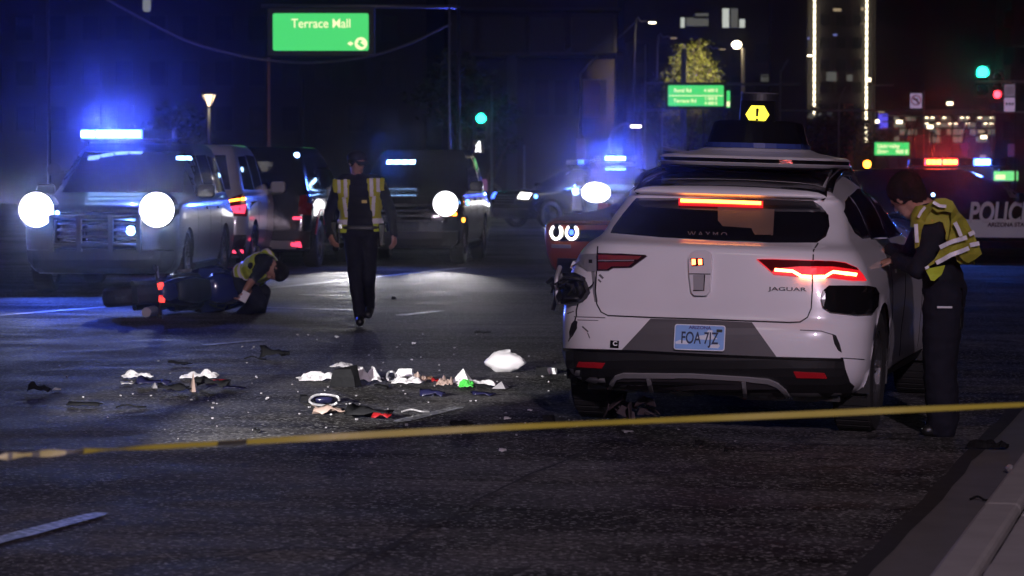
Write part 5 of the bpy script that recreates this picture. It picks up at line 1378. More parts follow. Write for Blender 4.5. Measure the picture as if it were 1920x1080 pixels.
street_lamp('dim flat street lamp left of the bright round lamp', 1353, 92, 160, 'flat', 0, em=win_warm)
street_lamp('post-top torch lamp standing behind the police truck', 393, 187, 70, 'torch', 1.5)
street_lamp('small bright lamp on a leaning arm, above the far blue roof light', 1192, 236, 90, 'flat', 1.0, r=0.1)
street_lamp('small lamp against the left light strip of the tower', 1517, 104, 200, 'flat', 0)
# amber flasher on a stand
t = thing('amber_beacon', 'amber warning beacon on a thin stand right of the roof rails', 'beacon', (wx(1625, 90), 90, 0))
MB().tube([(0, 0, 0), (0, 0, wz(320, 90))], 0.03, 8).build('stand', metal_pole, t)
MB().sphere((0, 0, wz(308, 90)), 0.13).build('lamp', em_amber, t, smooth=True); MB().box((0, 0, wz(322, 90)), (0.12, 0.08, 0.14)).build('lamp_box', em_amber, t, bevel=0.01)
lamp('amber_light', 'SPOT', (0, -0.2, wz(308, 90)), 3 * 4 * PI, (1, 0.35, 0.03), t, 0.1, math.radians(150), 0.5, (0, -1, 0))
# distant dark car behind the patrol SUV's tail
v = vehicle('dark_car', 'dark car far off between the white car and the leaning officer, one headlight on', 'car', 1640, 88, 184, 'suv', black_paint, 0.92)
led(v, -0.72, 1.02, 0.09, em_lampw); led(v, 0.72, 1.02, 0.05, red_lens)
# ------------------------------------------------------------------ people: one continuous body each, vest and cap as children
skin = mat('skin', (0.33, 0.17, 0.12), 0.5, var=0.1)
uniform = mat('navy_uniform', (0.011, 0.011, 0.016), 0.9, var=0.3, scale=14, bump=0.15, bscale=150, spec=0.2)
trouser = mat('dark_trousers', (0.010, 0.010, 0.017), 0.9, var=0.3, scale=14, bump=0.15, bscale=150, spec=0.2)
boot = mat('black_boot', (0.01, 0.01, 0.01), 0.4, var=0.2)
hair_m = mat('dark_hair', (0.009, 0.0065, 0.005), 0.85, var=0.5, bump=0.5, bscale=160, spec=0.12)
vest_y = mat('vest_yellow', (0.27, 0.255, 0.022), 0.75, var=0.18, scale=10, bump=0.2, bscale=60)
vest_l = mat('vest_lime', (0.42, 0.50, 0.03), 0.75, var=0.15, scale=10, bump=0.2, bscale=60)
retro = mat('reflective_tape', (0.66, 0.63, 0.67), 0.35, var=0.12, scale=90)
LBL = ['shirt', 'trouser', 'skin', 'shoe', 'hair']
LM = {'shirt': uniform, 'trouser': trouser, 'skin': skin, 'shoe': boot, 'hair': hair_m}
class Body:
    def __init__(s): s.p = []
    def cap(s, a, b, ra, rb, lab): s.p.append((Vector(a), Vector(b), ra, rb, lab)); return s
    def chain(s, pts, rs, lab):
        for i in range(len(pts) - 1): s.cap(pts[i], pts[i + 1], rs[i], rs[i + 1], lab)
        return s
def torso(B, pel, neck, lat, lab='shirt', k=1.0):
    fr = [(0.0, 0.085, 0.112), (0.18, 0.075, 0.108), (0.36, 0.07, 0.104), (0.55, 0.09, 0.112), (0.75, 0.115, 0.112), (0.9, 0.14, 0.088), (0.97, 0.15, 0.066)]
    for t, w, r in fr:
        c = pel.lerp(neck, t); B.cap(c - lat * w * k, c + lat * w * k, r * k, r * k, lab if t > 0.1 else 'trouser')
    B.cap(pel, neck, 0.10 * k, 0.07 * k, lab)
def hand(B, wr, d, palm_n, side, k=1.0, curl=0.5):
    """d: direction of the hand, palm_n: way the palm faces, side: +1/-1 for the thumb"""
    d = d.normalized(); n = (palm_n - d * palm_n.dot(d)).normalized(); a = d.cross(n).normalized() * side
    pc = wr + d * 0.05 * k
    for q in (-0.024, -0.008, 0.008, 0.024): B.cap(wr + d * 0.015 * k + a * q * 0.8 * k, wr + d * 0.085 * k + a * q * k, 0.015 * k, 0.0125 * k, 'skin')
    for q, L in ((0.026, 0.070), (0.009, 0.082), (-0.009, 0.075), (-0.026, 0.058)):
        b = wr + d * 0.088 * k + a * q * k; c = b + (d * math.cos(curl * 0.6) + n * math.sin(curl * 0.6)) * L * 0.5 * k; e = c + (d * math.cos(curl * 1.5) + n * math.sin(curl * 1.5)) * L * 0.5 * k
        B.cap(b, c, 0.0098 * k, 0.0092 * k, 'skin'); B.cap(c, e, 0.0092 * k, 0.0078 * k, 'skin')
    b = wr + d * 0.03 * k + a * 0.03 * k; c = b + (d * 0.7 + a * 0.6 + n * 0.25).normalized() * 0.04 * k; e = c + (d * 0.95 + a * 0.1 + n * 0.3).normalized() * 0.034 * k
    B.cap(b, c, 0.0135 * k, 0.0115 * k, 'skin'); B.cap(c, e, 0.0115 * k, 0.009 * k, 'skin')
def head(B, c, face, up, neck, k=1.0, hair=True, hair_back=0.5):
    f = face.normalized(); u = (up - f * up.dot(f)).normalized(); l = f.cross(u)
    P = lambda x, y, z: c + (l * x + f * y + u * z) * k
    B.cap(P(-0.018, -0.022, 0.035), P(0.018, -0.022, 0.035), 0.083 * k, 0.083 * k, 'hair' if hair else 'skin')
    B.cap(P(0, 0.005, 0.040), P(0, -0.03, 0.035), 0.080 * k, 0.085 * k, 'hair' if hair else 'skin')
    B.cap(P(0, 0.022, 0.020), P(0, 0.028, -0.045), 0.068 * k, 0.055 * k, 'skin')          # face
    B.cap(P(-0.022, 0.03, -0.075), P(0.022, 0.03, -0.075), 0.036 * k, 0.036 * k, 'skin')   # jaw
    B.cap(P(0, 0.062, -0.09), P(0, 0.058, -0.088), 0.02 * k, 0.02 * k, 'skin')             # chin
    B.cap(P(0, 0.090, 0.004), P(0, 0.110, -0.030), 0.010 * k, 0.014 * k, 'skin')           # nose
    B.cap(P(-0.030, 0.082, 0.018), P(0.030, 0.082, 0.018), 0.011 * k, 0.011 * k, 'skin')   # brow
    B.cap(P(-0.018, 0.088, -0.058), P(0.018, 0.088, -0.058), 0.008 * k, 0.008 * k, 'skin')  # lips
    for s in (-1, 1): B.cap(P(s * 0.078, -0.008, 0.012), P(s * 0.078, -0.004, -0.030), 0.013 * k, 0.009 * k, 'skin')
    B.cap(P(0, -0.022, -0.055), neck, 0.055 * k, 0.062 * k, 'skin')
    if hair: B.cap(P(0, -0.055, 0.0), P(0, -0.055, -0.04), 0.06 * k, 0.05 * k, 'hair')
    return P
def body_mesh(B, name, parent, vox=0.011, wrinkle=0.006):
    bm = bmesh.new()
    for a, b, ra, rb, lab in B.p:
        for c, r in ((a, ra), (b, rb)): bmesh.ops.create_icosphere(bm, subdivisions=2, radius=r, matrix=Matrix.Translation(c))
        d = b - a
        if d.length > 1e-4:
            m = Matrix.Translation((a + b) / 2) @ d.to_track_quat('Z', 'Y').to_matrix().to_4x4()
            bmesh.ops.create_cone(bm, cap_ends=True, segments=14, radius1=ra, radius2=rb, depth=d.length, matrix=m)
    me = bpy.data.meshes.new(name); bm.to_mesh(me); bm.free()
    o = bpy.data.objects.new(name, me); COL.objects.link(o)
    r = o.modifiers.new('r', 'REMESH'); r.mode = 'VOXEL'; r.voxel_size = vox
    s = o.modifiers.new('s', 'SMOOTH'); s.factor = 0.5; s.iterations = 4
    dg = bpy.context.evaluated_depsgraph_get(); dg.update()
    m2 = bpy.data.meshes.new_from_object(o.evaluated_get(dg)); m2.name = name
    o.modifiers.clear(); o.data = m2; o.parent = parent
    n = len(m2.vertices); co = np.zeros(n * 3); m2.vertices.foreach_get('co', co); co = co.reshape(-1, 3)
    best = np.full(n, 1e9); lab = np.zeros(n, int)
    for a, b, ra, rb, L in B.p:
        a_ = np.array(a); d = np.array(b - a); dd = max(d.dot(d), 1e-9); t = np.clip((co - a_) @ d / dd, 0, 1)
        e = np.linalg.norm(co - a_ - t[:, None] * d, axis=1) - (ra + (rb - ra) * t)
        w = e < best; best[w] = e[w]; lab[w] = LBL.index(L)
    nr = np.zeros(n * 3); m2.vertices.foreach_get('normal', nr); nr = nr.reshape(-1, 3)
    for i in range(n):
        if lab[i] == 4: co[i] += nr[i] * (0.003 + 0.004 * noise.noise((co[i][0] * 55, co[i][1] * 55, co[i][2] * 20)) + 0.004 * noise.noise((co[i][0] * 120, co[i][1] * 120, co[i][2] * 40)))
        if lab[i] < 2:
            p = co[i]; q = noise.noise((p[0] * 9, p[1] * 9, p[2] * 16)) + 0.5 * noise.noise((p[0] * 24, p[1] * 24, p[2] * 30))
            co[i] += nr[i] * (0.004 + wrinkle * q)
    m2.vertices.foreach_set('co', co.ravel())
    for L in LBL: m2.materials.append(LM[L])
    mi = np.zeros(len(m2.polygons), int)
    for f in m2.polygons: mi[f.index] = np.bincount(lab[list(f.vertices)], minlength=5).argmax()
    m2.polygons.foreach_set('material_index', mi); m2.polygons.foreach_set('use_smooth', [True] * len(m2.polygons)); m2.update()
    return o, co, lab
class Frame3:
    """torso coordinates: r along the lateral axis, f to the front, t up the spine (metres)"""
    def __init__(s, pel, neck, lat):
        s.o = pel; s.t = (neck - pel).normalized(); s.l = (lat - s.t * lat.dot(s.t)).normalized(); s.f = s.l.cross(s.t); s.len = (neck - pel).length
    def __call__(s, p):
        d = Vector(p) - s.o; return d.dot(s.l), d.dot(s.f), d.dot(s.t)
def garment(body, F, keep, off, name, m, parent, push=None, sub=1, thick=0.006):
    bm = bmesh.new(); bm.from_mesh(body.data); bm.normal_update()
    dead = [f for f in bm.faces if not keep(*F(f.calc_center_median()), f.material_index)]
    bmesh.ops.delete(bm, geom=dead, context='FACES')
    for v in list(bm.verts):
        if not v.link_faces: bm.verts.remove(v)
    for _ in range(3): bmesh.ops.smooth_vert(bm, verts=bm.verts, factor=0.5, use_axis_x=True, use_axis_y=True, use_axis_z=True)
    bm.normal_update()
    for v in bm.verts:
        r, f, t = F(v.co); v.co += v.normal * (off + 0.006 * noise.noise((v.co.x * 12, v.co.y * 12, v.co.z * 12)))
        if push: v.co += push(r, f, t)
    if sub: bmesh.ops.subdivide_edges(bm, edges=bm.edges[:], cuts=1, use_grid_fill=True)
    me = bpy.data.meshes.new(name); bm.to_mesh(me); bm.free(); me.materials.append(m)
    me.polygons.foreach_set('use_smooth', [True] * len(me.polygons))
    o = bpy.data.objects.new(name, me); COL.objects.link(o); o.parent = parent
    sl = o.modifiers.new('t', 'SOLIDIFY'); sl.thickness = thick; sl.offset = 0
    return o
def tape(vest, F, keep, name, m, parent, off=0.006):
    bm = bmesh.new(); bm.from_mesh(vest.data); bm.normal_update()
    dead = [f for f in bm.faces if not keep(*F(f.calc_center_median()))]
    bmesh.ops.delete(bm, geom=dead, context='FACES')
    for v in list(bm.verts):
        if not v.link_faces: bm.verts.remove(v)
    for v in bm.verts: v.co += v.normal * off
    me = bpy.data.meshes.new(name); bm.to_mesh(me); bm.free(); me.materials.append(m)
    o = bpy.data.objects.new(name, me); COL.objects.link(o); o.parent = parent
    sl = o.modifiers.new('t', 'SOLIDIFY'); sl.thickness = 0.004; sl.offset = 0
    return o

# ---- officer walking towards us
g0 = gnd(677, 609); Y0 = g0.y
w = thing('person', 'officer in an open yellow reflective vest and dark cap walking towards us, head turned', 'person', g0)
L_ = lambda px, py, dy=0.0: at(px, py, Y0 + dy) - g0
B = Body(); pel = L_(677, 436); neck = L_(673, 336); lat = Vector((-1, 0, 0))       # facing -y: the left hand is at +x
lat = Vector((1, 0, 0))
torso(B, pel, neck, lat, k=1.0)
for s, sh, el, wr, fg in ((-1, (636, 349), (617, 398), (618, 440), (626, 458)), (1, (714, 349), (733, 397), (739, 440), (738, 460))):
    S, E, W_ = L_(*sh), L_(*el, 0.03), L_(*wr, -0.10)
    B.chain([S, S.lerp(E, 0.5), E], [0.066, 0.056, 0.050], 'shirt'); B.chain([E, E.lerp(W_, 0.4), W_], [0.050, 0.046, 0.036], 'shirt')
    d = (L_(*fg, -0.14) - W_).normalized(); B.cap(W_ - d * 0.01, W_ + d * 0.02, 0.028, 0.026, 'skin')
    hand(B, W_, d, Vector((-s * 0.8, 0.6, 0)), s if s < 0 else s, 1.0, 0.75)
for hp, kn, an, toe, yk, ya, yt in (((664, 448), (667, 526), (675, 594), (675, 606), -0.16, -0.20, -0.40), ((690, 448), (691, 524), (692, 574), (690, 592), -0.04, 0.30, 0.16)):
    H_, K_, A_, T_ = L_(*hp), L_(*kn, yk), L_(*an, ya), L_(*toe, yt)
    B.chain([H_, H_.lerp(K_, 0.5), K_], [0.098, 0.086, 0.068], 'trouser'); B.chain([K_, K_.lerp(A_, 0.35), A_], [0.066, 0.064, 0.054], 'trouser')
    B.cap(A_ + Vector((0, 0.03, -0.03)), T_ + Vector((0, 0, 0.012)), 0.052, 0.045, 'shoe'); B.cap(A_.lerp(T_, 0.6), T_ + Vector((0, -0.03, 0.012)), 0.050, 0.042, 'shoe')
hc = L_(670, 306); fdir = Vector((0.55, -0.8, -0.18)); P = head(B, hc, fdir, Vector((0.05, 0, 1)), neck + Vector((0, 0, -0.02)), 0.98)
bo, co, lab = body_mesh(B, 'body', w)
F = Frame3(pel, neck, lat)
F.f = Vector((0, -1, 0))
vest = garment(bo, F, lambda r, f, t, m: m in (0, 1) and -0.0 < t < F.len - 0.005 and abs(r) < 0.25 and not (abs(r) > (0.225 if t < 0.26 else 0.195) and t < 0.41) and not (f > 0.0 and abs(r) < (0.095 if t < 0.36 else 0.095 - 0.10 * (t - 0.36))), 0.018, 'vest', mat('vest_yellow_lit', (0.40, 0.39, 0.03), 0.75, var=0.18, scale=10, bump=0.2, bscale=60), w,  # brighter copy of the vest yellow, raised where the key spot is weaker
               push=lambda r, f, t: Vector((math.copysign(0.035 * max(0, (0.36 - t) / 0.36), r), -0.015, 0)))
for sg in (-1, 1): tape(vest, F, lambda r, f, t: 0.085 < t < 0.135 and f > -0.03 and r * sg > 0, 'reflective_band', retro, vest)
tape(vest, F, lambda r, f, t: 0.085 < t < 0.135 and f <= -0.03, 'reflective_band', retro, vest)
for sg in (-1, 1): tape(vest, F, lambda r, f, t: r * sg > 0 and f > -0.02 and t >= 0.16 and abs(abs(r) - (0.128 + 0.10 * (t - 0.16) * (1 if t < 0.36 else 0))) < 0.017 , 'reflective_band', retro, vest)
for sg in (-1, 1): tape(vest, F, lambda r, f, t: r * sg > 0 and f > -0.02 and t >= 0.40 and abs(abs(r) - 0.192) < 0.016, 'reflective_band', retro, vest)
tape(vest, F, lambda r, f, t: t < 0.082 and f > -0.05, 'lime_hem', vest_l, vest, 0.003)
q = MB(); q.sphere(P(0, -0.018, 0.055), (0.104, 0.104, 0.075), 18, 10)
fx = fdir.normalized()
q.prism([(-0.075, 0.06), (0.075, 0.06), (0.06, 0.145), (0.0, 0.165), (-0.06, 0.145)], 0.008, frame(P(0, 0.0, 0.045), fx.cross(Vector((0, 0, 1))), fx + Vector((0, 0, -0.25))))
q.build('cap', mat('cap_navy', (0.008, 0.008, 0.012), 0.8), w, smooth=False)
for s in (-1, 1): MB().sphere(P(s * 0.031, 0.083, 0.004), 0.009, 8, 5).build('eye', mat('eye_dark', (0.03, 0.02, 0.018), 0.2), w)
q = MB(); q.tube([pel + Vector((0.15 * math.cos(a), -0.02 + 0.125 * math.sin(a), 0.05)) + Vector((0.06 * math.copysign(1, math.cos(a)) * (abs(math.cos(a)) > 0.1), 0, 0)) for a in [2 * PI * k / 20 for k in range(21)]], 0.024, 6)
q.build('duty_belt', mat('belt_leather', (0.01, 0.01, 0.01), 0.35), w)
q = MB(); q.box(L_(627, 428, -0.06), (0.07, 0.10, 0.16)); q.box(L_(630, 452, -0.05), (0.06, 0.12, 0.20)); q.build('holster', gloss_black, w, bevel=0.02)
q = MB(); q.box(L_(638, 424, -0.11), (0.05, 0.05, 0.06)); q.box(L_(636, 436, -0.11), (0.02, 0.03, 0.10)); q.build('radio', chrome, w, bevel=0.008)
q = MB(); q.box(L_(716, 428, -0.10), (0.07, 0.06, 0.10)); q.box(L_(716, 444, -0.06), (0.06, 0.09, 0.20)); q.build('pouch', gloss_black, w, bevel=0.015)
MB().box(L_(683, 378, -0.15), (0.05, 0.03, 0.03)).build('badge', mat('brass', (0.35, 0.27, 0.08), 0.4, metal=0.6), w)
for k in range(9): pass

# ---- officer leaning to the side window of the white car
g1 = gnd(1762, 818); Y1 = g1.y
w = thing('person', 'officer in a loose yellow vest leaning down to the side window of the white car', 'person', g1)
L1 = lambda px, py, dy=0.0: at(px, py, Y1 + dy) - g1
B = Body(); pel = L1(1771, 545, 0.12); neck = L1(1750, 398, 0.16); lat = Vector((0.42, 0.9, 0)).normalized()
torso(B, pel, neck, lat, k=1.0)
for sh, el, wr, dyE, dyW, s in (((1764, 422), (1722, 506), (1682, 486), -0.06, 0.42, 1), ((1742, 408), (1706, 476), (1668, 468), 0.42, 0.75, -1)):
    S = L1(*sh, 0.0 if s > 0 else 0.36); E = L1(*el, dyE); W_ = L1(*wr, dyW)
    B.chain([S, S.lerp(E, 0.5), E], [0.070, 0.062, 0.054], 'shirt'); B.chain([E, E.lerp(W_, 0.4), W_], [0.054, 0.048, 0.037], 'shirt')
    d = (Vector((-0.9, 0.3, -0.15))).normalized(); B.cap(W_ - d * 0.01, W_ + d * 0.02, 0.028, 0.026, 'skin')
    hand(B, W_, d, Vector((0, 0.2, -1)), s, 1.0, 0.8)
for hp, kn, an, toe, dy in (((1768, 556), (1760, 690), (1768, 800), (1738, 814), 0.0), ((1774, 556), (1764, 684), (1772, 786), (1744, 800), 0.26)):
    H_, K_, A_, T_ = L1(*hp, dy), L1(*kn, dy - 0.03), L1(*an, dy), L1(*toe, dy - 0.02)
    B.chain([H_, H_.lerp(K_, 0.5), K_], [0.116, 0.108, 0.094], 'trouser'); B.chain([K_, K_.lerp(A_, 0.5), A_], [0.092, 0.092, 0.086], 'trouser')
    B.cap(A_ + Vector((0.02, 0, -0.01)), T_ + Vector((0, 0, 0.02)), 0.050, 0.036, 'shoe')
hc = L1(1700, 366, 0.20); fdir = Vector((-0.5, 0.72, -0.5)); P = head(B, hc, fdir, Vector((-0.35, 0, 1)), neck + Vector((-0.02, 0, 0.0)), 1.2)
bo, co, lab = body_mesh(B, 'body', w, 0.011, 0.008)
F = Frame3(pel, neck, lat); F.f = Vector((-0.9, 0.42, 0)).normalized()
def keep1(r, f, t, m):
    if m not in (0, 1) or not (0.15 < t < F.len + 0.03): return False
    if r < -0.06 and f > -0.03 - 0.25 * max(0, 0.26 - t) and 0.10 < t < 0.40 and abs(r) > 0.0: return False     # near armhole
    return abs(r) < 0.30 and -0.30 < f < 0.15
vest = garment(bo, F, keep1, 0.022, 'vest', vest_y, w, push=lambda r, f, t: (Vector((0.085, -0.03, 0.0)) * max(0, min(1, -f / 0.12 + 0.2)) * max(0, min(1, (0.48 - t) / 0.40))))
# the loose panels of the vest, hanging from the shoulders
def cloth(name, outline_px, dys, m, parent, res=0.035, amp=0.012):
    """hanging cloth panel: outline in picture pixels, depth offsets interpolated from its corners"""
    k = Y1 / FPX
    vs, fs, es = fill2d([(p[0] * k, p[1] * k) for p in outline_px], res)
    pts = []
    for p in vs:
        px, py = p.x / k, p.y / k; ws = [1 / (1e-3 + (px - a[0]) ** 2 + (py - a[1]) ** 2) for a in outline_px]
        dy = sum(a * b for a, b in zip(ws, dys)) / sum(ws)
        q = L1(px, py, dy); q += Vector((0, -amp * noise.noise((q.x * 11, q.z * 11, 2)) - 0.6 * amp * math.sin(q.x * 42 + q.z * 9), 0)); pts.append(q)
    mb = MB(); n = len(pts); cnt = {}
    for f in fs:
        for i in range(len(f)):
            e = (f[i], f[(i + 1) % len(f)]); kk = (min(e), max(e)); cnt.setdefault(kk, []).append(e)
    mb.add(pts + [p + Vector((0, 0.007, 0)) for p in pts], list(fs) + [tuple(i + n for i in reversed(f)) for f in fs] + [(e[0][0], e[0][1], e[0][1] + n, e[0][0] + n) for e in cnt.values() if len(e) == 1])
    return mb.build(name, m, parent, smooth=False)
vp = cloth('vest_side_panel', [(1783, 398), (1797, 396), (1812, 412), (1826, 440), (1836, 462), (1841, 476), (1828, 487), (1816, 493), (1808, 490), (1800, 482), (1790, 470), (1768, 484), (1742, 500), (1734, 503), (1752, 486), (1764, 466), (1778, 452), (1783, 430)],
           [-.14, -.05, .0, .02, .04, .04, .0, -.06, -.10, -.12, -.16, -.20, -.22, -.20, -.20, -.20, -.18, -.16], vest_y, w)
cloth('vest_hem', [(1735, 505), (1744, 503), (1772, 497), (1766, 514), (1752, 527), (1746, 526)], [-.2, -.2, -.17, -.16, -.19, -.2], vest_l, w)
cloth('vest_front_edge', [(1728, 396), (1738, 384), (1756, 372), (1772, 371), (1786, 377), (1797, 396), (1784, 398), (1770, 396), (1757, 398), (1748, 391), (1738, 406), (1729, 430), (1724, 462), (1716, 466), (1714, 440), (1717, 414)],
      [-.05, -.06, -.08, -.08, -.09, -.07, -.12, -.13, -.13, -.12, -.10, -.08, -.06, -.03, -.03, -.04], vest_y, w)
def band(pts, wpx, dys, nm='reflective_band'):
    k = Y1 / FPX; L, R = [], []
    for i, p in enumerate(pts):
        a = pts[max(i - 1, 0)]; b = pts[min(i + 1, len(pts) - 1)]; d = Vector((b[0] - a[0], b[1] - a[1])).normalized(); n = Vector((-d.y, d.x)) * wpx / 2
        L.append((p[0] + n.x, p[1] + n.y)); R.append((p[0] - n.x, p[1] - n.y))
    return cloth(nm, L + R[::-1], dys + dys[::-1], retro, vp, 0.02, 0.012)
band([(1762, 464), (1786, 453), (1813, 445)], 8, [-.22, -.19, -.13]); band([(1817, 440), (1827, 435)], 8, [-.08, -.04])
band([(1755, 493), (1784, 478), (1817, 465)], 8, [-.235, -.195, -.13]); band([(1819, 460), (1836, 456)], 8, [-.06, -.02])
band([(1790, 417), (1797, 430), (1802, 443)], 7, [-.20, -.19, -.18]); band([(1750, 379), (1762, 386), (1774, 387)], 6, [-.15, -.16, -.16])
band([(1718, 420), (1719, 440), (1720, 455)], 7, [-.09, -.09, -.08]); band([(1735, 388), (1727, 398), (1722, 408)], 5, [-.12, -.11, -.10]); band([(1735, 503), (1742, 500)], 5, [-.24, -.24])
MB().box(L1(1771, 576, -0.12), (0.09, 0.02, 0.012)).build('belt_clip', silver, w)
q = MB(); q.box(L1(1792, 560, 0.02), (0.08, 0.10, 0.14)); q.box(L1(1797, 590, 0.03), (0.06, 0.08, 0.18)); q.build('holster', gloss_black, w, bevel=0.02)
for s in (-1, 1): MB().sphere(P(s * 0.031, 0.083, 0.004), 0.009, 8, 5).build('eye', MATS['eye_dark'], w)

# ---- officer crouching over the fallen motorcycle
g2 = gnd(478, 590); Y2 = g2.y
w = thing('person', 'officer in a lime reflective vest crouching head down over the fallen motorcycle', 'person', g2)
L2 = lambda px, py, dy=0.0: at(px, py, Y2 + dy) - g2
B = Body(); pel = L2(452, 522, 0.28); neck = L2(504, 492, -0.02); lat = Vector((0.12, 0.97, -0.2)).normalized()
torso(B, pel, neck, lat, k=1.0)
for sh, el, wr, ds, de, dw, s in (((494, 500), (474, 524), (459, 545), -0.18, -0.16, -0.25, -1), ((500, 482), (486, 524), (466, 548), 0.20, 0.2, 0.0, 1)):
    S, E, W_ = L2(*sh, ds), L2(*el, de), L2(*wr, dw)
    B.chain([S, S.lerp(E, 0.5), E], [0.066, 0.058, 0.046], 'shirt'); B.chain([E, E.lerp(W_, 0.45), W_], [0.044, 0.040, 0.029], 'skin')
    hand(B, W_, Vector((-0.5, -0.2, -0.8)), Vector((-0.6, 0, 0.4)), s, 1.0, 0.9)
for hp, kn, an, toe, dh, dk, da in (((456, 530), (486, 566), (452, 590), (436, 592), 0.15, 0.05, 0.20), ((452, 526), (494, 548), (486, 588), (500, 594), 0.35, 0.40, 0.42)):
    H_, K_, A_, T_ = L2(*hp, dh), L2(*kn, dk), L2(*an, da), L2(*toe, da)
    B.chain([H_, H_.lerp(K_, 0.5), K_], [0.112, 0.10, 0.082], 'trouser'); B.chain([K_, K_.lerp(A_, 0.4), A_], [0.078, 0.074, 0.058], 'trouser')
    B.cap(A_, T_, 0.046, 0.036, 'shoe')
hc = L2(519, 509, -0.10); fdir = Vector((-0.62, -0.30, -0.72)); P = head(B, hc, fdir, Vector((0.75, -0.1, -0.55)), neck, 1.02)
bo, co, lab = body_mesh(B, 'body', w, 0.010, 0.006)
F = Frame3(pel, neck, lat); F.f = F.t.cross(F.l)
if F.f.z > 0: F.f = -F.f
vest = garment(bo, F, lambda r, f, t, m: m == 0 and 0.04 < t < F.len + 0.02 and -0.25 < f < 0.16 and abs(r) < 0.235 and not (abs(r) > 0.20 and t > 0.25), 0.022, 'vest', vest_l, w)
tape(vest, F, lambda r, f, t: abs(t - 0.10) < 0.022 or abs(t - 0.19) < 0.022, 'reflective_band', retro, vest)
tape(vest, F, lambda r, f, t: t > 0.22 and abs(abs(r) - 0.12) < 0.02, 'reflective_band', retro, vest)
for s in (-1, 1): MB().sphere(P(s * 0.031, 0.083, 0.004), 0.009, 8, 5).build('eye', MATS['eye_dark'], w)
pc = thing('evidence_card', 'small white card or phone held low by the crouching officer', 'card', L2(458, 556, -0.30) + g2)
MB().box((0, 0, 0), (0.085, 0.012, 0.12), Matrix.Rotation(0.5, 3, 'Y') @ Matrix.Rotation(0.2, 3, 'X')).build('card', mat('card_white', (0.75, 0.75, 0.78), 0.5), pc, bevel=0.004)
# ------------------------------------------------------------------ fallen motorcycle
gb = gnd(245, 594)
mc = thing('motorcycle', 'dark blue sports motorcycle lying on its right side with its tail lights to us', 'motorcycle', (gb.x, gb.y, gb.z))
th = math.radians(27)
fw = Vector((math.sin(th), math.cos(th), 0.0)); up_ = Vector((math.cos(th), -math.sin(th), 0.10)).normalized(); rt = fw.cross(up_)
# local frame of the standing bike: x right, y forward, z up  ->  lying on its right side
MR = Matrix((up_.cross(fw) * -1, fw, up_)).transposed()
rtv = fw.cross(up_)
MR = Matrix((rtv, fw, up_)).transposed().to_4x4()
MR = MR @ Matrix.Scale(1.06, 4); MR.translation = Vector((-0.43, 0.0, 0.185))
blue_p = mat('blue_fairing', (0.012, 0.018, 0.11), 0.2, coat=0.8, var=0.2)
def mb_lay(q): q.v = [tuple(MR @ Vector(p)) for p in q.v]; return q
def loft(mb, secs, seg=12):
    """sections: (y, z centre, half width, half height)"""
    vs = []; fs = []; n = len(secs)
    for (y, z, a, b) in secs:
        for k in range(seg):
            an = 2 * PI * k / seg; c, s = math.cos(an), math.sin(an)
            vs.append((a * math.copysign(abs(c) ** 0.8, c), y, z + b * math.copysign(abs(s) ** 0.8, s)))
    for i in range(n - 1):
        for k in range(seg): fs.append((i * seg + k, i * seg + (k + 1) % seg, (i + 1) * seg + (k + 1) % seg, (i + 1) * seg + k))
    fs.append(tuple(reversed(range(seg)))); fs.append(tuple(range((n - 1) * seg, n * seg)))
    return mb.add(vs, fs)
for (y, wd) in ((0.30, 0.19), (1.70, 0.12)):
    r = 0.315; h = wd / 2
    q = MB().lathe([(r * 0.72, -h * 0.8), (r * 0.86, -h), (r * 0.96, -h * 0.7), (r, 0), (r * 0.96, h * 0.7), (r * 0.86, h), (r * 0.72, h * 0.8), (r * 0.72, -h * 0.8)], 'x', (0, y, 0.315), 30)
    wv = mb_lay(q).build('wheel', rubber, mc, smooth=False)
    q = MB().lathe([(r * 0.72, -h * 0.7), (r * 0.72, h * 0.7), (r * 0.66, h * 0.6), (r * 0.66, -h * 0.6), (r * 0.72, -h * 0.7)], 'x', (0, y, 0.315), 24)
    for k in range(5): a = 2 * PI * k / 5; q.box((0, y + r * 0.36 * math.sin(a), 0.315 + r * 0.36 * math.cos(a)), (0.05, 0.05, r * 0.66), Matrix.Rotation(-a, 3, 'X'))
    q.lathe([(0.0, -0.07), (0.05, -0.07), (0.05, 0.07), (0.0, 0.07)], 'x', (0, y, 0.315), 12)
    mb_lay(q).build('rim', alloy, wv)
    for s in ((-1, 1) if y > 1 else (1,)): mb_lay(MB().lathe([(0.15, s * 0.075), (0.07, s * 0.075), (0.07, s * 0.08), (0.15, s * 0.08), (0.15, s * 0.075)], 'x', (0, y, 0.315), 24)).build('brake_disc', silver, wv)
q = MB(); q.tube([(-0.12, 0.30, 0.315), (-0.11, 0.85, 0.42)], 0.032, 8); q.tube([(0.12, 0.30, 0.315), (0.11, 0.85, 0.42)], 0.032, 8); q.box((0, 0.8, 0.43), (0.22, 0.1, 0.1)); mb_lay(q).build('swingarm', dark_steel, mc)
q = MB(); q.tube([(0.11, 1.70, 0.315), (0.10, 1.42, 0.95)], 0.028, 8); q.tube([(-0.11, 1.70, 0.315), (-0.10, 1.42, 0.95)], 0.028, 8); mb_lay(q).build('fork', silver, mc)
mb_lay(loft(MB(), [(0.78, 0.42, 0.10, 0.1), (0.9, 0.45, 0.19, 0.17), (1.2, 0.45, 0.2, 0.18), (1.35, 0.42, 0.12, 0.12)])).build('engine', dark_steel, mc)
mb_lay(loft(MB(), [(0.86, 0.84, 0.10, 0.06), (0.95, 0.88, 0.16, 0.10), (1.15, 0.92, 0.17, 0.12), (1.32, 0.90, 0.12, 0.09)])).build('fuel_tank', blue_p, mc, smooth=True)
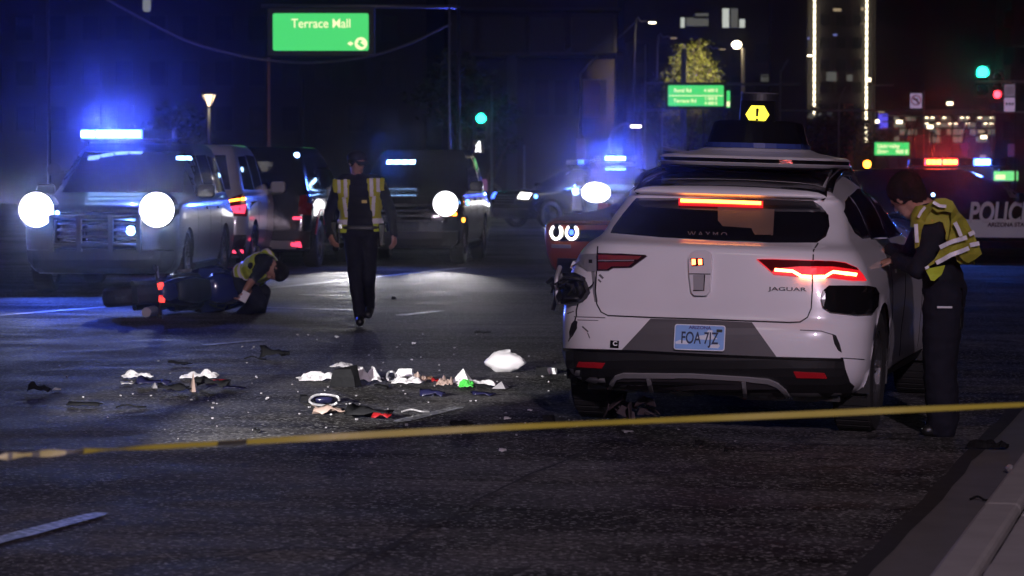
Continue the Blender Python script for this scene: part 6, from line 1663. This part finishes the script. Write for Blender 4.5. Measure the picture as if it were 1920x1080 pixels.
mb_lay(loft(MB(), [(1.15, 0.55, 0.23, 0.20), (1.3, 0.62, 0.25, 0.24), (1.5, 0.74, 0.21, 0.22), (1.66, 0.82, 0.12, 0.12), (1.72, 0.82, 0.05, 0.05)])).build('front_fairing', blue_p, mc, smooth=True)
mb_lay(loft(MB(), [(0.85, 0.36, 0.18, 0.10), (1.05, 0.30, 0.2, 0.12), (1.32, 0.33, 0.17, 0.12)])).build('belly_pan', blue_p, mc, smooth=True)
tail = mb_lay(loft(MB(), [(-0.02, 0.88, 0.05, 0.04), (0.10, 0.87, 0.11, 0.07), (0.35, 0.84, 0.14, 0.09), (0.6, 0.80, 0.15, 0.09), (0.86, 0.78, 0.13, 0.08)])).build('tail_fairing', blue_p, mc, smooth=True)
mb_lay(loft(MB(), [(0.18, 0.95, 0.09, 0.025), (0.4, 0.92, 0.12, 0.03), (0.62, 0.87, 0.13, 0.03), (0.85, 0.86, 0.10, 0.03)])).build('seat', black_plastic, mc, smooth=True)
for s in (-1, 1):
    mb_lay(MB().prism([(s * 0.025, -0.02), (s * 0.09, -0.03), (s * 0.10, 0.015), (s * 0.03, 0.03)], 0.04, Matrix.Translation((0, 0.02, 0.865)) @ Matrix.Rotation(PI / 2, 4, 'X'))).build('tail_light', emat('bike_tail_glow', (1.0, 0.05, 0.04), 2.2), mc)
    q = MB().tube([(s * 0.09, 0.05, 0.80), (s * 0.22, 0.02, 0.80)], 0.012, 6); q.sphere((s * 0.24, 0.02, 0.80), (0.045, 0.03, 0.025), 8, 6); mb_lay(q).build('turn_signal', black_plastic, mc)
    e = 0.62 if s > 0 else 1.0; q = MB().tube([(s * 0.10, 1.42, 0.93), (s * 0.30 * e, 1.34, 0.97), (s * 0.42 * e, 1.26, 0.95)], 0.016, 8); q.tube([(s * 0.30 * e, 1.34, 0.97), (s * 0.42 * e, 1.26, 0.95)], 0.022, 8); mb_lay(q).build('handlebar', black_plastic, mc)
    q = MB().tube([(s * 0.26, 1.4, 0.98), (s * 0.34, 1.38, 1.12)], 0.010, 6); q.sphere((s * 0.35, 1.37, 1.15), (0.06, 0.02, 0.035), 10, 6); mb_lay(q).build('mirror', black_plastic, mc)
    mb_lay(MB().box((s * 0.22, 0.62, 0.40), (0.12, 0.03, 0.03))).build('footpeg', silver, mc)
mb_lay(MB().tube([(0.12, 1.0, 0.28), (0.15, 0.6, 0.34), (0.17, 0.42, 0.46), (0.18, 0.12, 0.58)], [0.03, 0.035, 0.055, 0.05], 10)).build('exhaust', silver, mc)
mb_lay(MB().prism([(-0.14, 0), (0.14, 0), (0.10, 0.22), (0.0, 0.27), (-0.10, 0.22)], 0.004, frame((0, 1.52, 0.94), (1, 0, 0), (0, -0.7, 0.8)))).build('windscreen', glass_dark, mc)
mb_lay(MB().box((0, -0.10, 0.62), (0.17, 0.01, 0.13), Matrix.Rotation(0.5, 3, 'X'))).build('number_plate_holder', black_plastic, mc)
mb_lay(MB().lathe([(0.0, 0.235), (0.06, 0.235), (0.075, 0.225), (0.075, 0.2)], 'x', (-0.43, 1.05, 0.45), 18)).build('engine_cover', grey_plastic, mc)
r9 = random.Random(9); q = MB()
for k in range(34):
    c0 = Vector((r9.uniform(-0.2, 0.2), r9.uniform(1.2, 1.75), r9.uniform(0.5, 1.05))); d = Vector((r9.uniform(-1, 1), r9.uniform(-1, 1), r9.uniform(-1, 1))) * 0.14
    q.tube([c0, c0 + d * 0.6 + Vector((0.03, 0, 0.02)), c0 + d], 0.009, 5)
mb_lay(q).build('loose_cables', dark_steel, mc)

# ------------------------------------------------------------------ debris
translucent = bpy.data.materials.new('white_plastic_scrap'); translucent.use_nodes = True
nt = translucent.node_tree; pb = nt.nodes['Principled BSDF']; pb.inputs['Base Color'].default_value = (0.82, 0.80, 0.80, 1); pb.inputs['Roughness'].default_value = 0.4
tl_ = nt.nodes.new('ShaderNodeBsdfTranslucent'); tl_.inputs['Color'].default_value = (0.85, 0.83, 0.82, 1); mx = nt.nodes.new('ShaderNodeMixShader'); mx.inputs['Fac'].default_value = 0.35
nzz = nt.nodes.new('ShaderNodeTexNoise'); nzz.inputs['Scale'].default_value = 18; bmp_ = nt.nodes.new('ShaderNodeBump'); bmp_.inputs['Strength'].default_value = 0.3
nt.links.new(nzz.outputs['Fac'], bmp_.inputs['Height']); nt.links.new(bmp_.outputs['Normal'], pb.inputs['Normal'])
nt.links.new(pb.outputs['BSDF'], mx.inputs[1]); nt.links.new(tl_.outputs['BSDF'], mx.inputs[2]); nt.links.new(mx.outputs['Shader'], nt.nodes['Material Output'].inputs['Surface'])
D = {'w': translucent, 'k': mat('black_scrap', (0.010, 0.010, 0.011), 0.6, var=0.4, bump=0.4, bscale=30, spec=0.06), 'g': mat('grey_scrap', (0.25, 0.24, 0.25), 0.45, var=0.3), 'p': mat('pale_scrap', (0.28, 0.20, 0.165), 0.5, var=0.2),
     'r': mat('red_scrap', (0.22, 0.01, 0.012), 0.2, coat=0.5), 'e': mat('green_scrap', (0.05, 0.42, 0.05), 0.5), 'b': mat('blue_scrap', (0.012, 0.012, 0.04), 0.25, coat=0.6), 's': silver, 'd': mat('wood_brown', (0.15, 0.08, 0.05), 0.5)}
def scrap(name, label, px, py, wpx, hpx, m, kind='shard', seed=0, cat='debris', tilt=0.3):
    """a broken piece: px, py is the middle of its foot, wpx/hpx its extent in the picture"""
    g_ = gnd(px, py); k = g_.y / FPX; W, H = wpx * k, hpx * k; r = random.Random(seed * 31 + 5)
    t_ = None; mb = MB()
    if kind == 'shard':        # bent broken panel
        nu, nv = 8, 5; Dp = max(W * 0.3, 0.05); bend = r.uniform(0.5, 1.0); top = []
        for i in range(nu + 1):
            for j in range(nv + 1):
                u, vv = i / nu - 0.5, j / nv - 0.5; nz_ = noise.noise((u * 3 + seed * 1.7, vv * 3, seed))
                e = 1.0 + 0.30 * noise.noise((seed * 2.1, i * 0.9, j * 0.9))
                x = W * u * (e if j in (0, nv) or i in (0, nu) else 1) * (1 - 0.5 * abs(vv) * (0.5 + u)); y = Dp * vv * (1 - 0.7 * max(0, u + 0.1)) + 0.10 * W * nz_
                z = H * (0.25 + bend * (0.5 - 2 * vv * vv) * (0.8 - u) + 0.45 * nz_)
                top.append(Vector((x, y, max(0.0, z))))
        N_ = len(top); mb.add(top + [p + Vector((0, 0, 0.005)) for p in top], [])
        ix = lambda i, j: i * (nv + 1) + j
        for i in range(nu):
            for j in range(nv):
                q_ = (ix(i, j), ix(i + 1, j), ix(i + 1, j + 1), ix(i, j + 1)); mb.f += [q_[::-1], tuple(k_ + N_ for k_ in q_)]; mb.mi += [0, 0]
        rim_ = [ix(i, 0) for i in range(nu + 1)] + [ix(nu, j) for j in range(1, nv + 1)] + [ix(i, nv) for i in range(nu - 1, -1, -1)] + [ix(0, j) for j in range(nv - 1, 0, -1)]
        for k_ in range(len(rim_)): a_, b_ = rim_[k_], rim_[(k_ + 1) % len(rim_)]; mb.f.append((a_, b_, b_ + N_, a_ + N_)); mb.mi.append(0)
    elif kind == 'block':      # broken housing
        mb.v = []; 
        for z in (0, 0.5, 1):
            for (x, y) in ((-.5, -.3), (.5, -.3), (.55, .3), (-.45, .3)): mb.v.append((W * (x * (1 - 0.25 * z) + r.uniform(-.06, .06)), max(W * 0.7, 0.08) * (y + r.uniform(-.05, .05)), H * (z + (r.uniform(-.18, .1) if z == 1 else 0))))
        for i in range(2):
            for q in range(4): mb.f.append((i * 4 + q, i * 4 + (q + 1) % 4, i * 4 + 4 + (q + 1) % 4, i * 4 + 4 + q)); mb.mi.append(0)
        mb.f += [(3, 2, 1, 0), (8, 9, 10, 11)]; mb.mi += [0, 0]
    elif kind == 'wad':        # crumpled paper / bag
        seg, rings = 22, 14
        for i in range(rings + 1):
            th_ = PI * i / rings
            for q in range(seg):
                ph = 2 * PI * q / seg; rr = (1 + 0.22 * noise.noise((math.cos(ph) * 1.7 + seed, math.sin(ph) * 1.7, th_ * 1.5)) + 0.16 * abs(noise.noise((math.cos(ph) * 4 + seed, math.sin(ph) * 4, th_ * 4)))) * (1 - 0.25 * math.cos(ph) * (1 if seed == 1 else 0))
                mb.v.append((W / 2 * math.sin(th_) * math.cos(ph) * rr, max(W * 0.3, 0.04) * math.sin(th_) * math.sin(ph) * rr, max(0, H / 2 + H / 2 * math.cos(th_) * rr)))
        for i in range(rings):
            for q in range(seg): mb.f.append((i * seg + q, (i + 1) * seg + q, (i + 1) * seg + (q + 1) % seg, i * seg + (q + 1) % seg)); mb.mi.append(0)
    elif kind == 'sheet':      # crumpled paper or plastic
        nu, nv = 14, 8; Dp = max(W * 0.7, 0.14); top = []
        for i in range(nu + 1):
            for j in range(nv + 1):
                u, vv = i / nu - 0.5, j / nv - 0.5; e = 1 - 0.25 * abs(noise.noise((seed, i * 0.8, j * 0.8))) * (1 if j in (0, nv) or i in (0, nu) else 0.3)
                cr_ = abs(noise.noise((u * 2.6 + seed * 3.1, vv * 2.2, 1.0))) + 0.22 * abs(noise.noise((u * 9, vv * 7 + seed, 4.0)))
                edge = min(1, 5 * min(0.5 - abs(u), 0.5 - abs(vv)) + 0.35)
                top.append(Vector((W * u * e + 0.02 * noise.noise((vv * 6, seed, 2)), Dp * vv * e, H * min(1.0, (0.12 + 1.25 * cr_) * edge))))
        N_ = len(top); mb.add(top + [p + Vector((0, 0, 0.004)) for p in top], [])
        ix = lambda i, j: i * (nv + 1) + j
        for i in range(nu):
            for j in range(nv):
                q_ = (ix(i, j), ix(i + 1, j), ix(i + 1, j + 1), ix(i, j + 1)); mb.f += [q_[::-1], tuple(k_ + N_ for k_ in q_)]; mb.mi += [0, 0]
        rim_ = [ix(i, 0) for i in range(nu + 1)] + [ix(nu, j) for j in range(1, nv + 1)] + [ix(i, nv) for i in range(nu - 1, -1, -1)] + [ix(0, j) for j in range(nv - 1, 0, -1)]
        for k_ in range(len(rim_)): a_, b_ = rim_[k_], rim_[(k_ + 1) % len(rim_)]; mb.f.append((a_, b_, b_ + N_, a_ + N_)); mb.mi.append(0)
    elif kind == 'rod':
        mb.tube(bez([(-W / 2, 0, H * 0.3), (-W * 0.15, 0.03, H * 0.8), (W * 0.2, -0.02, H * 0.4), (W / 2, 0.02, H * 0.15)], 4), max(H * 0.16, 0.006), 6)
    elif kind == 'ring':
        mb.tube([(W / 2 * math.cos(a), 0.02 * math.sin(3 * a), H / 2 + H / 2 * math.sin(a)) for a in [2 * PI * i / 18 for i in range(18)]], 0.008, 6)
    elif kind == 'tent':       # folded sheet standing up
        mb.add([(-W / 2, -0.06, 0), (W / 2, -0.05, 0), (0.1 * W, 0, H), (-W / 2, 0.08, 0), (W / 2, 0.07, 0), (0.05 * W, 0.004, H)], [(0, 1, 2), (3, 5, 4), (0, 2, 5, 3), (1, 4, 5, 2)])
    o = mb.build(name, D[m], None, smooth=(kind in ('wad', 'shard')))
    o.location = g_ + Vector((0, 0, 0.004)); o.rotation_euler = (0, 0, r.uniform(-tilt, tilt))
    tag(o, label, cat); o['group'] = 'crash debris on the road'
    return o
S = scrap
S('plastic_bag', 'large crumpled white bag standing on the road nearest the white car', 957, 698, 70, 36, 'w', 'wad', 1)
S('black_chunk', 'black plastic piece right beside the large white bag', 1016, 704, 24, 16, 'k', 'block', 2)
S('white_scrap', 'small white scrap touching the left rear wheel of the white car', 1033, 702, 22, 11, 'w', 'block', 3)
S('helmet_shell', 'black helmet-like shell with a grey top in the middle of the debris', 645, 726, 52, 38, 'k', 'block', 4)
o = S('shell_top', 'grey cap piece lying on the black helmet-like shell', 641, 722, 36, 12, 'g', 'sheet', 5); o.location.z += 0.125
S('white_sheet', 'long white strip left of the black helmet-like shell', 592, 714, 66, 15, 'w', 'sheet', 6)
S('white_sheet', 'torn white sheet rising right behind the black shell', 684, 718, 60, 28, 'w', 'sheet', 7)
S('wire_ring', 'shiny wire ring between the torn sheet and the white box', 734, 716, 17, 19, 's', 'ring', 8)
S('white_box', 'small white box lying above a flat white sheet', 759, 706, 34, 15, 'w', 'block', 9)
S('white_sheet', 'flat white sheet under the small white box', 764, 720, 58, 15, 'w', 'sheet', 10)
S('glass_jar', 'pale see-through lump right of the white box', 788, 716, 22, 18, 'p', 'sheet', 11)
S('brown_scrap', 'brown curled piece amid the white sheets', 802, 716, 20, 16, 'd', 'shard', 12)
S('red_scrap', 'dark red scrap left of the pale plastic lump', 816, 718, 14, 9, 'r', 'shard', 13)
S('plastic_lump', 'pale pinkish plastic lump left of the white triangle', 834, 724, 30, 24, 'p', 'sheet', 14)
S('white_triangle', 'white folded sheet standing as a triangle', 866, 718, 36, 26, 'w', 'tent', 15)
S('white_sheet', 'wide white sheet right of the standing triangle', 892, 724, 72, 17, 'w', 'sheet', 16)
S('green_scrap', 'bright green scrap in front of the standing white triangle', 877, 727, 26, 15, 'e', 'sheet', 17)
S('black_strip', 'short black strip right of the green scrap', 906, 729, 32, 10, 'k', 'shard', 18)
S('grey_scrap', 'grey pyramid-shaped scrap at the right end of the white row', 938, 729, 26, 13, 'g', 'tent', 19)
S('blue_shard', 'dark blue glossy panel below the white sheets', 812, 744, 48, 14, 'b', 'shard', 20)
S('blue_shard', 'flat dark blue panel below the grey pyramid scrap', 908, 743, 44, 9, 'b', 'shard', 21)
S('black_shard', 'black lump below the torn white sheet', 715, 731, 26, 13, 'k', 'shard', 22)
S('tail_lamp_piece', 'broken tail lamp with a dark red tip, largest piece in front', 692, 786, 84, 32, 'k', 'shard', 23, tilt=0.1)
S('red_lens_piece', 'dark red lens at the tip of the broken tail lamp', 716, 787, 34, 16, 'r', 'shard', 24, tilt=0.1)
S('pale_shard', 'pale pinkish panel left of the broken tail lamp', 620, 778, 60, 24, 'p', 'shard', 25, tilt=0.1)
S('curved_trim', 'grey arched trim behind the pale panel', 608, 762, 58, 22, 's', 'ring', 26)
S('dark_cover', 'dark rounded cover inside the arched trim', 606, 758, 42, 20, 'b', 'wad', 27)
S('black_scrap', 'small black scrap with a pale edge at the left of the arched trim', 570, 754, 18, 12, 'k', 'block', 28)
S('metal_rod', 'thin shiny rod lying beside the worn lane dash', 779, 775, 52, 7, 's', 'rod', 29)
S('black_bar', 'black bar with a white edge near the police tape', 866, 800, 44, 11, 'k', 'shard', 30)
S('black_scrap', 'black scrap with a grey side by the left rear tyre of the white car', 1028, 794, 24, 14, 'k', 'block', 31)
S('white_chip', 'tiny white chip left of the black tyre scrap', 952, 788, 13, 6, 'w', 'shard', 32)
S('white_chip', 'tiny white chip in front of the police tape', 943, 848, 14, 6, 'w', 'shard', 33)
S('white_chip', 'tiny pale chip at the far edge, left of the large white bag', 994, 772, 9, 4, 'w', 'shard', 34)
S('black_scrap', 'dark scrap far up the road, above the large white bag', 906, 627, 30, 7, 'k', 'shard', 35)
S('torn_fender', 'black torn fender with a curled tail, upper middle of the road', 516, 672, 54, 26, 'k', 'shard', 36)
S('black_strap', 'thin black curled strap left of the torn fender', 478, 676, 40, 8, 'k', 'rod', 37)
S('black_shard', 'flat black panel up the road left of the torn fender', 338, 686, 46, 10, 'k', 'shard', 38)
S('white_sheet', 'white paper strip behind the left debris heap', 257, 709, 54, 15, 'w', 'sheet', 39)
S('white_sheet', 'ragged white sheet behind the dark motorcycle panel on the left', 374, 710, 70, 17, 'w', 'sheet', 40)
S('fairing_piece', 'long dark fairing piece in the left debris heap', 290, 724, 66, 20, 'b', 'shard', 41)
S('fairing_piece', 'black fairing lump in the middle of the left debris heap', 330, 736, 62, 22, 'k', 'shard', 42)
S('orange_strip', 'upright strip with a bright edge in the left debris heap', 362, 735, 8, 36, 'p', 'tent', 43)
S('fairing_piece', 'slanting dark fairing piece at the right of the left debris heap', 400, 728, 70, 26, 'k', 'shard', 44)
S('red_strip', 'thin red strip in the left debris heap', 414, 716, 36, 5, 'r', 'shard', 45)
S('blue_chip', 'bluish shiny strip at the right end of the left debris heap', 440, 731, 44, 7, 'b', 'shard', 46)
S('silver_strip', 'silver strip at the left end of the left debris heap', 240, 722, 26, 6, 's', 'shard', 47)
S('grey_cone', 'grey pointed chip in front of the long dark fairing piece', 290, 728, 10, 10, 'g', 'tent', 48)
S('black_cone', 'black cone-shaped stub on the road at far left', 75, 738, 44, 30, 'k', 'shard', 49)
S('white_chip', 'bright chip right of the black cone-shaped stub', 108, 733, 14, 5, 'w', 'shard', 50)
S('black_shard', 'flat black panel in front of the black cone-shaped stub', 160, 762, 66, 9, 'k', 'shard', 51)
S('black_bar', 'thin black bar right of the flat black panel, in front of the left debris heap', 246, 766, 56, 7, 'k', 'rod', 52)
S('dark_jacket', 'crumpled dark cloth on the gutter behind the leaning officer', 1852, 842, 78, 26, 'k', 'sheet', 53)
S('leaf_scrap', 'curled dark strip against the kerb', 1838, 941, 38, 9, 'k', 'rod', 54)
S('foil_scrap', 'shiny crumpled foil ball on the kerb edge', 1894, 889, 15, 16, 's', 'wad', 55)
S('white_chip', 'tiny bright chip under the walking officer', 632, 634, 8, 4, 'w', 'shard', 56)
S('white_chip', 'tiny bright chip right of the walking officer', 776, 646, 7, 4, 'w', 'shard', 57)
S('black_chip', 'small black block on the wet road right of the walking officer', 738, 562, 8, 6, 'k', 'block', 58)
S('dark_scrap', 'dark shard in front of the white car, under its right side', 1312, 834, 18, 10, 'k', 'shard', 59)
S('dark_scrap', 'dark shard in front of the white car, nearer the officer', 1368, 848, 20, 9, 'k', 'shard', 60)
S('dark_scrap', 'dark crumb left of the police tape shadow', 482, 812, 12, 8, 'k', 'shard', 61)
S('silver_strip', 'thin bright sliver on the road in front of the left rear wheel', 1178, 812, 22, 4, 's', 'shard', 62)
crumbs = MB(); rc = random.Random(77)
for k in range(170):
    px = rc.gauss(700, 330); py = rc.gauss(730, 70)
    if not (20 < px < 1500 and 600 < py < 960): continue
    g_ = gnd(px, py); s_ = rc.uniform(0.003, 0.009)
    crumbs.box(g_ + Vector((0, 0, 0.004 + s_ * 0.4)), (s_ * 2, s_ * 1.4, s_), Matrix.Rotation(rc.random() * 3, 3, 'Z') @ Matrix.Rotation(rc.uniform(-.5, .5), 3, 'X')); 
o = crumbs.build('debris_crumbs', D['g']); tag(o, 'fine broken crumbs scattered over the asphalt', 'debris', kind='stuff')

# ------------------------------------------------------------------ police tape
TY = 7.4
pts = [at(px, py, TY + (px - 960) * 0.0004) for px, py in ((-700, 868), (-120, 863), (60, 852), (300, 838), (560, 823), (860, 806), (1160, 792), (1460, 779), (1760, 766), (2060, 755), (2600, 748))]
P_ = bez(pts, 14); tp = MB(); tp2 = MB(); ext = [p for p in P_]
yel = mat('tape_yellow', (0.28, 0.235, 0.03), 0.4, var=0.15, scale=6)
tape_root = None
for i, p in enumerate(P_):
    a = 0.5 + 0.35 * math.sin(i * 0.17) + (1.0 * math.exp(-((i - 37) / 3.0) ** 2)); wv = 0.0088
    d = Vector((0, math.sin(a), math.cos(a))) * wv
    if i < 34: d = d * (0.75 + 0.35 * math.sin(i * 1.1))
    tp.v += [tuple(p - d), tuple(p + d)]
for k in range(len(P_) - 1): tp.f.append((2 * k, 2 * k + 1, 2 * k + 3, 2 * k + 2)); tp.mi.append(0)
o = tp.build('police_tape', yel); tag(o, 'yellow police tape stretched across the whole scene in the foreground', 'barrier tape')
sl = o.modifiers.new('t', 'SOLIDIFY'); sl.thickness = 0.0012
# black print of the tape, seen in the twisted part at the left
for (i0, i1) in ((24, 25), (28, 29), (32, 34), (48, 51)):
    q = MB()
    for i in range(i0, i1 + 1):
        p = P_[i]; a0 = Vector(tp.v[2 * i]); a1 = Vector(tp.v[2 * i + 1]); m_ = (a1 - a0)
        q.v += [tuple(a0 - m_ * 0.01 + Vector((0, -0.002, 0))), tuple(a1 + m_ * 0.01 + Vector((0, -0.002, 0)))]
    n_ = i1 - i0; b0 = len(q.v) - 2 * (n_ + 1)
    for k in range(n_): q.f.append((b0 + 2 * k, b0 + 2 * k + 1, b0 + 2 * k + 3, b0 + 2 * k + 2)); q.mi.append(0)
    q.build('black_print', mat('tape_print', (0.03, 0.028, 0.02), 0.5), o)
# ------------------------------------------------------------------ unseen key spot, and assumed emergency lights behind the camera, added for glints in the white paint
lamp('street_lamp_light', 'SPOT', (3.6, -16.0, 12.0), 16500, (1, .785, 1.0), None, 0.35, math.radians(90), 0.6, (-0.02, 1, -0.30))  # key spot added for the frontal light, standing in for a street lamp
for (x, y, z, c, e) in ((-2.2, -9.0, 2.2, (1, 0.1, 0.08), 150), (-1.4, -9.0, 2.2, (0.15, 0.25, 1.0), 180), (-1.8, -9.0, 1.0, (1, 0.97, 1.0), 240), (-5.0, -16, 2.0, (1, 0.9, 0.9), 240), (0.8, -14, 1.6, (0.3, 0.35, 1), 150)):
    lamp('assumed_glint_light', 'POINT', (x, y, z), e, c, None, 0.06)  # unseen coloured points added to put glints on the white car
tp_ = Vector((-3.3, 8.8, 1.5))
lamp('debris_fill_spot', 'SPOT', tp_, 900 * 4 * PI, (1, 0.97, 0.97), None, 0.05, math.radians(13), 0.5, gnd(800, 716) - tp_)  # unseen spot added to brighten the white debris row
lamp('debris_fill_spot', 'SPOT', tp_, 800 * 4 * PI, (1, 0.97, 0.97), None, 0.05, math.radians(7), 0.5, gnd(330, 716) - tp_)  # second added spot, on the left debris heap
# ------------------------------------------------------------------ thin haze, added to give the lamps their glare halos
hz = MB().box((40, 160, 34), (420, 420, 72)).build('haze', seam_mat)
hz.data.materials.clear()
hm = bpy.data.materials.new('haze_air'); hm.use_nodes = True
nt = hm.node_tree; nt.nodes.remove(nt.nodes['Principled BSDF'])
pv = nt.nodes.new('ShaderNodeVolumePrincipled'); pv.inputs['Color'].default_value = (0.9, 0.92, 1, 1)
pv.inputs['Density'].default_value = 0.00024; pv.inputs['Anisotropy'].default_value = 0.986
nt.links.new(pv.outputs['Volume'], nt.nodes['Material Output'].inputs['Volume'])
hz.data.materials.append(hm); tag(hz, kind='stuff')
